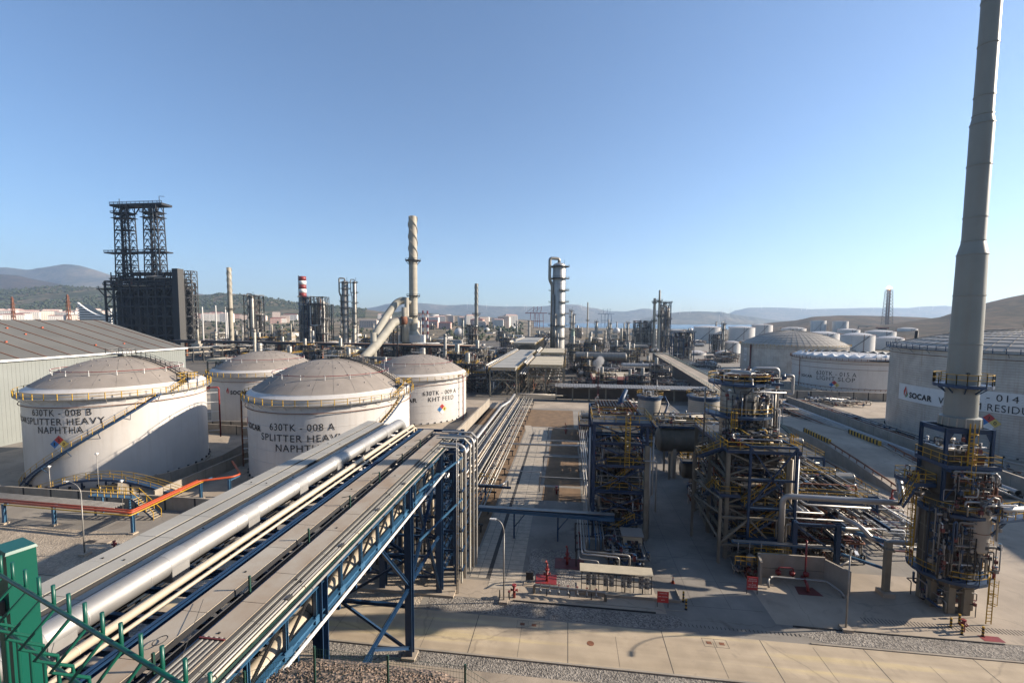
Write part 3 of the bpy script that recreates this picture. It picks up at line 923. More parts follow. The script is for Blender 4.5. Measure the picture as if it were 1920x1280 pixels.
lettering(T, -48.5, 86.2, 15.5, [('630TK - 008 A', -103.0, -59.9, 11.15, 1.25, 0), ('SPLITTER HEAVY', -111.1, -53.8, 9.2, 1.25, 0), ('NAPHTHA', -98.5, -64.4, 7.45, 1.25, 0), ('SOCAR', -131, -112.0, 10.5, 1.1, .035)])
diamond(T, -48.5, 86.2, 15.5, -79.3, 4.85, 1.5)
emblem(T, -48.5, 86.2, 15.5, -138, -132.5, 9.9, 11.9)
T, rz = tank('storage_tank', 'white tank with a red emblem, half hidden behind the two front tanks', -89.8, 122.4, 14.4, 15.4, 5.2, seams=0)
lettering(T, -89.8, 122.4, 14.4, [('SOCAR', -91.5, -72, 10.2, 1.1, .035)])
emblem(T, -89.8, 122.4, 14.4, -96.8, -92, 9.7, 11.6)
T, rz = tank('storage_tank', 'white tank lettered 630TK-009 A KHT FEED, to the right of the pipe bridge end', -46.5, 133.1, 15.0, 14.0, 5.4, seams=7)
lettering(T, -46.5, 133.1, 15.0, [('630TK - 009 A', -65.6, -24, 9.35, 1.25, 0), ('KHT FEED', -59.9, -28.1, 7.55, 1.25, 0), ('SOCAR', -98, -71.8, 7.5, 1.2, .035)])
diamond(T, -46.5, 133.1, 15.0, -44, 4.5, 1.5)
# right side
T, rz = tank('storage_tank', 'white tank lettered 630TK-015 A LIGHT SLOP, left of the big grey tank', 128.5, 221.3, 22.0, 14.9, 1.4, stair=None, seams=0, ring_red=False, ribs=30, rail_mat='rust', roof='white_paint')
lettering(T, 128.5, 221.3, 22.0, [('630TK - 015 A', -150.2, -112.4, 8.05, 1.75, 0), ('LIGHT SLOP', -149.6, -113.5, 5.85, 1.75, 0), ('SOCAR', -170.1, -154.9, 6.0, 1.2, .035)])
diamond(T, 128.5, 221.3, 22.0, -131.8, 3.3, 1.9)
emblem(T, 128.5, 221.3, 22.0, -175.8, -172, 5.4, 8.4)
mb = MB().use('white_clean')     # the raised collar of folded cover plates on its roof
for k in range(30):
    a = 2 * pi * k / 30; a2 = 2 * pi * (k + .5) / 30; a3 = 2 * pi * (k + 1) / 30
    P = lambda r, q, z: (128.5 + r * cos(q), 221.3 + r * sin(q), z)
    mb.poly([P(21.6, a, 15.0), P(21.6, a3, 15.0), P(18.8, a2, 16.6)])
    mb.poly([P(21.6, a, 15.0), P(18.8, a2, 16.6), P(18.4, a, 15.6)]); mb.poly([P(21.6, a3, 15.0), P(18.4, a3, 15.6), P(18.8, a2, 16.6)])
mb.build('cover_plates', T)
mb = MB().use('rust')
for zz, rr in ((2.3, .08), (10.3, .06)):
    mb.tube([(128.5 + 22.3 * cos(q), 221.3 + 22.3 * sin(q), zz) for q in arc(150, 330, 60)], rr, 5)
for q in arc(150, 300, 30): mb.beam((128.5 + 22 * cos(q), 221.3 + 22 * sin(q), 1.7), (128.5 + 22.6 * cos(q), 221.3 + 22.6 * sin(q), 2.3), .12)
mb.beam((128.5 + 22.4 * cos(radians(187)), 221.3 + 22.4 * sin(radians(187)), 0), (128.5 + 22.4 * cos(radians(187)), 221.3 + 22.4 * sin(radians(187)), 14), .2)
mb.build('spray_pipe', T)
T, rz = tank('storage_tank', 'big grey ribbed dome tank with a white banner lettered 014, behind the chimney', 116.6, 126.7, 27.8, 23.9, 4.8, shell='tank_clad', roof='dome_metal', dome=True, seams=40, ribs=56, rail_mat='steel_blue', girder=23.4, ring_red=False, seg=96)
mb = MB().use('white_clean')
f1 = cylmap(116.6, 126.7, 27.86, 171.0, 9.7, 197.5, 13.9); f2 = cylmap(116.6, 126.7, 27.86, 197.5, 10.2, 226.5, 14.9)
for f in (f1, f2):
    for i in range(10): mb.poly([f(i / 10, 0), f((i + 1) / 10, 0), f((i + 1) / 10, 1), f(i / 10, 1)])
mb.build('banner', T)
lettering(T, 116.6, 126.7, 27.9, [('SOCAR', 179.9, 192.9, 11.3, 1.5, .04), ('630TK - 014', 199, 224.0, 13.6, 1.5, 0), ('VACUUM RESIDUE', 196, 229.5, 11.3, 1.6, 0)])
diamond(T, 116.6, 126.7, 27.9, -144.7, 7.9, 2.0)
emblem(T, 116.6, 126.7, 27.85, 175.2, 178.9, 10.4, 13.5, True)
T, rz = tank('storage_tank', 'wide weathered tank with a beige ribbed dome roof behind the light slop tank', 134.8, 286.9, 27.7, 17.0, 8.2, shell='tank_clad', roof='dome_metal', dome=True, seams=14, ribs=56, rail_mat='yellow', girder=16.4, ring_red=False, seg=80)
mb = MB().use('white_clean'); f = cylmap(134.8, 286.9, 27.78, -178.5, 6.5, -171.5, 14.5); mb.poly([f(0, 0), f(1, 0), f(1, 1), f(0, 1)]); mb.build('banner', T)
lettering(T, 134.8, 286.9, 27.85, [('15 B', -177.8, -172.2, 12, 2.0, 0), ('SLOP', -177.8, -172.2, 9, 2.0, 0)])
mb = MB().use('red_dark'); q = radians(-163); mb.beam((134.8 + 28.1 * cos(q), 286.9 + 28.1 * sin(q), 0), (134.8 + 28.1 * cos(q), 286.9 + 28.1 * sin(q), 17), .7)
mb.build('riser', T)

tank('storage_tank', 'next big grey dome tank of the row, beyond the right edge of the frame', 139.0, 69.0, 26.0, 24.0, 4.8, shell='tank_clad', roof='dome_metal', dome=True, seams=14, ribs=40, rail_mat='steel_blue', girder=23.4, ring_red=False)
def plain_tank(label, px, d, wpx, ytop, ybase_hint=None, apex=2.0, group='white tanks of the far tank farm', shell='white_far', bz=0.0, stair=True):
    R = wpx / 2 * d / FPX / sqrt(1 + ((px - 960) / FPX) ** 2); x, y, _ = at(px, d); h = zpix(ytop, d) - bz
    T = thing('storage_tank', label, 'storage tank', (x, y, bz), group=group)
    mb = MB().use(shell).lathe([(R, 0), (R, h * .33), (R + .1, h * .335), (R, h * .34), (R, h * .66), (R + .1, h * .665), (R, h * .67), (R, h)], (x, y, bz), 48); mb.build('shell', T)
    mb = MB().use('white_far').lathe([(R + .2, h), (R * .7, h + apex * .55), (R * .35, h + apex * .9), (0, h + apex)], (x, y, bz), 48); mb.build('roof', T)
    mb = MB().use('rust'); n = 40
    mb.tube([(x + (R + .5) * cos(2 * pi * k / n), y + (R + .5) * sin(2 * pi * k / n), bz + h + .9) for k in range(n)], .12, 4, closed=True)
    for k in range(n): mb.beam((x + (R + .5) * cos(2 * pi * k / n), y + (R + .5) * sin(2 * pi * k / n), bz + h), (x + (R + .5) * cos(2 * pi * k / n), y + (R + .5) * sin(2 * pi * k / n), bz + h + .9), .12)
    q = radians(-100); mb.beam((x + (R + .2) * cos(q), y + (R + .2) * sin(q), bz), (x + (R + .2) * cos(q), y + (R + .2) * sin(q), bz + h + 1), .35)
    mb.build('handrail', T)
    if stair:
        mb = MB().use('steel_grey')
        for k in range(14):
            qa, qb = radians(-150 + k * 5), radians(-150 + (k + 1) * 5)
            mb.beam((x + (R + .5) * cos(qa), y + (R + .5) * sin(qa), bz + h * k / 14), (x + (R + .5) * cos(qb), y + (R + .5) * sin(qb), bz + h * (k + 1) / 14), .5)
        mb.build('stair', T)
    return T
FT = [(1608, 470, 66, 625, 'white cylindrical tank standing just above the light slop tank'),
      (1668, 500, 56, 630, 'white tank with small lettering left of the big grey tank dome'),
      (1541, 545, 66, 622, 'white tank right of the beige dome, second in the row'),
      (1487, 640, 48, 613, 'low domed white tank rising behind the beige dome roof'),
      (1650, 640, 60, 618, 'white domed tank behind the tank with small lettering'),
      (1590, 660, 44, 615, 'white domed tank seen between the two nearer white tanks'),
      (1326, 640, 52, 612, 'wide white tank with a diagonal stair left of the thin column'),
      (1390, 620, 50, 612, 'wide white tank with a panelled roof left of the beige dome'),
      (1372, 430, 34, 640, 'short white tank partly hidden by the beige dome tank'),
      (1306, 400, 38, 659, 'low white tank cluttered with rails on its roof, by the elevated road'),
      (1357, 390, 28, 658, 'low white tank next to the cluttered low tank, nearer the beige dome'),
      (1268, 720, 34, 618, 'small pale tank right of the blue braced tower'),
      (1428, 760, 40, 607, 'distant white tank behind the beige dome on its left'),
      (1700, 760, 40, 612, 'distant white tank at the foot of the brown hill')]
for px, d, w, yt, lb in FT: plain_tank(lb, px, d, w, yt, apex=1.6 * w / 50 + .6)
plain_tank('white tank on the slope below the flare, left of its twin', 1533, 1080, 30, 598, bz=max(0, Hflare((1533 - 960) / FPX, 1080)), apex=.5)
plain_tank('white tank on the slope below the flare, right of its twin', 1574, 1060, 31, 599, bz=max(0, Hflare((1574 - 960) / FPX, 1060)), apex=.5)
for k, (px, d, w, yt) in enumerate([(790, 1500, 22, 592), (812, 1560, 22, 591), (835, 1620, 22, 591), (870, 1500, 24, 594), (905, 1580, 26, 595), (935, 1480, 26, 597), (955, 1650, 18, 593)]):
    plain_tank(('leftmost', 'second from the left', 'third from the left', 'middle one', 'third from the right', 'second from the right', 'rightmost')[k] + ' of the small white hillside tanks behind the beige stack', px, d, w, yt, apex=1.0, group='distant hillside tanks', stair=False, bz=2)
# ================================================================== PIPE BRIDGE (runs along +Y from the bank to the riser tower)
Y0, Y1 = -6.0, 55.0
B = thing('pipe_bridge', 'long blue truss bridge carrying silver pipes and cable trays from the bank across the road', 'pipe bridge', (-19.8, 25, 0))
def truss(x, z0, z1, ya, yb, step, side):
    mb = MB().use('steel_blue_light')
    mb.ibeam((x, ya, z0), (x, yb, z0), .34, .36, .04); mb.ibeam((x, ya, z1), (x, yb, z1), .30, .32, .04)
    n = int((yb - ya) / step)
    for k in range(n + 1):
        y = ya + k * step
        mb.ibeam((x, y, z0 + .18), (x, y, z1 - .16), .2, .2, .03)
        mb.box(x + side * .1, y - .3, z0 - .2, x + side * .16, y + .3, z0 + .25)
        if k < n:
            a, b_ = ((y, z0 + .15), (y + step, z1 - .15))
            mb.use('steel_dark').ibeam((x - side * .12, a[0], a[1]), (x - side * .12, b_[0], b_[1]), .12, .14, .03); mb.use('steel_blue_light')
    return mb
truss(-13.6, 13.5, 15.45, -4.6, 46, 2.65, 1).build('truss', B)
truss(-26.6, 13.5, 15.75, -4.6, 56, 2.65, -1).build('truss', B)
mb = MB().use('steel_blue')
y = -5.0
while y < 56:
    mb.ibeam((-26.6, y, 12.5), (-13.6, y, 12.5), .2, .26, .03); mb.beam((-13.62, y, 12.4), (-13.62, y, 13.4), .12); mb.beam((-26.6, y, 12.4), (-26.6, y, 13.4), .12)
    mb.ibeam((-27.0, y, 15.5), (-13.4, y, 15.5), .22, .3, .03)
    if int((y + 5) / 2.1) % 2 == 0:
        mb.beam((-26.6, y, 12.5), (-20, y + 4.2, 12.5), .12); mb.beam((-20, y + 4.2, 12.5), (-13.6, y, 12.5), .12)
        mb.beam((-26.4, y, 15.5), (-23.4, y + 2.1, 15.5), .1)
    y += 2.1
for x in (-22.9, -18.9, -17.9): mb.ibeam((x, -5, 15.55), (x, 55, 15.55), .22, .28, .03)
mb.build('cross_beams', B)
def tray(x0, x1, z, ya, yb, mt='tray', name='cable_tray_cover', gap=3.0, rim=True):
    mb = MB().use(mt)
    y = ya; k = 0
    while y < yb:
        dz = .006 * (k % 3); y2 = min(y + gap, yb)
        mb.box(x0, y + .012, z - .03 + dz, x1, y2 - .012, z + dz)
        if rim:
            mb.box(x1 - .02, y + .012, z + dz + .001, x1, y2 - .012, z + .015 + dz); mb.use('steel_dark').box(x0 - .03, y, z - .2, x0 - .003, y2, z - .01).box(x1 + .003, y, z - .3, x1 + .03, y2, z - .023); mb.use(mt)  # side strips coloured dark to stand in for shade in the gaps between trays
        mb.use('steel_dark' if k % 2 else mt)
        mb.box((x0 + x1) / 2 - .05, y + .3, z + dz, (x0 + x1) / 2 + .05, y + .38, z + .05 + dz) if k % 4 == 1 else None
        mb.use(mt); y += gap; k += 1
    return mb.build(name, B)
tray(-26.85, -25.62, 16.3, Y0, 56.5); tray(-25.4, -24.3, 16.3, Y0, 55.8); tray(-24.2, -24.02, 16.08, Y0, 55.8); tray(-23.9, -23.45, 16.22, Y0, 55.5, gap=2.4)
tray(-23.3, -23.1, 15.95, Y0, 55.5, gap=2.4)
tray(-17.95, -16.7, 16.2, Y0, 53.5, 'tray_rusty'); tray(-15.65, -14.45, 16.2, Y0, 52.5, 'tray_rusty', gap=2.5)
# open length of tray with its cables showing
mb = MB().use('black').box(-15.6, 13.5, 16.0, -14.5, 16.4, 16.12)
for k in range(9): mb.use('tray' if k % 2 else 'steel_dark').box(-15.6 + k * .125, 13.3, 16.21, -15.54 + k * .125, 16.6, 16.235)
mb.use('red_dark').box(-15.65, 16.4, 16.22, -14.45, 16.48, 16.28)
mb.build('open_tray', B)
def pipe(name, pts, r, mt, seg=10, parent=None, bend=.4, collars=None, cmat=None, saddles=None):
    mb = MB().use(mt).tube(pts, r, seg, bend=bend)
    p, q = Vector(pts[0]), Vector(pts[1]); L = (q - p).length
    if collars:
        mb.use(cmat or mt); d = (q - p).normalized(); s = collars * .5
        while s < L: mb.cyl(p + d * s, p + d * (s + .05), r + .008, seg, caps=False); s += collars
    if saddles:
        mb.use(mt); d = (q - p).normalized(); s = saddles * .6
        while s < L: mb.box(p.x - r * 1.02, p.y + s, p.z - r - .25, p.x + r * 1.02, p.y + s + 1.1, p.z - .1); mb.cyl(p + d * s, p + d * (s + 1.2), r + .01, seg, caps=False); s += saddles
    return mb.build(name, parent or B)
pipe('large_pipe', [(-21.75, Y0, 16.5), (-21.75, 55.0, 16.5), (-21.75, 56.0, 15.6), (-21.75, 56.3, 8)], .60, 'silver', 28, collars=3.0, saddles=5.8, bend=1.0)
pipe('pipe', [(-20.0, Y0, 16.25), (-20.0, 55.2, 16.25), (-20.0, 55.5, 12)], .2, 'cream', 12, collars=6, cmat='cream')
pipe('pipe', [(-19.35, Y0, 16.15), (-19.35, 54.6, 16.15), (-19.35, 55.0, 12)], .1, 'cream', 10, collars=6)
mb = MB()
for x, w, z in ((-18.75, .2, 15.9), (-18.45, .12, 15.95), (-18.2, .16, 15.85)): mb.use('steel_blue').ibeam((x, Y0, z), (x, 54, z), w, .26, .03)
mb.build('rail_beams', B)
mb = MB().use('steel_blue_light').box(-15.82, Y0, 15.85, -15.72, 52.5, 16.1)
mb.build('kick_plate', B)
mb = MB().use('black').box(-16.6, Y0, 15.7, -15.86, 53, 15.76)
for k in range(7): mb.tube([(-16.5 + k * .08, Y0, 15.8), (-16.5 + k * .08, 53, 15.8 + .01 * (k % 2))], .028, 5)
mb.use('steel_dark').tube([(-16.28, Y0, 16.0), (-16.28, 53, 16.0)], .04, 6)
mb.build('cables', B)
for y in (9.5, 14.6, 19.9, 25.1, 30.4, 35.6, 40.9, 46.2):
    mb = MB().use('dark_green').beam((-15.95, y, 15.7), (-15.95, y, 16.95), .09)
    if y > 30: mb.beam((-15.95, y, 16.9), (-16.6, y, 16.75), .04)
    mb.build('guide_post', B)
mb = MB().use('steel_dark')
mb.tube([(-15.1, 15.0, 16.52), (-17.4, 18.6, 16.42)], .012, 4); mb.tube([(-15.0, 8.0, 17.2), (-17.8, 12, 16.5), (-20.3, 14.5, 17.0)], .012, 4)
mb.tube([(-17.0 + .22 * cos(a * pi / 8), 15.9 + .3 * sin(a * pi / 8), 16.38) for a in range(16)], .022, 4, closed=True)
mb.build('loose_cable', B)
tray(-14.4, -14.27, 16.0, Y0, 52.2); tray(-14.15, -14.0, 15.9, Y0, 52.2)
for x, r, z, mt in ((-14.21, .03, 15.8, 'steel_grey'), (-13.88, .07, 15.85, 'galv'), (-13.7, .07, 15.82, 'cream'), (-13.28, .075, 15.76, 'galv')):
    pipe('pipe', [(x, Y0, z), (x, 52.2, z)], r, mt, 10, collars=6, cmat='steel_grey')
mb = MB().use('black').box(-13.6, Y0, 15.66, -13.42, 51.5, 15.72)
mb.use('steel_grey')
k = 0; y = Y0
while y < 51: mb.box(-13.62, y, 15.74, -13.4, y + .05, 15.77); y += .28
mb.use('dark_green'); random.seed(3)
for k in range(5):
    x = -13.58 + k * .035; mb.tube([(x, yy, 15.75 + random.uniform(0, .05)) for yy in range(-6, 52, 2)], .018, 4)
mb.build('cable_ladder', B)
mb = MB().use('steel_grey')
for k in range(9): mb.box(-14.0, 3.9 + k * 5.3, 15.8, -13.8, 4.3 + k * 5.3, 15.96)
mb.build('clamps', B)
pipe('lower_pipe', [(-14.45, Y0, 13.3), (-14.45, 47, 13.3)], .5, 'cream', 20, collars=1.7, cmat='steel_grey')
pipe('lower_pipe', [(-16.0, Y0, 13.0), (-16.0, 47, 13.0)], .3, 'galv', 12, collars=3)
pipe('lower_pipe', [(-17.3, Y0, 12.95), (-17.3, 47, 12.95)], .22, 'cream', 12, collars=3)
pipe('pipe', [(-13.3, Y0, 13.22), (-13.3, 46.5, 13.22)], .1, 'white_clean', 10, collars=6)
mb = MB().use('black')
for k in range(14):
    x = -24.8 + k * .42
    if x < -15.4 and not (-22.5 < x < -20.9): mb.tube([(x, Y0, 13.72), (x, 47, 13.72)], .07, 6)
mb.build('lower_cables', B)
# trestles
def trestle(name, y, xs, ztop, label=None):
    mb = MB().use('steel_blue')
    for x in xs:
        mb.ibeam((x, y, 0.25), (x, y, ztop), .62, .62, .06)
        mb.use('concrete').box(x - .6, y - .6, 0, x + .6, y + .6, .26); mb.use('steel_blue')
    a, b_ = xs[0], xs[-1]
    for z in (4.7, 9.2): mb.ibeam((a, y, z), (b_, y, z), .26, .3, .03)
    m_ = (a + b_) / 2
    for (p, q) in (((a, .5), (m_, 4.6)), ((b_, .5), (m_, 4.6)), ((a, 9.1), (m_, 4.9)), ((b_, 9.1), (m_, 4.9)), ((a, 9.4), (m_, 13.2)), ((b_, 9.4), (m_, 13.2))):
        mb.ibeam((p[0], y, p[1]), (q[0], y, q[1]), .2, .22, .03)
    return mb.build(name, B)
trestle('trestle', 22.3, (-26.6, -13.6), 15.7); trestle('trestle', 36.2, (-26.6, -13.6), 15.7)
mb = MB().use('steel_blue')
mb.ibeam((-13.6, 36.2, 6.6), (-13.6, 45.5, 6.6), .24, .26, .03)
for p, q in (((36.2, .8), (28.8, 6.4)), ((36.2, 6.6), (30, 13.3)), ((22.3, 6), (28.8, 6.4)), ((36.2, 6.4), (44, 13.4)), ((45.3, .8), (38.5, 13.3)), ((28.8, 6.4), (22.3, .8))):
    mb.ibeam((-13.6, p[0], p[1]), (-13.6, q[0], q[1]), .24, .26, .03)
mb.ibeam((-13.6, 22.3, 6.4), (-13.6, 36.2, 6.4), .24, .26, .03)
for x in (-26.6,):
    mb.ibeam((x, 22.3, 6.4), (x, 36.2, 6.4), .24, .26, .03); mb.ibeam((x, 36.2, 6.6), (x, 45.5, 6.6), .24, .26, .03)
mb.build('bracing', B)

# ------------------------------------------------------------------ riser tower at the end of the bridge
R_ = thing('riser_tower', 'dark blue lattice tower with vertical silver pipes at the far end of the pipe bridge', 'riser tower', (-18, 50, 0))
cols = [(x, y) for x in (-26.6, -20.1, -13.6) for y in (45.5, 50.8, 56.0)]
mb = MB().use('steel_blue')
for x, y in cols:
    mb.ibeam((x, y, .25), (x, y, 15.7), .66 if y == 45.5 else .5, .66 if y == 45.5 else .5, .06)
mb.build('column_set', R_)
mb = MB().use('steel_blue')
for k in range(7):
    z = 1.8 + 2.27 * k
    for y in (45.5, 50.8, 56): mb.ibeam((-26.6, y, z), (-13.6, y, z), .2, .24, .03)
    for x in (-26.6, -20.1, -13.6): mb.ibeam((x, 45.5, z), (x, 56, z), .2, .24, .03)
for k in range(6):
    z = 1.8 + 2.27 * k
    for y in (45.5, 56):
        for xa, xb in ((-26.6, -20.1), (-20.1, -13.6)):
            mb.beam((xa, y, z), (xb, y, z + 2.27), .12) if k % 2 else mb.beam((xb, y, z), (xa, y, z + 2.27), .12)
    for x in (-26.6, -13.6):
        mb.beam((x, 45.5, z), (x, 50.8, z + 2.27), .12); mb.beam((x, 50.8, z + 2.27), (x, 56, z), .12)
mb.build('lattice', R_)
mb = MB()
for k in range(16):
    x = -25.8 + k * .78; mt = ('galv', 'cream', 'cladding', 'silver')[k % 4]
    mb.use(mt).cyl((x, 48.0 + (k % 3) * 1.6, .3), (x, 48.0 + (k % 3) * 1.6, 15.6), .12 + .07 * (k % 3), 10)
mb.build('risers', R_)
# outrigger frame carrying the trays that turn down on the right
mb = MB().use('steel_blue')
for y in (47.2, 51.6): mb.ibeam((-12.25, y, .2), (-12.25, y, 15.4), .24, .24, .03)
for k in range(7):
    z = 1.8 + 2.27 * k
    for y in (47.2, 51.6):
        mb.ibeam((-13.6, y, z), (-11.5, y, z), .16, .2, .03)
        if k < 6: mb.beam((-12.25, y, z), (-13.6, y, z + 2.27), .08)
    mb.ibeam((-12.25, 47.2, z), (-12.25, 51.6, z), .16, .2, .03)
    mb.ibeam((-11.4, 46.8, z + .2), (-11.4, 52, z + .2), .14, .16, .03)
for z in (9.6, 14.3): mb.use('steel_blue_light').ibeam((-13.4, 38.4, z), (-11.4, 47, z + .6), .14, .16, .03)
mb.build('outrigger', R_)
for k, (y, r, mt, zt, xo) in enumerate([(47.3, .16, 'tray', 15.95, -11.35), (48.2, .2, 'silver', 16.15, -11.2), (49.0, .13, 'galv', 15.8, -11.4), (49.8, .2, 'tray', 16.3, -10.95), (50.6, .16, 'silver', 16.45, -10.75), (51.5, .24, 'galv', 16.6, -10.5)]):
    mb = MB().use(mt)
    if mt == 'tray' or k == 5:
        P = [(-14.6, y), (xo - 1.0, y)]
        mb.box(-15.0, y - r, zt - .12, xo - .9, y + r, zt); mb.beam((xo - .9, y, zt - .06), (xo - .2, y, zt - .75), 2 * r, .12); mb.box(xo - .3, y - r, .3, xo - .14, y + r, zt - .72)
    else:
        mb.tube([(-15, y, zt - .2), (xo - .2, y, zt - .2), (xo - .2, y, .4)], r, 12, bend=.9)
    mb.build('down_pipe', R_)
mb = MB().use('tray')
for y, zt in ((47.9, 15.0), (49.4, 14.6)):
    mb.box(-13.4, y - .14, zt - .1, -12.4, y + .14, zt); mb.beam((-12.4, y, zt - .05), (-11.9, y, zt - .6), .28, .1); mb.box(-11.95, y - .14, .3, -11.83, y + .14, zt - .58)
mb.build('cable_riser', R_)
for q in ((-27.4, 44.8, -11.9, 46.2), (-14.4, 50, -12.8, 51.6), (-14.4, 55.2, -12.8, 56.8)): MB().use('concrete').box(q[0], q[1], 0, q[2], q[3], .26).build('footing', R_)
mb = MB().use('galv').cyl((-11.75, 45.7, 0), (-11.75, 45.7, 17.2), .06, 8).cyl((-11.6, 45.75, 0), (-11.6, 45.75, 16.6), .05, 8)
solo('conduit_pole', mb, 'thin pair of galvanised conduit poles standing in front of the blue lattice tower', 'pole')

# ------------------------------------------------------------------ ground pipeway running away from the tower
PW = thing('ground_pipeway', 'bundle of silver pipes on low supports running away beside the footpath', 'pipe rack', (-17, 90, 0))
random.seed(11)
xs = [(-21.2, .42, 'silver')] + [(-20.2 + k * .48, random.choice([.09, .12, .15, .18]), random.choice(['silver', 'galv', 'cream', 'cladding', 'tray', 'galv'])) for k in range(17)]
for k, (x, r, mt) in enumerate(xs):
    z = 1.35 + r if k % 5 else 1.75 + r
    a = 58 + random.uniform(0, 6); b_ = 158 + random.uniform(0, 5)
    pts = [(x, a, z), (x, b_, z), (x + .1, b_, z + 1.5), (x + 12, b_, z + 1.5)] if k % 3 == 0 else [(x, a, z), (x, b_, z)]
    if k == 0: pts = [(x, 56, z), (x, 140, z), (x + 2.0, 146, z + .8), (x + 2.0, 160, z + .8)]
    mb = MB().use(mt).tube(pts, r, 10, bend=.6)
    for s in range(int(a), int(b_), 6): mb.cyl((x, s, z), (x, s + .1, z), r + .03, 10)
    mb.build('pipe', PW)
mb = MB().use('steel_grey')
y = 60
while y < 160:
    mb.box(-21.9, y - .1, 1.0, -11.6, y + .1, 1.25)
    for x in (-21.6, -16.8, -11.9): mb.box(x - .1, y - .1, 0, x + .1, y + .1, 1.0)
    y += 6
mb.build('support', PW)
mb = MB()
for k in range(34):
    x = random.choice(xs)[0]; y = random.uniform(62, 150)
    mb.use(random.choice(['galv', 'steel_blue', 'red_dark', 'steel_grey'])).cyl((x, y, 1.5), (x, y, 2.3), .06, 6); mb.cyl((x, y, 2.3), (x, y, 2.36), .2, 10); mb.box(x - .2, y - .2, 1.45, x + .2, y + .2, 1.75)
mb.build('valve', PW)
mb = MB().use('steel_blue').ibeam((-21.5, 69.5, 3.0), (-8.8, 69.5, 3.0), .3, .3, .03)
mb.use('silver').tube([(-22, 69.1, 3.4), (-10.5, 69.1, 3.4), (-9.6, 71.5, 3.4), (-9.6, 71.5, 2.2)], .14, 10, bend=.3)
for x in (-19.5, -13): mb.use('steel_blue').box(x - .12, 69.4, 0, x + .12, 69.6, 2.9)
solo('pipe_crossing', mb, 'short blue beam with one silver pipe crossing over the pipe bundle', 'pipe support')
# access ladder platform over the pipeway
mb = MB().use('yellow').ladder(-12.4, 72, 0, 3.2, 0, 1, .9, .08, False).rail([(-14.5, 72.2, 3.2), (-12, 72.2, 3.2)], 1, 1.2, .06)
solo('access_ladder', mb, 'yellow ladder leaning at the side of the pipe bundle by the footpath', 'ladder')
# dike wall along the tanks
mb = MB().use('concrete_wall'); mb.box(-27.2, 104, 0, -26.7, 150, 3.0)
solo('dike_wall', mb, 'straight pale concrete wall beside the pipe bundle, running away from the tower', 'wall')
# the light beam bridge crossing the yard
mb = MB().use('steel_blue_light')
for y in (58.5, 59.4): mb.ibeam((-12, y, 4.0), (6.5, y, 3.6), .18, .4, .03)
mb.use('galv').box(-12, 58.55, 4.22, 6.5, 59.35, 4.27)
mb.use('steel_blue')
for x in (-7, -1.0): mb.ibeam((x, 58.9, 0), (x, 58.9, 3.8), .2, .2, .03); mb.beam((x, 58.9, 1.6), (x + 1.6, 58.9, 3.7), .12)
solo('pipe_footbridge', mb, 'long blue grey covered beam crossing the footpath in front of the dirt plots', 'pipe support')
T = thing('pipe_gantry', 'low row of thin pipe frames beside the dirt plots left of the process structure', 'pipe gantry', (3, 90, 0))
mb = MB().use('galv')
for y in (76, 88, 100, 112):
    for x in (-4.6, 3.0, 6.5): mb.box(x - .09, y - .09, 0, x + .09, y + .09, 2.6)
    mb.box(-4.7, y - .1, 2.6, 6.6, y + .1, 2.8)
mb.build('frame', T)
mb = MB().use('silver')
mb.tube([(-12, 97, 2.4), (6.2, 97, 2.6), (6.2, 97, .3)], .22, 10, bend=.5); mb.tube([(-11, 80, 2.2), (-4.6, 80, 2.2), (-4.6, 80, .3)], .1, 8, bend=.3)
for k in range(6): mb.tube([(3.1 + k * .42, 61, 2.9), (3.1 + k * .42, 124, 2.9)], .07 + .03 * (k % 3), 8)
mb.build('pipes', T)

# ================================================================== LEFT YARD
# red and yellow foam main with blue posts
FM = thing('foam_main', 'red and yellow pipeline on blue posts bending round the corner in the left yard', 'pipeline', (-62, 56, 0))
mb = MB().use('orange').tube([(-120, 54.6, 3.1), (-59.8, 52.6, 3.1), (-60.4, 65.0, 3.1), (-56.5, 67.5, 3.1), (-56.3, 69.0, 3.1), (-62.8, 75, 3.1)], .17, 10, bend=.5)
mb.use('orange').tube([(-120, 55.2, 3.15), (-60.3, 53.2, 3.15), (-60.9, 65.0, 3.15)], .12, 8, bend=.4)
mb.build('pipe', FM)
mb = MB().use('yellow').tube([(-120, 54.2, 2.9), (-59.5, 52.2, 2.9), (-60.1, 65.3, 2.9)], .09, 8, bend=.4)
mb.build('pipe', FM)
mb = MB().use('galv')
for k in range(5): mb.tube([(-120, 55.8 + k * .35, 3.0), (-64, 54.0 + k * .35, 3.0)], .09, 6)
mb.build('pipe', FM)
for x, y in ((-96, 54), (-88.6, 53.8), (-81.2, 53.0), (-73.6, 53.6), (-59.9, 52.9), (-60.4, 65.0), (-56.4, 66.5)):
    mb = MB().use('steel_blue_light').ibeam((x, y, .2), (x, y, 3.0), .36, .36, .04); mb.beam((x, y - .2, 2.8), (x, y + 2.4, 2.8), .18); mb.use('concrete').box(x - .4, y - .4, 0, x + .4, y + .4, .2)
    mb.build('post', FM)
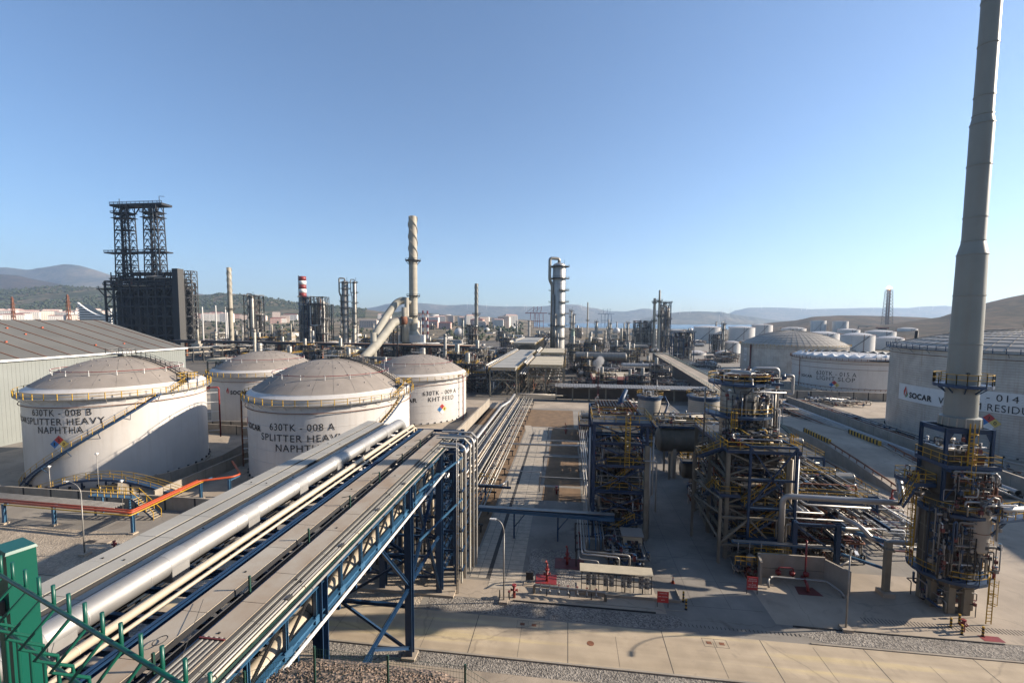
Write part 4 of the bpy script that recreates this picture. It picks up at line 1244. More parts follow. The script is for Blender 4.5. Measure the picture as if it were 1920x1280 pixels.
# stile over the dike wall
ST = thing('stair_bridge', 'blue and yellow stepover stair climbing across the dike wall in front of the left tank', 'stair', (-67, 58, 0))
mb = MB().use('steel_blue_light').box(-71.5, 57.0, 3.0, -64.6, 58.3, 3.1)
mb.box(-72, 57, 2.8, -71.6, 58.3, 3.1)
for x in (-71, -65): mb.box(x - .1, 57, 0, x + .1, 57.2, 3).box(x - .1, 58.1, 0, x + .1, 58.3, 3)
mb.build('platform', ST)
mb = MB().use('steel_blue')
for k in range(11): mb.use('cream').box(-64.6 + k * .33, 57.0, 2.85 - k * .27, -64.3 + k * .33, 58.3, 2.9 - k * .27)
mb.use('steel_blue').beam((-64.6, 57.0, 2.95), (-61.0, 57.0, .1), .06, .25).beam((-64.6, 58.3, 2.95), (-61.0, 58.3, .1), .06, .25)
mb.build('steps', ST)
mb = MB().use('yellow').rail([(-71.5, 57, 3.1), (-64.6, 57, 3.1)], 1.1, 1.2, .07).rail([(-71.5, 58.3, 3.1), (-64.6, 58.3, 3.1)], 1.1, 1.2, .07)
for yy in (57, 58.3):
    mb.beam((-64.6, yy, 4.2), (-61, yy, 1.2), .07)
    for k in range(4): mb.beam((-64.6 + k * 1.2, yy, 3 - k), (-64.6 + k * 1.2, yy, 4.2 - k), .07)
mb.build('handrail', ST)
SB = thing('curved_walkway', 'dark blue arched walkway with yellow rails at the foot of the left tank', 'walkway', (-76, 62, 0))
mb = MB().use('steel_blue')
P = [(-88 + k * 2.0, 61.5 + .25 * k, .8 + 2.6 * sin(pi * k / 12)) for k in range(13)]
for a, b_ in zip(P[:-1], P[1:]): mb.beam(a, b_, 1.5, .14); mb.beam((a[0], a[1] - .7, a[2]), (b_[0], b_[1] - .7, b_[2]), .12, .35)
for p in P[2:11:2]: mb.beam((p[0], p[1], 0), p, .2)
mb.build('deck', SB)
mb = MB().use('yellow')
for s in (-.7, .7):
    for a, b_ in zip(P[:-1], P[1:]):
        for hh in (.6, 1.1): mb.beam((a[0], a[1] + s, a[2] + hh), (b_[0], b_[1] + s, b_[2] + hh), .06)
        mb.beam((a[0], a[1] + s, a[2]), (a[0], a[1] + s, a[2] + 1.1), .06)
mb.build('handrail', SB)
# dike walls
def wall(label, pts, h, w=.3, mt='concrete_wall'):
    mb = MB().use(mt)
    for a, b_ in zip(pts[:-1], pts[1:]):
        mb.beam((a[0], a[1], h / 2), (b_[0], b_[1], h / 2), w, h)
        L = hypot(b_[0] - a[0], b_[1] - a[1]); n = int(L / 5)
        mb.use('joint')
        for k in range(1, n): x = a[0] + (b_[0] - a[0]) * k / n; y = a[1] + (b_[1] - a[1]) * k / n; mb.box(x - w / 2 - .012, y - w / 2 - .012, 0, x + w / 2 + .012, y - w / 2 + .01, h)
        mb.use(mt)
    return solo('dike_wall', mb, label, 'wall')
wall('low concrete wall behind the blue posts of the red pipeline', [(-130, 60.5), (-26, 60.5)], 2.2)
wall('curving concrete wall stepping round the right side of the left tank', [(-76, 62), (-71, 70), (-69.5, 80), (-72, 92), (-80, 103), (-100, 105)], 2.4)
wall('tan concrete wall at the foot of the rear left tank', [(-130, 104.6), (-62, 106)], 3.0)
mb = MB().use('concrete').box(-80, 92.2, .02, -66, 104, .06)
struct('apron', mb)
for k, (x, y0, y1) in enumerate(((-66, 62, 104),)): wall('concrete wall between the two front white tanks', [(x, y0), (x - 1, y1)], 2.3)
# small yard things
def hydrant(label, x, y, s=1.0, dark=False, monitor=False):
    mb = MB().use('red').cyl((x, y, 0), (x, y, 1.0 * s), .12 * s, 10).cyl((x, y, .98 * s), (x, y, 1.12 * s), .19 * s, 10).cyl((x - .3 * s, y, .65 * s), (x + .3 * s, y, .65 * s), .08 * s, 8).cyl((x, y - .28 * s, .7 * s), (x, y + .28 * s, .7 * s), .08 * s, 8)
    mb.cyl((x - .3 * s, y, .65 * s), (x - .24 * s, y, .65 * s), .13 * s, 8).cyl((x + .24 * s, y, .65 * s), (x + .3 * s, y, .65 * s), .13 * s, 8)
    if monitor: mb.cyl((x, y, 1.1 * s), (x, y, 1.55 * s), .08 * s, 8).tube([(x, y, 1.55 * s), (x - .1, y - .25, 1.9 * s), (x - .15, y - .9 * s, 2.15 * s)], .06 * s, 8)
    return solo('fire_hydrant', mb, label, 'hydrant')
hydrant('small red hydrant on the gravel left of the pipe bridge', -58.3, 48.9, 1.0)
hydrant('red fire monitor on a red painted pad in the sun beside the roofed panel rack', -2.0, 49.4, 1.35, monitor=True)
hydrant('red fire monitor standing in shade behind the red painted pad', .3, 53.2, 1.35, monitor=True)
hydrant('dark red fire monitor beside the shaded pipes, farthest of the three in the middle yard', 1.9, 57.2, 1.3, monitor=True)
hydrant('red hydrant between four striped posts at the right edge of the road', 38.7, 46.5, 1.1)
hydrant('red hydrant in the shade right of the heater foot', 50.2, 57.0, 1.3)
hydrant('red fire monitor beside the ramp behind the front pipe rack', 52.0, 76.5, 1.8, monitor=True)
hydrant('dark red hydrant on the grass strip at the foot of the mid lamp post', -5.4, 45.9, 1.3)
hydrant('red monitor on the sunlit dirt plot far down the footpath', -.2, 117, 1.5, monitor=True)
hydrant('small red hydrant lying in shade near the covered blue beam', -1.6, 75.5, 1.2)
sheet('painted_pad', 'red', rect(-3.3, 48.75, -.9, 50.7), 0.06, .05)
sheet('painted_pad', 'red_dark', rect(-1.2, 52.2, 2.4, 54.6), 0.05, .04)
mb = MB().use('concrete').box(-62.5, 49.9, 0, -60.6, 50.8, .12); mb.use('steel_dark').box(-64.0, 49.7, 0, -62.7, 50.5, .05); struct('manhole_slab', mb)
def lamp(label, x, y, h=9.0, arm=1.6, ang=180, group=None):
    T = thing('street_lamp', label, 'lamp post', (x, y, 0), group=group)
    mb = MB().use('galv').cyl((x, y, .3), (x, y, h - 1.4), .085, 10, .06)
    a = radians(ang); pts = [(x, y, h - 1.42)]
    for k in range(7):
        t = k / 6 * pi / 2; pts.append((x + cos(a) * arm * (1 - cos(t)), y + sin(a) * arm * (1 - cos(t)), h - 1.4 + 1.4 * sin(t)))
    mb.tube(pts, .05, 8); mb.build('pole', T)
    e = pts[-1]; mb = MB().use('white_clean'); mb.beam((e[0], e[1], e[2]), (e[0] + cos(a) * .7, e[1] + sin(a) * .7, e[2] - .05), .26, .12); mb.build('lamp_head', T)
    mb = MB().use('concrete').box(x - .45, y - .45, 0, x + .45, y + .45, .3); mb.build('base', T)
    return T
lamp('curved lamp post in the left yard in front of the red pipeline', -60.5, 47.1, 9.4, 2.0, 176)
lamp('slim lamp post at the road edge beside the footpath', -6.4, 44.9, 9.0, .9, 170)
lamp('lamp post standing on the road verge in front of the pipe rack at right', 27.4, 45.2, 8.9, 2.0, 250)
lamp('lamp post beyond the ramp near the light slop tank', 58.3, 127.5, 9.5, .8, 180)
lamp('tall lamp post beside the elevated road, left of the braced column', 41.5, 131, 11, .8, 180)
# wash light bracket masts are small floodlights on the left tank dike
for lb, x, y, z in (('small white floodlight on a post by the stepover stair', -68.3, 58.9, 4.9), ('white floodlight on a short mast before the left tank, near its stair foot', -85.2, 61.8, 5.4), ('white floodlight above the stair of the left tank', -76.2, 62.0, 7.9)):
    mb = MB().use('galv').cyl((x, y, 0), (x, y, z), .05, 6); mb.use('white_clean').cyl((x, y, z), (x, y, z + .18), .32, 10, .08).cyl((x, y, z - .22), (x, y, z), .16, 8)
    solo('floodlight', mb, lb, 'floodlight')
# tall red standpipes with ladder brackets beside tanks
def standpipe(label, x, y, z0, z1, tx, ty, mt='red_dark'):
    mb = MB().use(mt).tube([(tx, ty, z1 + .0), (x, y, z1), (x, y, z0)], .16, 8, bend=.4)
    z = z0 + 1.5
    while z < z1 - 1: mb.use('white_clean').beam((x, y, z), (tx, ty, z), .12); z += 2.1
    return solo('standpipe', mb, label, 'pipe')
standpipe('dark red standpipe on the left side of the tank beside the warehouse', -103.6, 79.5, .5, 16.0, -102.6, 79.3)
standpipe('bright red standpipe on the right side of the left tank', -76.2, 87.9, 4, 15.0, -78.2, 86.6, 'red')
standpipe('brown standpipe on the left side of the tank behind the pipe bridge', -64.4, 79.8, .5, 15.4, -62.9, 80.4, 'rust')
standpipe('red standpipe on the right side of the KHT feed tank', -31.0, 128.8, 0, 13.6, -32.4, 128.0, 'red')

# ================================================================== WAREHOUSE
W = thing('warehouse', 'huge grey green warehouse with a ribbed metal roof at the left edge', 'warehouse', (-164, 98, 0))
ex, rx, ez, rzz, ya, yb = -131.0, -164.0, 20.1, 29.35, 20, 137
mb = MB().use('warehouse_wall').box(ex - .3, ya, 0, ex, yb, ez - .5)
y = ya
while y < yb: mb.box(ex, y, .5, ex + .03, y + .12, ez - .7); y += .8
mb.prism([(ex - .3, yb - .3), (ex - .3, yb), (-197, yb), (-197, yb - .3)], 0, ez - .6)
mb.poly([(ex, yb, ez - .6), (-197, yb, ez - .6), (rx, yb, rzz - .3)]); mb.poly([(ex, yb - .3, ez - .6), (rx, yb - .3, rzz - .3), (-197, yb - .3, ez - .6)])
mb.build('wall', W)
mb = MB().use('warehouse_roof')
for s, xe in ((1, ex + .5), (-1, -197.5)):
    mb.hexa([(xe, ya, ez - .25), (rx, ya, rzz - .25), (rx, yb + .4, rzz - .25), (xe, yb + .4, ez - .25), (xe, ya, ez), (rx, ya, rzz), (rx, yb + .4, rzz), (xe, yb + .4, ez)])
mb.build('roof', W)
mb = MB().use('rust')
y = ya + 3
while y < yb: mb.beam((ex + .5, y, ez + .05), (rx, y, rzz + .05), .22, .16); y += 5.6
for k in range(9):
    yy = 88 + 5.6 * (k % 5) * 1.5; t = .2 + .18 * (k % 4); mb.use('orange').box(ex - 33 * t - .2, yy, ez + 9.2 * t, ex - 33 * t + .2, yy + .4, ez + 9.2 * t + .4); mb.use('rust')
mb.build('roof_rib', W)
mb = MB().use('white_clean').box(ex + .5, ya, ez - .45, ex + .75, yb + .4, ez + .06); mb.build('gutter', W)
mb = MB().use('steel_blue')
for z in (6.2, 10.2): mb.box(ex + .1, 92, z, ex + 3.0, 92.2, z + .25).beam((ex + .1, 92.1, z - 1.2), (ex + 2.8, 92.1, z), .15)
mb.build('bracket', W)

# ================================================================== FENCES
# green weld mesh fence on the crest of the bank
FN = thing('mesh_fence', 'thin dark green weld mesh fence along the crest of the gravel bank', 'fence', (-6, 13.2, 17))
posts = [(-13.5, 13.2), (-10.9, 13.2), (-8.3, 13.2), (-5.7, 13.15), (-3.1, 13.1), (-.5, 13.05), (2.1, 13.0), (4.7, 13.0)]
ztop = lambda x: 19.0 - max(0, (x + 3.1)) * .55 - max(0, -(x + 8.3)) * .45
mb = MB().use('dark_green')
for x, y in posts: mb.box(x - .03, y - .03, ztop(x) - 2.6, x + .03, y + .03, ztop(x) + .08)
mb.build('post', FN)
mb = MB().use('dark_green')
for (xa, y_a), (xb, y_b) in zip(posts[:-1], posts[1:]):
    za, zb = ztop(xa), ztop(xb)
    for k in range(9): mb.beam((xa, y_a, za - k * .2), (xb, y_b, zb - k * .2), .007)
    n = 26
    for k in range(1, n): t = k / n; mb.beam((xa + (xb - xa) * t, y_a, za + (zb - za) * t), (xa + (xb - xa) * t, y_a, za + (zb - za) * t - 1.7), .005)
mb.build('mesh', FN)
# near fence: post and folded mesh an arm's length from the lens
NF = thing('mesh_fence', 'bright green mesh fence with one thick post, in the lower left corner', 'fence', (-1.9, 1.2, 28))
ax, ay, bx, by = -0.985, 0.633, 0.6, 0.118
ux, uy = (bx - ax), (by - ay); L = hypot(ux, uy); ux /= L; uy /= L; nx, ny = uy, -ux     # n points to the lens side
if nx * (0 - ax) + ny * (0 - ay) < 0: nx, ny = -nx, -ny
mb = MB().use('green_paint')
px_, py_ = ax - ux * 0.078 - nx * .04, ay - uy * 0.078 - ny * .04
def pt(u, v, z): return (px_ + ux * u + nx * v, py_ + uy * u + ny * v, z)
hw, hd, zt = .029, .02, 29.56
mb.hexa([pt(-hw, -hd, 28.4), pt(hw, -hd, 28.4), pt(hw, hd, 28.4), pt(-hw, hd, 28.4), pt(-hw, -hd, zt), pt(hw, -hd, zt), pt(hw, hd, zt), pt(-hw, hd, zt)])
mb.hexa([pt(-hw - .002, -hd - .002, zt + .0005), pt(hw + .002, -hd - .002, zt + .0005), pt(hw + .002, hd + .002, zt + .0005), pt(-hw - .002, hd + .002, zt + .0005), pt(-hw, -hd, zt + .006), pt(hw, -hd, zt + .006), pt(hw, hd, zt + .006), pt(-hw, hd, zt + .006)])
NP = mb.build('post', NF)
mb = MB().use('steel_grey')
for zc_ in (29.44, 29.2, 28.95):
    a_, b_ = pt(-.012, hd + .001, zc_), pt(.012, hd + .008, zc_ + .03)
    mb.hexa([pt(-.012, hd + .001, zc_), pt(.012, hd + .001, zc_), pt(.012, hd + .008, zc_), pt(-.012, hd + .008, zc_), pt(-.012, hd + .001, zc_ + .03), pt(.012, hd + .001, zc_ + .03), pt(.012, hd + .008, zc_ + .03), pt(-.012, hd + .008, zc_ + .03)])
mb.build('clip', NP)
mb = MB().use('green_wire')
z0 = 29.555
def wp(s, dz, out=0): return (ax + ux * s + nx * out, ay + uy * s + ny * out, z0 + dz)
for dz in (0, -.1, -.3, -.5): mb.tube([wp(-.8, dz, .006), wp(L, dz, .006)], .0031, 8)
k = -14
while k * .05 < L:
    s = k * .05
    mb.tube([wp(s, .028), wp(s, .0), wp(s, -.012), wp(s, -.05, .04), wp(s, -.088), wp(s, -.1), wp(s, -.7)], .0026, 7)
    k += 1
mb.build('mesh', NF)
# ================================================================== PROCESS PLANT BUILDING BLOCKS
PIPE_M = ['silver', 'galv', 'cladding', 'cladding', 'steel_grey', 'steel_dark', 'cream', 'white_clean', 'steel_grey', 'rust', 'steel_dark']
def grid_frame(T, x0, y0, x1, y1, levels, nx, ny, mt='steel_blue', w=.3, brace=True, low_mt=None, low_z=0, world=True, name='steel_frame'):
    mb = MB()
    X = [x0 + (x1 - x0) * i / nx for i in range(nx + 1)]; Y = [y0 + (y1 - y0) * j / ny for j in range(ny + 1)]
    zt = levels[-1]
    for x in X:
        for y in Y:
            if low_mt and low_z > 0:
                mb.use(low_mt).box(x - w * .8, y - w * .8, 0, x + w * .8, y + w * .8, low_z); mb.use(mt).ibeam((x, y, low_z), (x, y, zt), w, w, .04)
            else: mb.use(mt).ibeam((x, y, 0), (x, y, zt), w, w, .04)
    mb.use(mt)
    for z in levels:
        for y in Y: mb.ibeam((x0, y, z - .15), (x1, y, z - .15), w * .7, .3, .03)
        for x in X: mb.ibeam((x, y0, z - .15), (x, y1, z - .15), w * .7, .3, .03)
    if brace:
        zz = [0] + list(levels)
        for k in range(len(zz) - 1):
            a, b_ = zz[k] + .2, zz[k + 1] - .3
            for y in (y0, y1):
                i = (k % nx); mb.beam((X[i], y, a), (X[i + 1], y, b_), w * .45); mb.beam((X[i + 1], y, a), (X[i], y, b_), w * .45)
            for x in (x0, x1):
                j = (k + 1) % ny; mb.beam((x, Y[j], a), (x, Y[j + 1], b_), w * .45)
    return mb.build(name, T, world)
def decks(T, lst, mt='steel_grey', rail='yellow', edge='steel_blue', world=True, rt_=.055):
    mb = MB(); rb = MB().use(rail)
    for x0, y0, x1, y1, z in lst:
        mb.use(mt).box(x0, y0, z, x1, y1, z + .05); mb.use(edge)
        mb.box(x0 - .04, y0 - .04, z - .28, x1 + .04, y0 - .002, z + .12).box(x0 - .04, y1 + .002, z - .28, x1 + .04, y1 + .04, z + .12).box(x0 - .04, y0, z - .28, x0 - .002, y1, z + .12).box(x1 + .002, y0, z - .28, x1 + .04, y1, z + .12)
        rb.rail([(x0, y0, z), (x1, y0, z), (x1, y1, z), (x0, y1, z)], 1.1, 1.5, rt_, closed=True)
    D_ = mb.build('deck', T, world); rb.build('handrail', D_, world)
def valve(mb, x, y, z, s=1.0, mt='steel_grey'):
    mb.use(mt).box(x - .18 * s, y - .18 * s, z - .18 * s, x + .18 * s, y + .18 * s, z + .18 * s)
    mb.cyl((x, y, z), (x, y, z + .5 * s), .04 * s, 6)
    mb.use(random.choice(['red_dark', 'steel_blue_light', mt])).cyl((x, y, z + .5 * s), (x, y, z + .54 * s), .2 * s, 8)
def jumble(x0, y0, z0, x1, y1, z1, n, seed, rs=(.05, .07, .1, .14), mats=None, valves=True, seg=6, steps=3):
    """orthogonal pipe runs with bends inside a box, with valves and flanges on them"""
    rnd = random.Random(seed); mb = MB(); mats = mats or PIPE_M
    for k in range(n):
        r = rnd.choice(rs); p = [rnd.uniform(x0, x1), rnd.uniform(y0, y1), rnd.uniform(z0, z1)]
        pts = [tuple(p)]; last = -1
        for s in range(rnd.randint(2, steps + 1)):
            ax_ = rnd.choice([a for a in (0, 1, 2) if a != last]); last = ax_
            lo, hi = ((x0, x1), (y0, y1), (z0, z1))[ax_]
            p[ax_] = rnd.uniform(lo, hi); pts.append(tuple(p))
        if rnd.random() < .4: p[2] = 0.05 if z0 < 1.5 else z0; pts.append(tuple(p))
        P = [pts[0]]
        for q in pts[1:]:
            if (Vector(q) - Vector(P[-1])).length > .15: P.append(q)
        if len(P) < 2: continue
        mb.use(rnd.choice(mats)).tube(P, r, seg, bend=r * 3)
        if valves and rnd.random() < .7:
            a, b_ = P[0], P[1]; t = rnd.random()
            q = [a[i] + (b_[i] - a[i]) * t for i in range(3)]; random.seed(seed + k); valve(mb, *q, s=.6 + r * 5, mt=rnd.choice(['steel_grey', 'galv', 'red_dark', 'steel_blue']))
    return mb
def vessel_h(mb, x0, x1, y, z, r, mt='cladding', seg=20, saddles=True, axis='x', bands=True):
    def P(a, b_, c): return (a, b_, c) if axis == 'x' else (b_, a, c)
    mb.use(mt).cyl(P(x0, y, z), P(x1, y, z), r, seg, caps=False)
    for xa, s in ((x0, -1), (x1, 1)):
        pr = (xa, r)
        for k in range(1, 5):
            a = k / 4 * pi / 2; c = (xa + s * r * .45 * sin(a), r * max(cos(a), .02)); mb.cyl(P(pr[0], y, z), P(c[0], y, z), pr[1], seg, c[1], caps=(k == 4)); pr = c
    if bands:
        mb.use('steel_grey'); n = max(2, int(abs(x1 - x0) / 2))
        for k in range(n + 1): xx = x0 + (x1 - x0) * k / n; mb.cyl(P(xx - .04, y, z), P(xx + .04, y, z), r + .02, seg)
    if saddles:
        mb.use('concrete')
        for t in (.18, .82):
            xx = x0 + (x1 - x0) * t
            if axis == 'x': mb.box(xx - .3, y - r * .8, 0, xx + .3, y + r * .8, z - r * .6)
            else: mb.box(y - r * .8, xx - .3, 0, y + r * .8, xx + .3, z - r * .6)
    mb.use(mt); xx = (x0 + x1) / 2; mb.cyl(P(xx, y, z + r * .9), P(xx, y, z + r + .5), r * .25, 10)
def vessel_v(mb, x, y, z0, z1, r, mt='cladding', seg=24, bands=3.0):
    prof = [(r, 0), (r, z1 - z0)] + [(r * cos(a), z1 - z0 + r * .5 * sin(a)) for a in (.4, .8, 1.2)] + [(0, z1 - z0 + r * .5)]
    mb.use(mt).lathe(prof, (x, y, z0), seg)
    if bands:
        mb.use('steel_grey'); z = z0 + bands * .5
        while z < z1: mb.lathe([(r + .002, -.03), (r + .03, -.03), (r + .03, .03), (r + .002, .03)], (x, y, z), seg, smooth=False); z += bands
def ring_platform(T, x, y, z, r0, r1, a0=0, a1=360, deck='steel_blue', rail='yellow', world=True, brackets=True):
    n = max(4, int((a1 - a0) / 20)); mb = MB().use(deck)
    mb.lathe([(r0, 0), (r1, 0), (r1, .12), (r0, .12), (r0, 0)], (x, y, z), n, radians(a0), radians(a1), smooth=False)
    mb.lathe([(r1 - .02, -.16), (r1 + .05, -.16), (r1 + .05, .16), (r1 - .02, .16)], (x, y, z), n, radians(a0), radians(a1), smooth=False)
    if brackets:
        for k in range(0, n + 1, 2):
            a = radians(a0 + (a1 - a0) * k / n); mb.beam((x + r0 * cos(a), y + r0 * sin(a), z - (r1 - r0) * .8), (x + (r1 - .1) * cos(a), y + (r1 - .1) * sin(a), z), .1)
    D_ = mb.build('platform', T, world)
    rb = MB().use(rail)
    pts = [(x + r1 * cos(radians(a0 + (a1 - a0) * k / n)), y + r1 * sin(radians(a0 + (a1 - a0) * k / n)), z + .12) for k in range(n + 1)]
    rb.rail(pts, 1.1, 9, .06); rb.build('handrail', D_, world)
def stairs(mb_s, mb_r, p, q, w=.8, axis='x', mt='steel_blue'):
    """flight from p (low) to q (high) with stringers, treads and rails"""
    p = Vector(p); q = Vector(q); side = Vector((0, w / 2, 0)) if axis == 'x' else Vector((w / 2, 0, 0))
    mb_s.use(mt)
    for s in (-1, 1): mb_s.beam(p + side * s, q + side * s, .06, .28)
    n = max(3, int((q.z - p.z) / .22))
    for k in range(n): c = p.lerp(q, (k + .5) / n); mb_s.beam(c - side, c + side, .24, .03)
    for s in (-1, 1):
        a, b_ = p + side * s, q + side * s
        for hh in (.55, 1.05): mb_r.beam(a + Vector((0, 0, hh)), b_ + Vector((0, 0, hh)), .055)
        for k in range(5): c = a.lerp(b_, k / 4); mb_r.beam(c, c + Vector((0, 0, 1.05)), .055)

# ================================================================== UNIT A (left of the aisle)
UA = thing('process_structure', 'dark blue multi deck steel structure with yellow rails left of the wide aisle', 'process unit', (7.5, 68, 0))
grid_frame(UA, 3.8, 61, 10.9, 75, [2.8, 6.6, 10.3, 13.4, 16.2], 1, 3, w=.34, low_mt=None)
decks(UA, [(3.5, 60.6, 11.3, 66.0, 16.2), (5.6, 60.8, 10.8, 65, 10.3), (4.0, 61.2, 10.7, 70, 6.6), (3.9, 66.5, 10.8, 75, 13.4)])
mb = MB().use('yellow').ladder(8.2, 60.4, 10.3, 16.2, 0, -1, .6, .07).ladder(11.2, 63, 6.6, 13.4, 1, 0, .6, .07)
mb.build('ladder', UA)
ms, mr = MB(), MB().use('yellow')
stairs(ms, mr, (6, 61.8, 6.6), (10.2, 61.8, 10.3)); stairs(ms, mr, (10.2, 63.0, 10.3), (6.4, 63.0, 13.4)); stairs(ms, mr, (10.6, 66, 0.1), (10.6, 72, 2.8), axis='y'); stairs(ms, mr, (5.2, 60.9, .1), (9.4, 60.9, 2.8))
ms.build('stairs', UA); mr.build('stair_rail', UA)
for a_ in ((6.2, 70.5, 2.8, 12.0, 1.1, 'cladding'), (9.2, 72.5, 2.8, 15.0, .8, 'galv')): mb = MB(); vessel_v(mb, *a_); mb.build('vertical_vessel', UA)
for a_ in ((4.6, 10.2, 64.2, 4.4, .75, 'cladding'), (4.8, 9.8, 67.5, 8.0, .7, 'cream'), (5, 9.8, 63.2, 11.6, .55, 'silver')): mb = MB(); vessel_h(mb, *a_, saddles=False); mb.build('horizontal_vessel', UA)
jumble(3.9, 61.2, .4, 10.8, 74.5, 2.6, 90, 21).build('pipework', UA)
jumble(3.9, 61.0, 3.0, 10.8, 74.5, 6.4, 84, 22).build('pipework', UA)
jumble(3.9, 61.0, 6.9, 10.8, 74.5, 10.1, 80, 23).build('pipework', UA)
jumble(3.9, 61.0, 10.6, 10.8, 74.5, 13.2, 70, 24).build('pipework', UA)
mb = jumble(4.2, 61.5, 16.4, 10.8, 74.5, 17.4, 16, 25, rs=(.06, .09)); mb.use('steel_blue').cyl((7.9, 70, 16.4), (9.3, 71.5, 19.2), .5, 12, .3)
mb.use('rust').box(4.6, 68.2, 16.3, 10.4, 74, 16.9)
for k in range(12): mb.use('steel_dark').box(4.7 + k * .48, 68.3, 16.92, 4.9 + k * .48, 73.8, 17.1)
mb.build('top_equipment', UA)
mb = MB().use('silver')
mb.tube([(11.3, 60.7, 13), (11.3, 60.7, .3)], .09, 8).tube([(11.9, 62, 14.2), (11.9, 62, 6.0), (11.4, 62, 5.6), (11.4, 62, .3)], .11, 8, bend=.3).tube([(3.2, 60.6, 15.5), (3.2, 60.6, .3)], .12, 8)
mb.tube([(10.6, 60.5, 11.2), (12.1, 60.5, 11.2), (12.1, 60.5, 4.2)], .1, 8, bend=.3)
mb.build('drop_pipes', UA)
mb = MB().use('fireproof').box(10.6, 60.6, 0, 11.2, 61.2, 13.2); mb.build('fireproof_column', UA)
# piping in front of unit A that runs down towards the panel rack
FP = thing('pipe_run', 'grey and pale blue pipes running down to the roofed panel rack', 'pipe run', (3.6, 54, 0))
for k in range(9):
    x = 1.7 + k * .34 + (.5 if k > 4 else 0); mt = ['galv', 'silver', 'galv', 'galv', 'steel_blue_light', 'steel_blue_light', 'galv', 'steel_blue_light', 'galv'][k]
    e = [(x + .2 * k, 50.9, 1.9), (x + .2 * k, 50.9, .2)] if k in (0, 2, 3) else [(x, 50.9, .3)]
    mb = MB().use(mt)
    if k == 0: mb.tube([(x, 62, 2.4), (x, 50.9, 2.1), (3.9, 50.7, 2.1), (3.9, 50.7, .3)], .085, 8, bend=.3)
    elif k == 1: mb.tube([(x, 62, 2.6), (x, 51.6, 2.4), (6.3, 51.3, 2.4), (6.3, 51.3, .3)], .1, 8, bend=.3)
    elif k == 2: mb.tube([(x, 62, 2.6), (x, 52.2, 2.4), (7.6, 51.9, 2.4), (7.6, 51.9, .3)], .13, 8, bend=.3)
    else: mb.tube([(x, 62, 2.5), (x, 54.5 + .2 * k, 2.3), (x, 54.5 + .2 * k, .3)], .08, 8, bend=.3)
    mb.build('pipe', FP)
mb = MB().use('steel_dark')
for y in (53, 56.5, 60): mb.box(1.3, y - .08, 2.1, 5.4, y + .08, 2.25).box(1.3, y - .08, 0, 1.46, y + .08, 2.1).box(5.2, y - .08, 0, 5.36, y + .08, 2.1)
mb.build('support', FP)
PS = thing('pump_group', 'tangle of pumps and small pipes at the foot of the blue structure', 'pumps', (7, 56, 0))
jumble(4.9, 52.2, .3, 10.2, 60.0, 2.2, 60, 31, rs=(.04, .06, .08, .1), mats=['steel_grey', 'galv', 'steel_dark', 'silver', 'steel_blue']).build('pipework', PS)
mb = MB()
for k in range(7):
    x, y = 5.6 + (k % 3) * 1.7, 53.2 + (k // 3) * 2.3
    mb.use('concrete').box(x - .5, y - .4, 0, x + .5, y + .4, .3); mb.use('steel_blue').cyl((x - .4, y, .65), (x + .2, y, .65), .25, 10); mb.use('steel_grey').cyl((x + .2, y, .6), (x + .5, y, .6), .32, 10)
mb.build('pump', PS)
mb = MB().use('beige_panel').box(7.4, 56.5, 0, 9.8, 58.6, 2.5); mb.use('steel_dark').box(7.9, 56.44, 1.5, 8.4, 56.49, 2.0).box(8.9, 56.44, 1.5, 9.3, 56.49, 2.0); mb.use('roof_grey').box(7.2, 56.3, 2.52, 10, 58.8, 2.62)
solo('cabin', mb, 'small tan analyser cabin in the shade at the front of the blue structure', 'cabin')

# roofed electrical panel rack
EP = thing('panel_rack', 'pale roofed rack with four groups of grey electrical boxes at the road side', 'electrical panels', (5.6, 48.2, 0))
mb = MB().use('beige_panel').hexa([(1.7, 47.9, 2.35), (9.6, 47.9, 2.35), (9.6, 49.1, 2.6), (1.7, 49.1, 2.6), (1.7, 47.9, 2.42), (9.6, 47.9, 2.42), (9.6, 49.1, 2.67), (1.7, 49.1, 2.67)]); mb.build('roof', EP)
mb = MB().use('steel_grey')
for k in range(9): x = 1.9 + k * .95; mb.box(x - .04, 48.3, 0, x + .04, 48.38, 2.36)
for z in (.7, 1.25, 1.9): mb.box(1.9, 48.38, z, 9.5, 48.44, z + .08)
mb.build('frame', EP)
for g in range(4):
    mb = MB(); x0 = 2.4 + g * 1.9
    for i in range(2):
        for j in range(3):
            mb.use('galv' if (g + i + j) % 3 else 'tray').box(x0 + i * .62, 48.1, .75 + j * .46, x0 + .5 + i * .62, 48.29, 1.13 + j * .46); mb.use('steel_dark').box(x0 + .1 + i * .62, 48.08, .85 + j * .46, x0 + .2 + i * .62, 48.095, 1.0 + j * .46)
    mb.use('steel_dark')
    for k in range(8): mb.cyl((x0 + .08 + k * .14, 48.25, 0.05), (x0 + .08 + k * .14, 48.25, .75), .02, 5)
    mb.build('box_group', EP)
mb = MB().use('tile').box(1.4, 47.4, 0, 9.9, 49.6, .08); mb.build('base', EP)
struct('concrete_kerb', MB().use('concrete_wall').box(1.2, 47.3, 0, 12.4, 47.38, .3).box(12.32, 47.38, 0, 12.4, 49.5, .3).box(1.2, 45.9, 0, 12.4, 46.0, .05))
mb = MB().use('steel_dark').box(-4.35, 48.35, .6, -3.55, 48.45, 1.5)
for x in (-4.35, -3.55): mb.box(x - .03, 48.45, 0, x + .03, 48.51, 1.7)
for k in range(5): mb.cyl((-4.2 + k * .12, 48.4, 0), (-4.2 + k * .12, 48.4, .6), .02, 5)
mb.use('concrete').box(-4.6, 48.1, 0, -3.3, 48.8, .08)
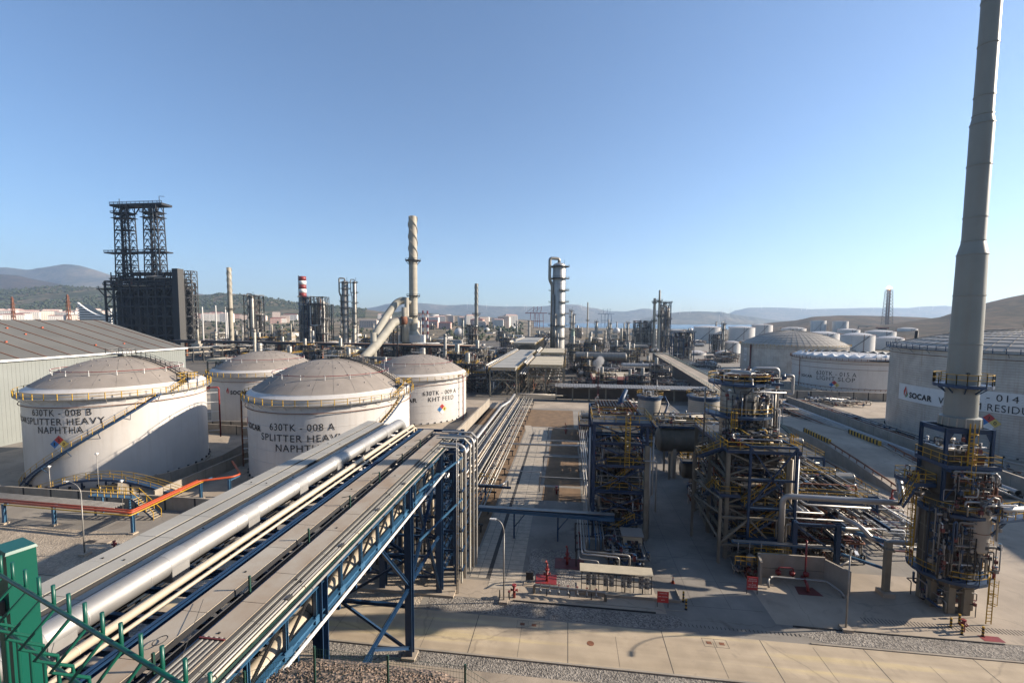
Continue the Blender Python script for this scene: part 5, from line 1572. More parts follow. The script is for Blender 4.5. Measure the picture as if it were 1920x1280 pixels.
solo('junction_box', mb, 'black square junction box on a small frame left of the sunlit red pad', 'electrical box')
HD = thing('foam_header', 'horizontal grey pipe header with a row of short valves in front of the panel rack', 'pipe header', (.4, 46.7, 0))
mb = MB().use('cladding').tube([(-3.3, 46.9, .1), (-3.3, 46.9, .95), (4.4, 46.5, .95), (4.4, 46.5, .1)], .16, 12, bend=.25); mb.build('pipe', HD)
for k in range(7):
    x = -2.6 + k * 1.0; mb = MB().use('galv').cyl((x, 46.85 - k * .05, .95), (x, 46.3 - k * .05, .75), .09, 10).cyl((x, 46.32 - k * .05, .75), (x, 46.24 - k * .05, .73), .15, 10); mb.use('red_dark').cyl((x, 46.8 - k * .05, 1.05), (x, 46.8 - k * .05, 1.3), .03, 6).cyl((x, 46.8 - k * .05, 1.3), (x, 46.8 - k * .05, 1.33), .12, 10)
    mb.build('valve', HD)
mb = MB().use('steel_dark')
for x in (-1.9, .6, 2.9): mb.box(x - .05, 46.6, 0, x + .05, 46.7, .8)
mb.build('support', HD)
def warning_sign(label, x, y, z, w, h, lines):
    T = thing('warning_sign', label, 'sign', (x, y, 0))
    mb = MB().use('haz_red').box(x - w / 2, y - .02, z, x + w / 2, y + .02, z + h); mb.build('board', T)
    mb = MB().use('steel_dark').box(x - w / 2, y + .021, 0, x - w / 2 + .06, y + .08, z + h).box(x + w / 2 - .06, y + .021, 0, x + w / 2, y + .08, z + h); mb.build('post', T)
    mb = MB().use('white_clean'); n = len(lines)
    for i, (t, ww) in enumerate(lines):
        zc = z + h * (.80 - .60 * i / max(1, n - 1)); tw = w * ww; th = h * .085
        text_on(mb, t, lambda u, v, zc=zc, tw=tw, th=th: (x - tw / 2 + u * tw, y - .026, zc + v * th), .02)
    mb.build('lettering', T)
warning_sign('dark red sign with white lines of writing at the corner kerb beside the panel rack', 10.3, 46.3, .55, 1.15, 1.2, [('YANGIN SUYU', .7), ('FIRE WATER', .8), ('HATTI', .3)])
warning_sign('dark red sign with five white lines in front of the concrete wall at right', 20.6, 50.0, .5, 1.15, 1.5, [('YANGIN SUYU', .72), ('KOLLEKTOR', .8), ('&', .08), ('FIRE WATER', .66), ('DELUGE SKID', .84)])
mb = MB().use('orange').cyl((12.4, 51.0, .04), (12.4, 51.0, .75), .17, 14, .035).box(12.2, 50.8, 0, 12.6, 51.2, .04); mb.use('white_clean').cyl((12.4, 51, .38), (12.4, 51, .5), .115, 14, .085)
solo('traffic_cone', mb, 'orange traffic cone standing alone at the aisle corner', 'traffic cone')
def bollard(label, x, y, h=1.0, r=.1, group=None, tilt=0):
    mb = MB(); n = 6
    for k in range(n): mb.use('yellow' if k % 2 else 'black').cyl((x, y, h * k / n), (x, y, h * (k + 1) / n), r, 10)
    mb.use('black').cyl((x, y, 0), (x, y, .03), r * 1.7, 10)
    return solo('bollard', mb, label, 'bollard', group)
bollard('yellow and black striped post at the kerb corner nearest the road, beside the red sign', 12.65, 46.3, 1.15)
bollard('striped post behind the kerb corner post, half hidden in shade', 12.7, 47.6, 1.15)
bollard('striped post left of the red hydrant at the right road edge', 38.0, 47.0, 1.0)
bollard('striped post behind the red hydrant at the right road edge', 39.3, 47.7, 1.0)
bollard('striped post nearest the road in front of the red hydrant at right', 38.2, 46.0, 1.0)
bollard('striped post right of the red hydrant, rightmost of the four', 40.0, 46.0, 1.0)
bollard('striped post standing at the foot of the ramp guard rail', 57.8, 79.5, 1.0)
# pipe between hydrants by the road
mb = MB().use('steel_dark').cyl((-6.9, 45.3, 0), (-6.9, 45.3, 1.1), .07, 8).cyl((-5.9, 45.5, 0), (-5.9, 45.5, .8), .09, 8); mb.use('red_dark').cyl((-5.9, 45.5, .8), (-5.9, 45.5, .95), .14, 8)
solo('standpipe', mb, 'pair of short dark standpipes at the foot of the slim lamp post', 'pipe')
for lb, x, y in (('pair of small square drain grates in the concrete road, left pair', -3.5, 41.8), ('pair of small square drain grates in the concrete road, right pair', 14.1, 41.6)):
    mb = MB().use('joint')
    for (a, b_, c, d) in ((-1.1, -.55, 1.1, -.53), (-1.1, .53, 1.1, .55), (-1.1, -.55, -1.08, .55), (1.08, -.55, 1.1, .55), (-.01, -.55, .01, .55)): mb.box(x + a, y + b_, .02, x + c, y + d, .03)
    mb.use('rust').box(x - .8, y - .2, .02, x - .35, y + .15, .034).box(x + .35, y - .2, .02, x + .8, y + .15, .034)
    solo('drain_grate', mb, lb, 'drain cover')
mb = MB().use('rust').cyl((2.5, 40.0, .02), (2.5, 40.0, .035), .33, 20); solo('manhole_cover', mb, 'round rusty manhole cover in the middle of the concrete road', 'manhole cover')

# ================================================================== UNIT B (right of the aisle)
UB = thing('reactor_structure', 'tall braced structure with a silver column and round platforms, right of the aisle', 'process unit', (24, 65, 0))
grid_frame(UB, 20.2, 57.5, 27.2, 71.5, [3.2, 7.0, 10.6, 14.0], 1, 2, mt='fireproof', w=.42)
mb = MB().use('steel_blue')      # open blue braced bay standing proud at the front
for x in (22.3, 27.6): mb.ibeam((x, 56.2, 3.2), (x, 56.2, 14.9), .26, .26, .03)
for z in (14.9, 10.8, 7.2, 3.4): mb.ibeam((22.3, 56.2, z), (27.6, 56.2, z), .22, .26, .03)
for z in (14.9, 7.2): mb.ibeam((22.3, 56.2, z), (21.4, 59.5, z + .1), .18, .2, .03); mb.ibeam((27.6, 56.2, z), (27.2, 60, z + .1), .18, .2, .03)
mb.beam((22.4, 56.2, 7.4), (27.5, 56.2, 14.7), .16); mb.beam((27.5, 56.2, 7.4), (22.4, 56.2, 14.7), .16)
mb.build('braced_bay', UB)
decks(UB, [(20.0, 57.2, 28.6, 71.8, 14.0), (19.2, 57, 21.6, 60.5, 8.4), (22, 57.4, 27.4, 62, 7.0), (21.5, 57.3, 27.4, 60, 3.2), (25, 60, 29.4, 64, 10.6)])
ms, mr = MB(), MB().use('yellow')
stairs(ms, mr, (22.4, 57.0, 3.4), (27.0, 57.0, 7.0), 1.0); stairs(ms, mr, (22.0, 57.2, 7.0), (26.6, 57.2, 10.6), 1.0); stairs(ms, mr, (18.4, 64, 11.0), (19.9, 58.4, 14.0), axis='y'); stairs(ms, mr, (19.4, 63.5, 5.8), (19.4, 59.5, 8.4), axis='y'); stairs(ms, mr, (29.3, 61.5, 10.6), (28.6, 66, 14.0), axis='y'); stairs(ms, mr, (26.6, 56.8, .2), (22.6, 56.8, 3.2), 1.0)
ms.build('stairs', UB); mr.build('stair_rail', UB)
mb = MB(); vessel_v(mb, 23.8, 65.0, 13.2, 20.9, 2.3, 'cladding', 32, .62); mb.use('steel_dark').cyl((22.0, 63.2, 14.8), (21.6, 62.7, 14.8), .55, 14)
mb.use('refractory').lathe([(2.3, 0), (2.5, 2.2)], (23.8, 65, 11.2), 24); mb.use('white_far').box(25.7, 63.4, 14.2, 26.4, 64.6, 17.0)
mb.build('column_shell', UB)
ring_platform(UB, 23.8, 65.0, 17.3, 2.5, 4.3, 150, 400); ring_platform(UB, 23.8, 65.0, 21.6, .6, 3.9, 0, 360)
mb = MB().use('steel_blue').box(25.5, 63.4, 21.4, 29.0, 66.6, 21.72); mb.build('side_platform', UB)
mb = jumble(21.0, 62.4, 21.9, 28.6, 67.4, 23.2, 34, 41, rs=(.05, .08, .12)); mb.use('silver').tube([(22.6, 64.5, 22), (22.6, 64.5, 23.2), (24.6, 63.2, 23.2), (24.6, 63.2, 22)], .24, 12, bend=.4).tube([(25.6, 65, 22), (25.6, 65, 23.6), (28.9, 65, 23.6), (28.9, 65, 14.4)], .24, 12, bend=.5).tube([(29.2, 64, 22.8), (30.4, 64, 22.8), (30.4, 64, 20.2), (29.6, 64, 20.2)], .18, 10, bend=.3).tube([(24.3, 61.8, 22.5), (24.3, 61.4, 20.8), (28.4, 61.4, 20.8)], .1, 8, bend=.2)
mb.build('top_pipework', UB)
jumble(21.0, 61.9, 14.2, 26.8, 62.8, 20.8, 36, 46, rs=(.04, .06, .09), mats=['steel_dark', 'steel_grey', 'galv', 'steel_blue', 'silver']).build('pipework', UB)
jumble(26.0, 62.2, 14.2, 28.4, 68, 21.0, 36, 47, rs=(.06, .09, .13), mats=['steel_dark', 'steel_grey', 'galv', 'white_clean', 'silver']).build('pipework', UB)
jumble(20.4, 58.0, 14.2, 28.0, 62.4, 15.8, 40, 48, rs=(.05, .08, .11), mats=['steel_dark', 'steel_grey', 'yellow', 'silver']).build('pipework', UB)
mb = MB().use('cladding').tube([(26.4, 62.3, 19.0), (26.4, 62.3, 14.2)], .26, 12).tube([(27.6, 62.6, 21), (27.6, 62.6, 14.2)], .13, 10)
for x, z in ((21.4, 20.9), (25.0, 20.2), (19.6, 16.2)): mb.use('galv').cyl((x, 61.5, z - 2.2), (x, 61.5, z), .035, 6); mb.use('white_clean').cyl((x, 61.5, z), (x, 61.5, z + .2), .26, 10, .08)
mb.use('galv').cyl((19.8, 66.5, 14), (19.8, 66.5, 20.5), .13, 8, .1)
mb.build('down_pipes', UB)
mb = MB().use('yellow').ladder(29.0, 60.6, 7, 14.6, 1, 0, .6, .07).ladder(21.8, 60.8, 14, 17.3, 0, -1, .6, .06); mb.build('ladder', UB)
for a_ in ((20.8, 26.8, 60.8, 11.8, 1.1, 'refractory'), (21, 26.5, 60.5, 4.9, .8, 'cladding'), (22.4, 25.4, 58.6, 9.3, .35, 'cream')): mb = MB(); vessel_h(mb, *a_, saddles=False); mb.build('horizontal_vessel', UB)
for z0, z1, sd_, n in ((.3, 3.0, 42, 110), (3.5, 6.8, 43, 110), (7.2, 10.4, 44, 100), (10.8, 13.6, 45, 80)):
    jumble(20.3, 57.5, z0, 27.4, 71, z1, n, sd_, mats=['galv', 'steel_dark', 'steel_dark', 'steel_grey', 'cladding', 'steel_blue', 'rust']).build('pipework', UB)
mb = MB()
for k, (x, y) in enumerate([(27.9, 58.0), (28.7, 58.3), (28.2, 60.3), (29.1, 60.0)]): mb.use(['cream', 'white_clean', 'galv', 'cladding'][k]).cyl((x, y, .2), (x, y, 13.0), .16 + .05 * (k % 2), 10)
mb.build('risers', UB)
# pale outrigger frame in front of the lower deck (aisle side)
mb = MB().use('fireproof')
mb.ibeam((19.0, 56.2, 0), (19.0, 56.2, 8.3), .3, .3, .04); mb.ibeam((19, 56.2, 5.9), (25.6, 56.4, 5.9), .24, .26, .03); mb.ibeam((19, 56.2, 2.4), (25.6, 56.4, 2.4), .24, .26, .03)
mb.beam((19.1, 56.2, 2.6), (22.3, 56.3, 5.7), .22); mb.beam((25.4, 56.3, 2.6), (22.5, 56.3, 5.7), .22); mb.beam((19, 56.2, 8.2), (17.7, 63, 8.2), .2); mb.beam((19, 56.2, 3), (17.6, 63, 6), .2); mb.beam((17.6, 63, 6), (19, 56.2, 6.4), .2); mb.ibeam((17.6, 63, 0), (17.6, 63, 12), .28, .28, .04)
mb.build('outrigger_frame', UB)
mb = MB().use('silver').tube([(25.9, 55.6, 2.2), (25.9, 55.6, 9.2), (37.4, 54.2, 9.6), (38.1, 54.4, 9.7), (38.1, 55.4, 12.6)], .33, 16, bend=.8)
solo('transfer_pipe', mb, 'fat silver pipe rising by the braced frame and running to the chimney base', 'pipe')
# horizontal drums behind
HV = thing('horizontal_drum', 'large dark horizontal drum with yellow railed walkway between the two blue structures', 'pressure vessel', (24, 88, 0))
mb = MB(); vessel_h(mb, 18.2, 31, 88, 7.2, 2.35, 'refractory', 28); mb.build('shell', HV)
decks(HV, [(17.6, 86.6, 32, 89.4, 10.0)])
jumble(17, 85.2, 10.2, 32, 90, 12.0, 30, 51).build('pipework', HV)
mb = MB().use('fireproof')
for x in (19.5, 24, 29): mb.ibeam((x, 85.6, 0), (x, 85.6, 5), .3, .3, .04); mb.ibeam((x, 90.4, 0), (x, 90.4, 5), .3, .3, .04)
mb.build('legs', HV)
HV2 = thing('horizontal_drum', 'smaller dark horizontal drum lower and nearer than the large one, right of the aisle', 'pressure vessel', (24, 79, 0))
mb = MB(); vessel_h(mb, 20.4, 29, 79, 4.4, 1.6, 'refractory', 24); mb.build('shell', HV2)
decks(HV2, [(19.6, 76.8, 27, 78.6, 6.3)]); jumble(20, 72.8, .3, 28.6, 77.5, 4.5, 40, 52).build('pipework', HV2)
def drum_v(label, x, y, r, h, seed):
    T = thing('vertical_drum', label, 'process drum', (x, y, 0))
    mb = MB().use('dome_metal').lathe([(r, 0), (r, h), (r * .5, h + .25), (0, h + .35)], (x, y, 0), 36)
    mb.use('roof_seam'); z = .6
    while z < h: mb.lathe([(r + .003, 0), (r + .03, 0), (r + .03, .05), (r + .003, .05)], (x, y, z), 36, smooth=False); z += .6
    mb.use('steel_blue').lathe([(r + .01, h - .9), (r + .05, h - .9), (r + .05, h), (r + .01, h)], (x, y, 0), 36); mb.build('shell', T)
    ring_platform(T, x, y, h, r * .3, r + .5, 0, 360)
    jumble(x - r * .8, y - r * .8, h + .2, x + r * .8, y + r * .8, h + 1.8, 16, seed).build('pipework', T)
    mb = MB().use('galv').cyl((x + r * .6, y, h), (x + r * .6, y, h + 4.6), .12, 8, .08); mb.use('white_clean').cyl((x + r * .6, y - .3, h + 2.8), (x + r * .6, y - .3, h + 3.1), .35, 8, .1)
    mb.use('steel_blue').tube([(x + r + .9, y, h), (x + r + 1.8, y - 1, h - 2), (x + r * .5, y - r - 1.5, .4)], .3, 8)
    mb.build('mast', T); return T
drum_v('silver round drum with a yellow railed top, left of its twin', 23.2, 128, 3.1, 9.0, 61)
drum_v('silver round drum with a yellow railed top, nearest the blue braced column', 36.0, 121.6, 3.9, 10.4, 62)
def small_frame(label, x0, y0, x1, y1, h, seed, mt='steel_blue', n=40):
    T = thing('process_skid', label, 'process unit', ((x0 + x1) / 2, (y0 + y1) / 2, 0))
    grid_frame(T, x0, y0, x1, y1, [h * .5, h], 2, 1, mt=mt, w=.26); decks(T, [(x0, y0, x1, y1, h)])
    jumble(x0, y0, .3, x1, y1, h * .95, n, seed).build('pipework', T)
    mb = MB(); vessel_h(mb, x0 + .8, x1 - .8, (y0 + y1) / 2, h + 1.2, min(.8, (y1 - y0) * .25), 'cladding', saddles=False); mb.build('vessel', T); return T
small_frame('low blue skid full of pipes behind the left process structure', 5, 82, 11, 92, 6, 71)
small_frame('pipe skid with yellow railing behind the large dark drum, left part', 22, 97, 30, 104, 8, 72)
small_frame('pipe skid farther back beside the left silver drum', 12, 112, 19, 118, 5, 73, n=50)
small_frame('low pipe skid in front of the right silver drum', 31, 104, 38, 112, 6, 74)
small_frame('brown and white pipe tangle right of the braced column deck', 33, 78, 39, 92, 4.5, 75, n=90)
small_frame('white piped skid with a yellow deck behind the front pipe rack', 40, 72, 47, 82, 3.6, 77, n=90)
small_frame('grey piped skid beside the ramp, behind the braced column', 41, 90, 49, 104, 4.2, 78, n=90)
small_frame('low pipe skid just behind the braced column structure', 21, 107, 29, 116, 5, 79, n=80)
small_frame('small rusty skid between the dirt plots and the blue skid', 3.2, 111, 9.5, 122, 4, 80, mt='rust', n=70)
gp = thing('ground_pipes', 'spread of thin silver pipes and valves lying left of the ramp', 'pipework', (46, 90, 0))
jumble(39.5, 60, .2, 52, 118, 1.6, 150, 84, rs=(.05, .08, .12), mats=['silver', 'galv', 'white_clean', 'cladding', 'red_dark']).build('pipework', gp)
mb = MB()
for k in range(9): mb.use(['silver', 'galv', 'cladding'][k % 3]).tube([(41 + k * .7, 62 + k, .8), (41 + k * .7, 112 - k, .8)], .08 + .04 * (k % 3), 8)
mb.build('pipes', gp)
gq = thing('ground_pipes', 'pipes, small vessels and yellow rails in shade between the two large structures', 'pipework', (16, 110, 0))
jumble(11, 106, .2, 30, 160, 3.0, 160, 85, rs=(.06, .1, .16)).build('pipework', gq)
small_frame('pipe skid in the shade behind the covered beam', 5.2, 95, 9.8, 108, 3.2, 76)

# ================================================================== RIGHT FRONT PIPE RACK
PR = thing('pipe_rack', 'blue pipe rack packed with thin pipes between the braced column and the chimney heater', 'pipe rack', (32, 66, 0))
mb = MB().use('steel_blue')
for x in (27.2, 32.0): mb.ibeam((x, 55.2, .2), (x, 55.2, 6.3), .5, .5, .05)
for x in (27.6, 32.8, 37.6):
    for y in (62, 70, 78, 86): mb.ibeam((x, y, 0), (x, y, 6.2), .34, .34, .04)
for z in (3.6, 6.2):
    for y in (62, 70, 78, 86): mb.ibeam((27.6, y, z), (37.6, y, z), .24, .3, .03)
    for x in (27.6, 32.8, 37.6): mb.ibeam((x, 55.2, z - .2), (x, 88, z - .2), .26, .34, .03)
mb.beam((27.4, 55.2, 5.8), (31.8, 55.2, 2.8), .2); mb.ibeam((27.2, 55.2, 6.0), (32, 55.2, 6.0), .24, .3, .03)
mb.build('steel_frame', PR)
random.seed(5)
for lvl, z in ((0, 3.95), (1, 6.6)):
    mb = MB(); x = 28.0
    while x < 37.4:
        r = random.choice([.06, .09, .12, .16, .2]); mb.use(random.choice(['silver', 'galv', 'cladding', 'cream', 'white_clean', 'rust', 'silver'])).tube([(x, 56.0 + random.uniform(0, 3), z + r), (x, random.uniform(80, 96), z + r)], r, 8); x += r * 2 + random.uniform(.12, .4)
    mb.build('pipes', PR)
jumble(27.8, 57, 4.2, 37.6, 86, 6.0, 220, 81, rs=(.05, .07, .1), mats=['silver', 'galv', 'cladding', 'rust', 'steel_dark', 'red_dark', 'white_clean']).build('pipework', PR)
jumble(27.8, 57, .4, 37.4, 82, 3.4, 170, 82, rs=(.05, .08, .12), mats=['red_dark', 'red_dark', 'galv', 'rust', 'silver', 'steel_dark']).build('pipework', PR)
jumble(27.8, 58, 6.9, 38.5, 92, 8.6, 130, 83, rs=(.05, .08, .12)).build('pipework', PR)
decks(PR, [(27.8, 58.6, 36.6, 60.0, 7.6), (30, 66, 37.5, 67.4, 8.2), (28, 74, 34, 75.4, 8.6), (36.6, 60, 38.0, 80, 6.9)])
mb = MB().use('silver')
mb.tube([(27.0, 62, 9.6), (29.6, 57.8, 7.4), (37.0, 57.8, 7.4)], .14, 10, bend=.4)
for k, (y, z) in enumerate([(56.6, 6.9), (56.2, 6.3), (55.9, 5.6)]): mb.tube([(25.8 + k * .4, y, .3), (25.8 + k * .4, y, z), (31 + k * 2.5, y, z)], .1, 8, bend=.3)
mb.use('steel_blue_light').box(20.2, 54.9, 3.3, 31.4, 55.5, 3.42)
for k in range(5): mb.use('galv').tube([(20.3, 54.95 + k * .12, 3.5), (31.4, 54.95 + k * .12, 3.5)], .045, 6)
for k in range(3): mb.use('galv').tube([(20.9 + k * 1.3, 55.0, 3.5), (20.7 + k * 1.3, 54.6, 3.4), (20.7 + k * 1.3, 54.6, 1.6)], .06, 6)
mb.build('front_pipes', PR)
FR = thing('portal_frame', 'concrete cased T shaped post with two cross beams standing in front of the pipe rack', 'pipe support', (35.2, 51.9, 0))
mb = MB().use('fireproof').box(34.95, 51.6, .4, 35.5, 52.15, 6.1).box(34.8, 51.4, 5.1, 35.65, 52.3, 5.35); mb.use('concrete').box(34.6, 51.2, 0, 35.8, 52.5, .5); mb.build('post', FR)
mb = MB().use('steel_blue_light').ibeam((32.2, 55, 5.9), (35.2, 52.2, 5.9), .3, .4, .03).ibeam((32.2, 54.8, 2.9), (35.2, 52, 2.9), .24, .26, .03); mb.use('fireproof').box(32.2, 54.0, 5.9, 35.2, 54.3, 6.25); mb.build('beam', FR)
mb = MB().use('silver').tube([(32.5, 56, 6.9), (33.4, 53.6, 6.9), (34.4, 53.0, 5.6), (38.2, 52.6, 5.7), (38.4, 52.4, 11.2), (41.6, 50.2, 12.0), (42.6, 47.9, 11.8), (45.0, 48.6, 11.8)], .26, 14, bend=.7); mb.build('pipe', FR)
mb = MB().use('galv').cyl((31.4, 53.6, 1.9), (31.4, 53.6, .1), .16, 10).tube([(31.4, 53.6, 2.0), (33.4, 55, 2.1), (33.4, 55, 3.6)], .13, 8, bend=.4); solo('drain_pipe', mb, 'bent grey drain pipe beside the end of the concrete U wall', 'pipe')
# concrete U wall with red manifold
mb = MB().use('concrete_wall').box(22.6, 53.6, 0, 29.9, 53.85, 2.9); mb.beam((29.9, 53.7, 1.35), (31.2, 51.2, 1.35), .25, 2.7); mb.beam((22.7, 53.7, 1.35), (22.3, 52.0, 1.35), .25, 2.7)
mb.use('joint').box(22.7, 53.585, 1.2, 29.8, 53.598, 1.24)
solo('concrete_screen', mb, 'shaded U shaped concrete wall around the red valve manifold', 'wall')
VM = thing('valve_manifold', 'red and silver valve manifold inside the U shaped concrete wall', 'valve manifold', (26.6, 52.4, 0))
mb = MB().use('red').tube([(24.6, 53.0, .4), (24.6, 53.0, 1.7), (26.2, 53.0, 1.7), (26.2, 53.0, .4)], .08, 8, bend=.2).tube([(27.6, 53.2, .3), (27.6, 53.2, 5.0)], .1, 8).tube([(27.0, 51.2, .1), (27.0, 51.6, .8), (27.2, 53, .8)], .16, 10, bend=.2)
for x in (24.6, 26.1, 27.6): mb.cyl((x, 53, .9), (x, 53, 1.3), .3, 10)
mb.build('red_pipe', VM)
mb = MB().use('galv').tube([(22.9, 51.3, .15), (22.9, 51.6, .85), (23.6, 52.4, .85), (29.4, 52.2, .85), (30.2, 50.8, .5), (30.3, 50.6, .1)], .13, 10, bend=.3); mb.build('silver_pipe', VM)
sheet('painted_pad', 'red_dark', [(25.7, 50.6), (28.3, 50.6), (27.9, 52.2), (26.0, 52.2)], 0.03)
SK = thing('pump_skid', 'yellow railed pump skid left of the U shaped concrete wall', 'pump skid', (21, 54, 0))
mb = MB().use('steel_grey').box(19.9, 53.2, 1.5, 22.4, 55.0, 1.56); mb.use('yellow').rail([(19.9, 53.2, 1.56), (22.4, 53.2, 1.56)], 1, .7, .05).rail([(22.4, 54.3, 2.2), (26.5, 54.3, 2.2)], 1, 1.2, .05); mb.build('platform', SK)
mb = MB(); vessel_v(mb, 21.9, 53.9, .3, 2.3, .5, 'cladding', 16, .6); vessel_v(mb, 20.6, 54.3, .3, 1.9, .4, 'refractory', 16, 0); mb.build('drum', SK)
jumble(19.9, 53.0, .2, 22.4, 55.4, 1.6, 26, 91).build('pipework', SK)

# ================================================================== HEATER AND CHIMNEY
HX, HY = 40.75, 51.2
HT = thing('fired_heater', 'round beige fired heater with blue ring platforms under the tall chimney', 'fired heater', (HX, HY, 0))
mb = MB().use('fireproof')
for k in range(8):
    a = 2 * pi * k / 8 + .35; c, s = HX + 2.35 * cos(a), HY + 2.35 * sin(a); mb.box(c - .42, s - .42, 0, c + .42, s + .42, 3.0)
mb.build('pier', HT)
mb = MB().use('refractory').lathe([(0, 0), (3.0, 0), (3.0, 8.2), (2.2, 9.3), (2.0, 9.4), (0, 9.4)], (HX, HY, 2.9), 24)
mb.use('fireproof')
for z in (5.6, 8.4): mb.lathe([(3.01, 0), (3.08, 0), (3.08, .12), (3.01, .12)], (HX, HY, z), 24, smooth=False)
for k in range(12):
    a = 2 * pi * k / 12; mb.beam((HX + 3.03 * cos(a), HY + 3.03 * sin(a), 3), (HX + 3.03 * cos(a), HY + 3.03 * sin(a), 11), .12)
mb.build('radiant_drum', HT)
mb = MB().use('dome_metal').lathe([(1.25, 0), (1.4, .2), (1.4, 4.2), (1.25, 4.4)], (HX + 1.2, HY - 2.4, 7.0), 20); mb.use('rust').lathe([(1.41, .0), (1.44, 0), (1.44, .06), (1.41, .06)], (HX + 1.2, HY - 2.4, 9.0), 20); mb.build('duct_drum', HT)
mb = MB().use('refractory').box(HX - 2.6, HY - 1.7, 12.3, HX + .3, HY + 1.9, 17.0)
mb.use('dome_metal').box(HX + .5, HY - 1.9, 12.2, HX + 2.4, HY + 1.8, 15.4); mb.use('rust').box(HX + .7, HY - 1.8, 15.4, HX + 2.2, HY + 1.7, 16.2); mb.use('steel_grey').box(HX + .6, HY - 1.85, 16.2, HX + 2.3, HY + 1.75, 16.7)
mb.use('joint')
for z in (13.2, 14.3): mb.box(HX + .49, HY - 1.915, z, HX + 2.41, HY - 1.9, z + .04)
for x in (1.1, 1.75): mb.box(HX + x, HY - 1.915, 12.3, HX + x + .04, HY - 1.9, 15.3)
for z in (13.4, 14.6, 15.8): mb.box(HX - 2.6, HY - 1.715, z, HX + .3, HY - 1.7, z + .05)
mb.build('convection_box', HT)
mb = MB().use('steel_blue')
for x in (-2.75, 2.7):
    for y in (-2.1, 2.1): mb.ibeam((HX + x, HY + y, 11.4), (HX + x, HY + y, 19.3), .34, .34, .04)
mb.ibeam((HX, HY - 2.3, 14.6), (HX, HY - 2.3, 19.3), .4, .4, .05)
for y in (-2.1, 2.1): mb.ibeam((HX - 2.9, HY + y, 19.1), (HX + 2.9, HY + y, 19.1), .3, .5, .04); mb.ibeam((HX - 2.9, HY + y, 15.2), (HX + 2.9, HY + y, 15.2), .26, .4, .04)
for x in (-2.75, 2.7, 0): mb.ibeam((HX + x, HY - 2.1, 19.1), (HX + x, HY + 2.1, 19.1), .3, .5, .04)
for x, s in ((-2.75, 1), (2.7, -1), (0, 1), (0, -1)): mb.poly([(HX + x, HY - 2.12, 18.9), (HX + x + s * .9, HY - 2.12, 18.9), (HX + x, HY - 2.12, 17.5)])
mb.ibeam((HX - 2.75, HY - 2.1, 15.2), (HX - 2.75, HY - 3.2, 15.2), .2, .3, .03)
mb.build('head_frame', HT)
decks(HT, [(HX - 3.0, HY - 2.9, HX + 3.3, HY + 2.6, 15.6), (HX - 5.6, HY - 1.2, HX - 2.9, HY + 2.4, 13.2)])
ring_platform(HT, HX, HY, 10.6, 2.8, 4.0, 150, 380); ring_platform(HT, HX, HY, 3.8, 3.0, 4.2, 140, 400)
mb = MB().use('steel_blue').hexa([(HX + 2.2, HY - 4.4, 10.4), (HX + 7.4, HY - 2.6, 10.4), (HX + 7.4, HY - 1.0, 10.4), (HX + 2.2, HY - 2.8, 10.4), (HX + 2.2, HY - 4.4, 10.65), (HX + 7.4, HY - 2.6, 10.65), (HX + 7.4, HY - 1.0, 10.65), (HX + 2.2, HY - 2.8, 10.65)]); mb.beam((HX + 3.0, HY - 2.6, 8.6), (HX + 5.6, HY - 2.0, 10.4), .2)
mb.build('side_platform', HT)
mb = MB().use('yellow').rail([(HX + 2.2, HY - 4.4, 10.65), (HX + 7.4, HY - 2.6, 10.65), (HX + 7.4, HY - 1.0, 10.65), (HX + 2.2, HY - 2.8, 10.65)], 1.15, 1.4, .07); mb.build('handrail', HT)
mb = MB().use('yellow').ladder(HX - .3, HY - 2.75, 10.8, 19.0, 0, -1, .6, .075).ladder(HX + 2.0, HY - 4.3, .1, 3.9, 0, -1, .6, .08).ladder(HX - 4.2, HY + .4, 3.8, 13.2, -1, 0, .6, .08).ladder(HX + 4.4, HY - .4, 4.0, 10.6, 1, 0, .6, .07); mb.build('ladder', HT)
ms, mr = MB(), MB().use('yellow'); stairs(ms, mr, (HX - 6.8, HY - .8, 10.6), (HX - 5.0, HY - .8, 13.2)); stairs(ms, mr, (HX + 5.4, HY - 1.2, 10.65), (HX + 3.2, HY - .2, 12.6)); ms.build('stairs', HT); mr.build('stair_rail', HT)
jumble(HX - 2.6, HY - 2.2, 15.9, HX + 2.6, HY + 2.2, 18.0, 34, 101, mats=['galv', 'white_clean', 'rust', 'cream', 'steel_grey']).build('pipework', HT)
jumble(HX - 3.6, HY - 3.6, 4.2, HX + 2.8, HY - 2.9, 9.8, 16, 102, rs=(.04, .06, .08)).build('pipework', HT)
jumble(HX - 5.6, HY - 1.5, 11.5, HX - 2.9, HY + 2.4, 14.4, 20, 103, rs=(.05, .08)).build('pipework', HT)
jumble(HX - 3.2, HY - 3.0, .3, HX + 2.8, HY + 2.8, 2.8, 26, 104, mats=['steel_dark', 'galv', 'red_dark', 'steel_blue']).build('pipework', HT)
jumble(HX - 1.5, HY - 4.6, 11.0, HX + 4.4, HY - 3.4, 12.4, 16, 105, rs=(.05, .08, .1)).build('pipework', HT)
mb = MB().use('galv').tube([(HX + .2, HY - 4.0, 11.6), (HX + 1.4, HY - 4.3, 13.0), (HX + 2.2, HY - 4.2, 12.8), (HX + 2.2, HY - 4.2, 8.6)], .11, 8, bend=.2); mb.use('cladding').tube([(HX + 3.1, HY + .4, .2), (HX + 3.1, HY + .4, 12)], .13, 8); mb.build('vent_pipe', HT)

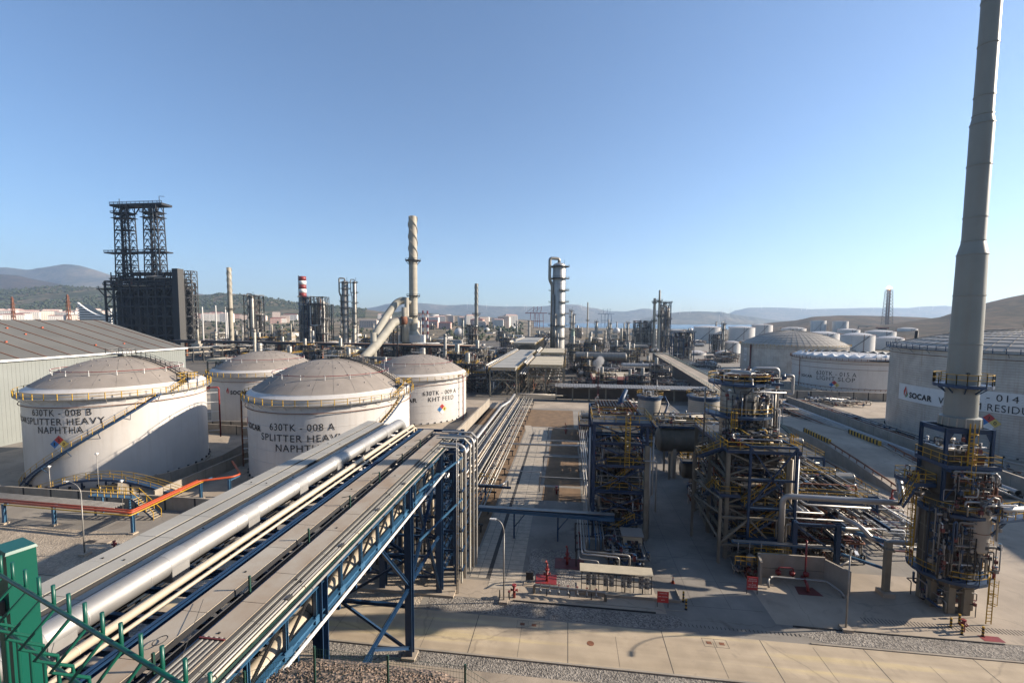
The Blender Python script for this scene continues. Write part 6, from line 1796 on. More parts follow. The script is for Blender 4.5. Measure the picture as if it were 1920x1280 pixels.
jumble(HX - 4.2, HY - 3.9, 4.2, HX - 2.0, HY - 1.8, 11.6, 34, 106, rs=(.05, .08, .12), mats=['steel_dark', 'galv', 'steel_blue', 'white_clean']).build('pipework', HT)
jumble(HX - 3.0, HY - 3.9, 11.2, HX + 3.4, HY - 2.2, 15.2, 44, 107, rs=(.05, .08, .11), mats=['steel_dark', 'galv', 'steel_blue', 'silver', 'rust']).build('pipework', HT)
jumble(HX - 3.4, HY - 3.8, 5.0, HX + 3.4, HY - 3.1, 10.2, 30, 108, rs=(.04, .07), mats=['steel_dark', 'steel_grey', 'galv']).build('pipework', HT)
mb = MB().use('steel_blue')
for k in range(6):
    a = -2.9 + k * .55; mb.ibeam((HX + 3.25 * cos(a), HY + 3.25 * sin(a), 3.9), (HX + 3.25 * cos(a), HY + 3.25 * sin(a), 10.6), .18, .18, .03)
for x_ in (-2.9, 2.9): mb.beam((HX + x_, HY - 2.2, 11.6), (HX, HY - 2.35, 15.2), .16)
mb.build('side_frame', HT)
HT.scale = (.77, .77, 1); HT.location.x -= .25
CH = thing('chimney', 'very tall pale grey chimney with a yellow railed platform, at the right edge', 'chimney', (HX, HY, 19.4))
RG = .05
rings = [20.05, 24.8, 27.9, 32.84, 36.95, 38.34, 40.68, 45.8, 49.83, 50.7, 52.5, 57.4, 61.5, 66.0]
def rad(z): 
    for za, zb, ra, rb in ((19.4, 36.95, 1.33, 1.17), (36.95, 38.34, 1.17, .90), (38.34, 49.83, .90, .90), (49.83, 50.7, .90, .775), (50.7, 70, .775, .745)):
        if z <= zb: return ra + (rb - ra) * (z - za) / (zb - za)
    return .745
P = [(1.62, 0), (1.62, .9), (1.5, .95)]
P.append((rad(20.4), 1.0))
for z in rings[1:]:
    P += [(rad(z), z - 19.4 - .06), (rad(z) + RG, z - 19.4 - .05), (rad(z) + RG, z - 19.4 + .05), (rad(z), z - 19.4 + .06)]
P += [(.64, 46.62), (.62, 45)]
mb = MB().use('chimney_paint').lathe(P, (HX, HY, 19.4), 48)
for k in range(16): a = 2 * pi * k / 16; mb.use('dome_metal').beam((HX + 1.66 * cos(a), HY + 1.66 * sin(a), 19.4), (HX + 1.6 * cos(a), HY + 1.6 * sin(a), 20.3), .1)
mb.build('shaft', CH)
ring_platform(CH, HX, HY, 23.6, 1.3, 2.25, 0, 360)
mb = MB().use('steel_grey').cyl((HX - .5, HY - 1.12, 24.9), (HX - .5, HY - 1.3, 24.9), .12, 12); mb.build('test_port', CH)

# ================================================================== RAMP, ROADS AND WALLS AT RIGHT
RP = thing('ramp_bridge', 'humped concrete road ramp with guard rails crossing the trench right of the pipe rack', 'ramp', (63.5, 100, 0))
def rz_(y): return 3.0 * max(0, min(1, (y - 80) / 26)) ** .8 if y < 120 else 3.0 * max(0, 1 - (y - 120) / 34)
mb = MB().use('concrete')
ysr = [80, 86, 92, 98, 104, 108, 114, 120, 128, 138, 150, 156]
for a, b_ in zip(ysr[:-1], ysr[1:]):
    mb.hexa([(57.4, a, -.05), (69.2, a, -.05), (69.2, b_, -.05), (57.4, b_, -.05), (57.4, a, rz_(a) + .02), (69.2, a, rz_(a) + .02), (69.2, b_, rz_(b_) + .02), (57.4, b_, rz_(b_) + .02)])
mb.use('concrete_wall')
for x in (57.2, 69.0):
    for a, b_ in zip(ysr[:-1], ysr[1:]): mb.hexa([(x, a, 0), (x + .4, a, 0), (x + .4, b_, 0), (x, b_, 0), (x, a, rz_(a) + .25), (x + .4, a, rz_(a) + .25), (x + .4, b_, rz_(b_) + .25), (x, b_, rz_(b_) + .25)])
mb.build('deck', RP)
mb = MB().use('rust')
for x in (57.4, 69.2):
    for a, b_ in zip(ysr[:4], ysr[1:5]): mb.beam((x, a, rz_(a) + 1.0), (x, b_, rz_(b_) + 1.0), .1, .3)
    y = 80
    while y < 104: mb.beam((x, y, rz_(y)), (x, y, rz_(y) + 1), .12); y += 2.4
mb.build('guard_rail', RP)
for x in (58.2, 68.4):
    mb = MB()
    for k in range(20): mb.use('black' if k % 2 else 'yellow').box(x - .2, 105 + k * .55, 3.1, x + .2, 105.55 + k * .55, 4.1)
    mb.build('barrier', RP)
wall('long grey concrete dike wall running beside the pipes towards the light slop tank', [(79.9, 58), (79.9, 172)], 3.0, .5)
wall('concrete dike wall at the foot of the light slop tank', [(79.9, 186), (100, 186), (125, 184)], 3.2, .5)
wall('rear concrete wall under the tanks right of the ramp', [(100, 186), (96, 245), (110, 262)], 3.0, .5)
wall('tan concrete wall below the big grey tank at the right edge', [(92, 96), (120, 92)], 3.2, .5)
PD = thing('dike_pipes', 'large silver pipes curving along the concrete dike wall at right', 'pipe run', (78, 120, 0))
for x, r, mt, y0, y1 in ((76.6, .48, 'silver', 84, 168), (75.2, .3, 'galv', 84, 160), (74.2, .22, 'cladding', 80, 166), (73.4, .16, 'galv', 84, 170), (72.6, .2, 'rust', 88, 165), (71.8, .14, 'galv', 84, 160)):
    e = [(x, y1, 1.2), (x + 3, y1 + 4, 1.2), (x + 6, y1 + 3, 1.2)] if r > .4 else [(x, y1, 1.2)]
    mb = MB().use(mt).tube([(x, y0, 1.2)] + e, r, 12, bend=3); y = y0
    while y < y1: mb.cyl((x, y, 1.2), (x, y + .12, 1.2), r + .04, 12); y += 6
    mb.build('pipe', PD)
mb = MB().use('steel_grey')
for k in range(15): mb.box(71.2, 84 + k * 6, 0, 77.4, 84.25 + k * 6, .75)
mb.build('support', PD)
mb = MB().use('rust')
mb.tube([(54.6, 88, .75), (54.6, 150, .75)], .1, 6); mb.tube([(71.0, 88, .9), (71.0, 160, .9)], .08, 6)
for k in range(16): mb.box(54.5, 88 + 4 * k, 0, 54.7, 88.2 + 4 * k, .7); mb.box(70.9, 88 + 4.5 * k, 0, 71.1, 88.2 + 4.5 * k, .9)
solo('guard_rail', mb, 'low rusty guard rails running along both sides of the road before the ramp', 'guard rail')
jt = thing('tank_pipes', 'small pipes and valves between the dike wall and the big grey tank', 'pipework', (88, 130, 0))
jumble(81.5, 92, .4, 88.5, 176, 2.0, 90, 111, rs=(.08, .12, .18)).build('pipework', jt)
jumble(90, 170, .4, 108, 184, 2.2, 50, 112, rs=(.08, .12, .18)).build('pipework', jt)
mb = MB().use('silver').tube([(83, 90, 2.4), (112, 88, 2.4)], .2, 8).tube([(84, 96, 1.4), (120, 94, 1.4)], .15, 8).tube([(83, 100, 3.4), (92, 84, 3.0), (120, 80, 3.0)], .12, 8); mb.build('pipes', jt)
jumble(52, 150, .4, 78, 200, 2.0, 70, 113, rs=(.08, .12, .2)).build('pipework', jt)
# people none; elevated road with its retaining wall
ER = thing('elevated_road', 'pale elevated road with a dark retaining wall and railing running into the middle distance', 'elevated road', (55, 240, 0))
Ls = [(46.5, 112, .3), (49.5, 140, 5.0), (51.6, 170.5, 6), (62.1, 319.6, 6.0), (64, 345, 6)]
Rs = [(56.0, 112, .3), (57.0, 140, 5.0), (59.6, 172, 6), (70.3, 321, 6), (72, 347, 6)]
mb = MB().use('concrete')
for i in range(len(Ls) - 1):
    a, b_, c, d = Ls[i], Ls[i + 1], Rs[i + 1], Rs[i]
    mb.poly([(a[0], a[1], a[2]), (d[0], d[1], d[2]), (c[0], c[1], c[2]), (b_[0], b_[1], b_[2])])
mb.build('road_deck', ER)
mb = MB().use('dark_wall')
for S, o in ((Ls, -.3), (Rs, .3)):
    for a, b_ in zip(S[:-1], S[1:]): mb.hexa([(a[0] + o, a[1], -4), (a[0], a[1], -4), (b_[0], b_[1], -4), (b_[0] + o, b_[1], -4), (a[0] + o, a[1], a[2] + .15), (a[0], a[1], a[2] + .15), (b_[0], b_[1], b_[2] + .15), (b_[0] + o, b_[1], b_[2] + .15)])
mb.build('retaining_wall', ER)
mb = MB().use('green_vessel').rail([(a + .25, b_, c + .1) for a, b_, c in Ls], 1.2, 3.0, .09).rail([(a - .3, b_, c + .1) for a, b_, c in Rs], 1.2, 3.0, .09); mb.build('handrail', ER)
for k, (lx, ly) in enumerate(((63, 190),)):
    tt = thing('pipe_run', 'many thin pale pipes lying beside the elevated road on its right', 'pipe run', (68, 240, 0))
    for i in range(12):
        mb = MB().use(random.choice(['silver', 'galv', 'cladding'])).tube([(62 + i * 1.1, 165 + i, 2.5), (76 + i * 1.1, 345, 2.5)], .22, 6); mb.build('pipe', tt)
    mb = MB().use('steel_grey')
    for j in range(18): mb.box(61.5 + j * .78, 168 + 10 * j, 0, 76 + j * .78, 168.4 + 10 * j, 2.2)
    mb.build('support', tt)
# ================================================================== MIDDLE DISTANCE LANDMARKS
def lattice(mb, x, y, z0, z1, w0, w1, n, t=.5):
    """tapering four-legged braced tower centred on x, y"""
    def C(k, z):
        w = (w0 + (w1 - w0) * (z - z0) / (z1 - z0)) / 2; return [(x - w, y - w, z), (x + w, y - w, z), (x + w, y + w, z), (x - w, y + w, z)]
    for k in range(n):
        za, zb = z0 + (z1 - z0) * k / n, z0 + (z1 - z0) * (k + 1) / n; A, B_ = C(0, za), C(0, zb)
        for i in range(4):
            j = (i + 1) % 4; mb.beam(A[i], B_[i], t); mb.beam(B_[i], B_[j], t * .7)
            m_ = tuple((B_[i][q] + B_[j][q]) / 2 for q in range(3)); mb.beam(A[i], m_, t * .5); mb.beam(A[j], m_, t * .5)
# coker
CK = thing('coker_tower', 'huge black coker block with two lattice derricks on top, left of the picture', 'coker structure', (-353, 340, 0))
cx0, cx1, cy0, cy1 = -388, -324, 330, 352
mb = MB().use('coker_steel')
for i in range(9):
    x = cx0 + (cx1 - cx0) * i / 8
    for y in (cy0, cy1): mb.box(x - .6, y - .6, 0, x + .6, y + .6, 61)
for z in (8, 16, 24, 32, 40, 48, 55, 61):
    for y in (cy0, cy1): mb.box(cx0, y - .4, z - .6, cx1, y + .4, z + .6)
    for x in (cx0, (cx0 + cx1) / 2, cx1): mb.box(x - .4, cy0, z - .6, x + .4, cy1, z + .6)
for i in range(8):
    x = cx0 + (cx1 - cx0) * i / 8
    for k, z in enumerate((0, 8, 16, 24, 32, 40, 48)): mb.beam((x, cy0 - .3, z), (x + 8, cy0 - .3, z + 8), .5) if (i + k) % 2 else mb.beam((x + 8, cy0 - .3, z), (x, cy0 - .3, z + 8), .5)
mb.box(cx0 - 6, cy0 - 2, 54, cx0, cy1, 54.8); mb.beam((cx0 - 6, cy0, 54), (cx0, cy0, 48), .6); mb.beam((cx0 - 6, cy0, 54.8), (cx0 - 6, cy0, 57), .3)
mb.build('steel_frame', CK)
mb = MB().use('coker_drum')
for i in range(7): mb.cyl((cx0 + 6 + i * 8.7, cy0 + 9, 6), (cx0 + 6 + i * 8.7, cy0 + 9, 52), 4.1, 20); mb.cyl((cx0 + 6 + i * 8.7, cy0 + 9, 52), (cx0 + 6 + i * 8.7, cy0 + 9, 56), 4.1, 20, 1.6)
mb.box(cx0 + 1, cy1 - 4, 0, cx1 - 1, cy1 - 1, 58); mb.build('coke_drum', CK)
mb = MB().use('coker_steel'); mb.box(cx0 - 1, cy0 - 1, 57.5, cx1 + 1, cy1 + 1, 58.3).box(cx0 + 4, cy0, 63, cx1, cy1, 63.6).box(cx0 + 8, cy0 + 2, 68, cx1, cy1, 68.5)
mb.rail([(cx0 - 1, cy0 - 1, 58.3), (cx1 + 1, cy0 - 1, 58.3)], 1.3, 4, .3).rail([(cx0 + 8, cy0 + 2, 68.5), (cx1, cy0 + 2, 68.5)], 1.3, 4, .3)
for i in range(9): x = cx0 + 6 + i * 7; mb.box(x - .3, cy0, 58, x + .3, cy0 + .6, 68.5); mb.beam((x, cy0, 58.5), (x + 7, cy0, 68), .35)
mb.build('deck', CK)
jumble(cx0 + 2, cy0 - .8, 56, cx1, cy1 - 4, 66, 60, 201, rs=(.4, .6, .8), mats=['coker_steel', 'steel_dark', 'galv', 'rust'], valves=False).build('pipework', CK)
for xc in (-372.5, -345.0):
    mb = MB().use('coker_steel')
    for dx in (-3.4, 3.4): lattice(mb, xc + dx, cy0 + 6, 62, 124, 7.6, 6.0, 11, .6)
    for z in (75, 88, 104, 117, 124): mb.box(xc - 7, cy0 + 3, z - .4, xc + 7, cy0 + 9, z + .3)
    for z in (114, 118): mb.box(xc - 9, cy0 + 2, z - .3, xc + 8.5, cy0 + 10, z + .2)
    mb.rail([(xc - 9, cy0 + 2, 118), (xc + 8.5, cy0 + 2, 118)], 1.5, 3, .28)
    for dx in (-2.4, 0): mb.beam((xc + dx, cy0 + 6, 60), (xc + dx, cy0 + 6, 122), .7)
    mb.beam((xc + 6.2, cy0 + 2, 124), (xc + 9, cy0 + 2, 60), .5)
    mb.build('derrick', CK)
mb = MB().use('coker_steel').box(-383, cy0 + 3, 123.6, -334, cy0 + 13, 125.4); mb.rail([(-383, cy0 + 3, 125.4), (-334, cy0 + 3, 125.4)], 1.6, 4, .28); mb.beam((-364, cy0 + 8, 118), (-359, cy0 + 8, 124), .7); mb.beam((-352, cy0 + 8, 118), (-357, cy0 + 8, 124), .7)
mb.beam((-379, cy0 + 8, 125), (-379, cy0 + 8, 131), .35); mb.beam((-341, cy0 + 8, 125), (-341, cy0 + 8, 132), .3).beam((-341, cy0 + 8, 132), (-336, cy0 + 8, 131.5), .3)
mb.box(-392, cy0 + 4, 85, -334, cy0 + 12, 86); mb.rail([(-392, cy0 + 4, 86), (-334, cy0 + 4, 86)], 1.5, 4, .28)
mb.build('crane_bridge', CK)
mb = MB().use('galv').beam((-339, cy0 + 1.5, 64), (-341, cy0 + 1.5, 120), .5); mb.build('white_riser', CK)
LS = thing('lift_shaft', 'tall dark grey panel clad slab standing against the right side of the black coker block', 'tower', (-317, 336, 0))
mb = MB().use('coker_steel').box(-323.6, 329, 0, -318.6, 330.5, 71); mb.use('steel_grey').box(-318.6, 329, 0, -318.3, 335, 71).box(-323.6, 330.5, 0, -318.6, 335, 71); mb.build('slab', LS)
LT = thing('stair_tower', 'open lattice stair tower right of the grey slab beside the coker', 'stair tower', (-301, 338, 0))
mb = MB().use('steel_grey'); lattice(mb, -316.5, 340, 0, 70, 6.5, 6, 14, .5); mb.build('frame', LT)
mb = MB().use('galv')
for k in range(14): mb.beam((-319, 339, k * 5), (-314, 341, k * 5 + 5), .4) if k % 2 else mb.beam((-314, 339, k * 5), (-319, 341, k * 5 + 5), .4)
mb.build('stairs', LT)

def stack_tower(name, label, px, d, wb, wt, ytop, mt='stack_beige', rings=8, strakes=False, plat=(), top=True, z0=0.0, group=None):
    x, y, _ = at(px, d); z1 = zpix(ytop, d); q_ = d / FPX / sqrt(1 + ((px - 960) / FPX) ** 2) / 2; rb, rt_ = wb * q_, wt * q_
    T = thing(name, label, 'stack', (x, y, z0), group=group)
    P = [(rb, z0)]
    for k in range(1, rings):
        z = z0 + (z1 - z0) * k / rings; r = rb + (rt_ - rb) * k / rings; P += [(r, z - .2), (r + rb * .05, z - .2), (r + rb * .05, z + .2), (r, z + .2)]
    P += [(rt_, z1), (rt_ * .82, z1 + .4), (rt_ * .8, z1 - 2)]
    mb = MB().use(mt).lathe(P, (x, y, 0), 28); mb.build('shaft', T)
    if strakes:
        mb = MB().use(mt if strakes is True else strakes)
        for s in range(3):
            pr = None
            for k in range(28):
                t = k / 27; z = z1 - (z1 - z0) * .33 * t; a = 2 * pi * (s / 3 + t * 1.35); r = rt_ * 1.1
                p = (x + r * cos(a), y + r * sin(a), z)
                if pr: mb.beam(pr, p, rt_ * .17)
                pr = p
        mb.build('strake', T)
    for yy, ex_ in plat:
        z = zpix(yy, d); r = rb * .97; mb = MB().use('steel_dark').lathe([(r, 0), (r + ex_, 0), (r + ex_, .35), (r, .35)], (x, y, z), 20, smooth=False)
        for k in range(10):
            a = 2 * pi * k / 10; mb.beam((x + r * cos(a), y + r * sin(a), z - ex_), (x + (r + ex_) * cos(a), y + (r + ex_) * sin(a), z), .22); mb.beam((x + (r + ex_) * cos(a), y + (r + ex_) * sin(a), z), (x + (r + ex_) * cos(a), y + (r + ex_) * sin(a), z + 1.4), .16)
        mb.tube([(x + (r + ex_) * cos(2 * pi * k / 20), y + (r + ex_) * sin(2 * pi * k / 20), z + 1.4) for k in range(20)], .09, 4, closed=True)
        mb.build('platform', T)
    return T, x, y
BSt, bx, by_ = stack_tower('stack', 'tall beige stack with dark platforms and spiral fins, two fat ducts joining its side', 775.5, 330, 16.5, 15.2, 412, rings=14, strakes='stack_beige', plat=((492, 2.6), (557, 1.8), (594, 1.6)))
BDt = at(775.5, 330)
DU = thing('flue_duct', 'pair of fat beige flue ducts sloping down from the tall stack towards the tanks', 'duct', (at(715, 300)[0], at(715, 300)[1], 0))
mb = MB().use('duct_grey')
def L3(px, y, d): p = at(px, d); return (p[0], p[1], zpix(y, d))
mb.tube([L3(771, 570, 329), L3(758, 564, 328), L3(744, 569, 326), L3(728, 590, 318), L3(714, 612, 306), L3(702, 632, 292)], 2.6, 20, bend=6)
mb.build('duct', DU)
mb = MB().use('duct_grey')
mb.tube([L3(772, 604, 326), L3(752, 604, 322), L3(738, 606, 316), L3(722, 627, 300), L3(702, 652, 280), L3(672, 682, 255)], 2.9, 20, bend=6)
for (a, b_) in ((L3(700, 634, 282), L3(700, 690, 282)),): mb.cyl((a[0], a[1], 0), (a[0], a[1], a[2] + 3), 1.9, 16)
mb.use('rust').tube([L3(762, 602.5, 321.5), L3(752, 602.5, 319.5)], 3.0, 20)
mb.build('duct', DU)
mb = MB().use('steel_dark')
for px, y0, d in ((738, 612, 318), (752, 612, 322), (763, 612, 324), (745, 612, 312)):
    a = L3(px, y0, d); mb.beam((a[0], a[1], 0), a, .8)
mb.build('support', DU)
HB = thing('heater_block', 'dark furnace block on columns at the foot of the tall beige stack', 'furnace', (bx, by_, 0))
mb = MB().use('white_far').box(bx - 9, by_ - 8, 12, bx + 8, by_ + 4, 19); mb.use('stack_beige').lathe([(6, 12), (5, 19), (3.3, 22)], (bx, by_, 0), 20); mb.build('casing', HB)
grid_frame(HB, bx - 20, by_ - 12, bx + 22, by_ + 6, [6, 12], 5, 1, mt='steel_dark', w=.6); jumble(bx - 24, by_ - 16, 1, bx + 24, by_ + 4, 14, 90, 210, rs=(.15, .25, .4)).build('pipework', HB)
mb = MB().use('stack_beige')
for k, (px, yt, w) in enumerate(((763, 560, 3.0), (759, 578, 4.5))):
    p = at(px, 322); mb.cyl((p[0], p[1], 10), (p[0], p[1], zpix(yt, 322)), w * .5, 12)
mb.build('side_stack', HB)
stack_tower('stack', 'slim beige stack with spiral fins rising between the coker and the striped stack', 433.5, 430, 10, 9, 507, rings=12, strakes='stack_beige', plat=((583, 2.2),))
stack_tower('stack', 'slim silver stack with spiral fins and one dark platform, right of the big beige stack', 893, 420, 7.5, 6.5, 534, mt='cladding', rings=5, strakes='steel_grey', plat=((590, 2.0),))
stack_tower('stack', 'thin solitary stack right of the large silver column', 1101, 820, 3.0, 2.4, 567, mt='stack_beige', rings=4, plat=((600, 2.0),))
stack_tower('stack', 'taller of two slim stacks beside the blue tower right of centre', 1234.5, 430, 6, 3.6, 544, mt='stack_beige', rings=6, plat=((563, 1.6), (590, 1.6)))
stack_tower('stack', 'shorter of two slim stacks beside the blue tower right of centre', 1225.5, 430, 6, 5, 559, mt='stack_beige', rings=5, plat=((566, 1.2), (600, 1.2)))
# striped stack
x, y, _ = at(569.5, 470); z1 = zpix(522, 470); r = 6.5 * 470 / FPX
T = thing('stack', 'red and white striped stack standing above a blue lattice structure', 'stack', (x, y, 0))
mb = MB(); zs = [0] + [zpix(v, 470) for v in (560, 552.5, 545, 537.5, 530, 522)]
for k in range(len(zs) - 1): mb.use(['stack_beige', 'red', 'white_clean', 'red', 'white_clean', 'red'][k]).cyl((x, y, zs[k]), (x, y, zs[k + 1]), r, 24)
mb.build('shaft', T)
mb = MB().use('steel_grey').ladder(x - r - .4, y, 40, z1, -1, 0, 1.0, .25); mb.build('ladder', T)

def tower_unit(label, px0, px1, d, ytop, seed, mt='steel_blue', n=70, nx=3, depth=12, nlev=6, rail='galv', sub=()):
    xa, ya, _ = at(px0, d); xb, yb, _ = at(px1, d); w = hypot(xb - xa, yb - ya); h = zpix(ytop, d)
    T = thing('process_tower', label, 'process unit', (xa, ya, 0)); x0, y0 = xa, ya
    lv = [h * (k + 1) / nlev for k in range(nlev)]
    grid_frame(T, x0, y0, x0 + w, y0 + depth, lv, nx, 2, mt=mt, w=.5)
    decks(T, [(x0 - 1, y0 - 1, x0 + w + 1, y0 + depth, z) for z in lv[1::2]], rail=rail, edge=mt, rt_=.16)
    jumble(x0, y0 - .5, 1, x0 + w, y0 + depth, h, n, seed, rs=(.12, .2, .3, .45)).build('pipework', T)
    mb = MB()
    for k in range(3): vessel_v(mb, x0 + w * (k + .5) / 3, y0 + depth * .4, h * .1, h * (.6 + .15 * k), w * .1, random.choice(['cladding', 'galv', 'silver']), 16)
    mb.build('vertical_vessel', T); return T
random.seed(77)
tower_unit('blue lattice structure directly under the red and white striped stack', 562, 580, 462, 560, 301, n=80, nx=2, depth=10)
tower_unit('grey and blue lattice structure with silver ducts just right of the striped stack', 583, 608, 462, 559, 302, mt='steel_grey', n=100, nlev=7)
tower_unit('dark vessel tower between the slim beige stack and the striped stack', 459, 481, 400, 558, 303, mt='steel_dark', n=70, nx=2)
tower_unit('dark blue lattice tower with many decks right of the two slim stacks', 1238, 1256, 430, 566, 304, n=90, nx=2, depth=9)
tower_unit('blue open structure in front of the far white tanks right of centre', 1263, 1300, 330, 655 - 34, 305, n=60, nx=4, nlev=2)
tower_unit('dark structure with thin column in front of the distant tanks, left of the beige dome', 1338, 1352, 420, 625, 306, mt='steel_dark', n=50, nx=2, nlev=3)
tower_unit('tangled grey structure left of the two slim stacks', 1190, 1222, 430, 600, 307, mt='steel_grey', n=100, nlev=3)
tower_unit('rusty valve and pipe cluster behind the KHT feed tank', 865, 884, 240, 668, 308, mt='rust', n=70, nlev=2, depth=8, nx=2)
tower_unit('low dark structure at the foot of the silver finned stack', 874, 892, 380, 610, 309, mt='steel_dark', n=60, nlev=3)
def column(label, px, d, w, ytop, seed, mt='cladding', plats=5, rails='steel_dark', pipes=2, over=True, ysp=None):
    x, y, _ = at(px, d); h = zpix(ytop, d); r = w / 2 * d / FPX / sqrt(1 + ((px - 960) / FPX) ** 2)
    T = thing('distillation_column', label, 'column', (x, y, 0))
    mb = MB(); vessel_v(mb, x, y, 0, h, r, mt, 28, 6); mb.build('shell', T)
    mb = MB().use('steel_dark'); rnd = random.Random(seed)
    for k in range(plats):
        z = h * (.25 + .74 * k / max(1, plats - 1)); a0 = rnd.uniform(0, 6); e = r * .45 + .8
        mb.lathe([(r, 0), (r + e, 0), (r + e, .3), (r, .3)], (x, y, z), 10, a0, a0 + (4.4 if k < plats - 1 else 2 * pi - .01), smooth=False)
        for q in range(11): a = a0 + 4.4 * q / 10; mb.beam((x + (r + e) * cos(a), y + (r + e) * sin(a), z), (x + (r + e) * cos(a), y + (r + e) * sin(a), z + 1.3), .12)
        for hh in (.7, 1.3): mb.tube([(x + (r + e) * cos(a0 + .44 * q), y + (r + e) * sin(a0 + .44 * q), z + hh) for q in range(11)], .06, 4)
    mb.build('platform', T)
    mb = MB()
    for k in range(pipes):
        a = pi + .5 + k * .35; q = r + .7 + .5 * k; rr = r * (.16 if k else .24); mb.use('galv' if k % 2 else 'cladding').tube([(x, y, h + r * .4), (x, y, h + r * .9 + 1), (x + q * 1.4 * cos(a), y + q * 1.4 * sin(a), h + r * .9 + 1), (x + q * 1.4 * cos(a), y + q * 1.4 * sin(a), h * .85), (x + q * cos(a), y + q * sin(a), h * .8), (x + q * cos(a), y + q * sin(a), 2)] if k == 0 and over else [(x + q * cos(a), y + q * sin(a), h * (.9 - .2 * k)), (x + q * cos(a), y + q * sin(a), 2)], rr, 10, bend=r * .4)
    mb.build('overhead_pipe', T)
    mb = MB().use('steel_dark').ladder(x + r + .3, y, 4, h, 1, 0, .8, .14, False); mb.beam((x + r * .8, y, h), (x + r * .8, y, h + 4.5), .2); mb.build('ladder', T)
    return T
column('large shining silver column with dark platforms and an overhead pipe, centre of the picture', 1046.5, 330, 24, 500, 401, mt='silver', plats=7, pipes=4)
column('wide grey column with many side platforms, left of the tall beige stack', 648, 430, 12, 532, 402, mt='galv', plats=9, pipes=3)
column('narrow column standing close right of the wide grey column', 666, 430, 7, 532, 403, mt='cladding', plats=6, pipes=1)
column('column with square dark platforms right of the slim beige stack', 474, 395, 9, 560, 404, mt='cladding', plats=5)
column('pale green cylinder standing right of the large silver column', 1074, 320, 7, 618, 405, mt='green_vessel', plats=2, pipes=1, over=False)
column('thin column with dark ring platforms behind the pale green cylinder', 1070.5, 430, 3.5, 583, 406, plats=6, pipes=1)
column('short grey column beside the thin ringed column', 1075, 470, 4, 590, 407, mt='galv', plats=4)
column('slender column with a blue top left of the beige dome tank', 1356, 420, 5.5, 606, 408, plats=5)
column('short column in the haze left of the silver finned stack', 868, 620, 4, 600, 409, plats=3)
column('small column at the foot of the hills right of the thin solitary stack', 1118, 560, 4, 603, 410, plats=4)
column('small column midway between the thin solitary stack and the two slim stacks', 1144, 560, 3.5, 606, 411, plats=4)
column('short column close left of the tangled grey structure', 1177, 520, 4, 605, 412, plats=4)

# air cooler banks at centre
def cooler(label, x0, y0, x1, y1, z, legs=9, leg='fireproof', deck='tray', seed=1):
    T = thing('air_cooler_bank', label, 'air cooler', ((x0 + x1) / 2, y0, 0))
    mb = MB().use(leg); n = max(1, int((y1 - y0) / legs)); nx = max(1, int((x1 - x0) / 6))
    for j in range(n + 1):
        y = y0 + (y1 - y0) * j / n
        for i in range(nx + 1):
            x = x0 + (x1 - x0) * i / nx; mb.box(x - .28, y - .28, 0, x + .28, y + .28, z - 1.4)
        mb.box(x0, y - .25, z - 5.2, x1, y + .25, z - 4.7)
    for i in range(nx):
        xa, xb = x0 + (x1 - x0) * i / nx, x0 + (x1 - x0) * (i + 1) / nx; xm = (xa + xb) / 2
        mb.beam((xa, y0, z - 4.6), (xm, y0, z - 1.5), .3); mb.beam((xb, y0, z - 4.6), (xm, y0, z - 1.5), .3); mb.beam((xa, y0, .5), (xm, y0, z - 5), .25); mb.beam((xb, y0, .5), (xm, y0, z - 5), .25)
    mb.build('frame', T)
    mb = MB(); y = y0; k = 0
    while y < y1 - 1:
        mb.use(deck).box(x0 + .4, y + .2, z - 1.3, x1 - .4, min(y + 7.6, y1), z + .02 * (k % 2)); mb.use('steel_grey').box(x0 + .4, y + 7.62, z - .6, x1 - .4, min(y + 7.98, y1), z - .1); y += 8; k += 1
    mb.build('bundle', T)
    mb = MB().use('yellow').rail([(x0 - .6, y0 - .4, z - 1.3), (x1 + .6, y0 - .4, z - 1.3)], 1.2, 1.5, .07).rail([(x1 + .6, y0, z - 1.3), (x1 + .6, y1, z - 1.3)], 1.2, 2.4, .08).rail([(x0 - .6, y0, z - 1.3), (x0 - .6, y1, z - 1.3)], 1.2, 2.4, .08); mb.build('handrail', T)
    mb = MB(); y = y0 + 2
    while y < y1: mb.use('silver').tube([(x0 - .5, y, z - .6), (x0 - 1.4, y, z + .4), (x0 - 1.4, y + 2, z + .4), (x0 - .5, y + 2, z - .6)], .22, 8, bend=.5); y += 4.5
    mb.use('cladding').tube([(x0 - 1.8, y0, z + .6), (x0 - 1.8, y1, z + .6)], .4, 10); mb.build('header_pipe', T)
    jumble(x0, y0 + .4, .4, x1, y1, z - 5.2, int((y1 - y0) * .9), seed, rs=(.1, .16, .25)).build('pipework', T); return T
cooler('long air cooler deck on concrete legs left of centre, running away towards the silver column', -30.5, 172, -20.0, 280, 11.6, seed=501)
cooler('air cooler bank with beige roof panels and a yellow railed front', -16.0, 180, -1.6, 222, 12.2, seed=502, deck='beige_panel')
cooler('rear air cooler bank with a beige roof just in front of the silver column', -14.5, 232, -1.6, 268, 13.5, seed=503, deck='beige_panel')
cooler('long silver roofed gallery rising towards the silver column from the left', -38, 300, -22, 400, 15, seed=504)
mb = MB().use('silver')
for k in range(5): mb.tube([(-19.2 + k * .55, 175, 8.6 + .3 * (k % 2)), (-19.2 + k * .55, 300, 9.4)], .22, 8)
solo('pipe_run', mb, 'silver pipes running in the gap between the two air cooler decks', 'pipe run')
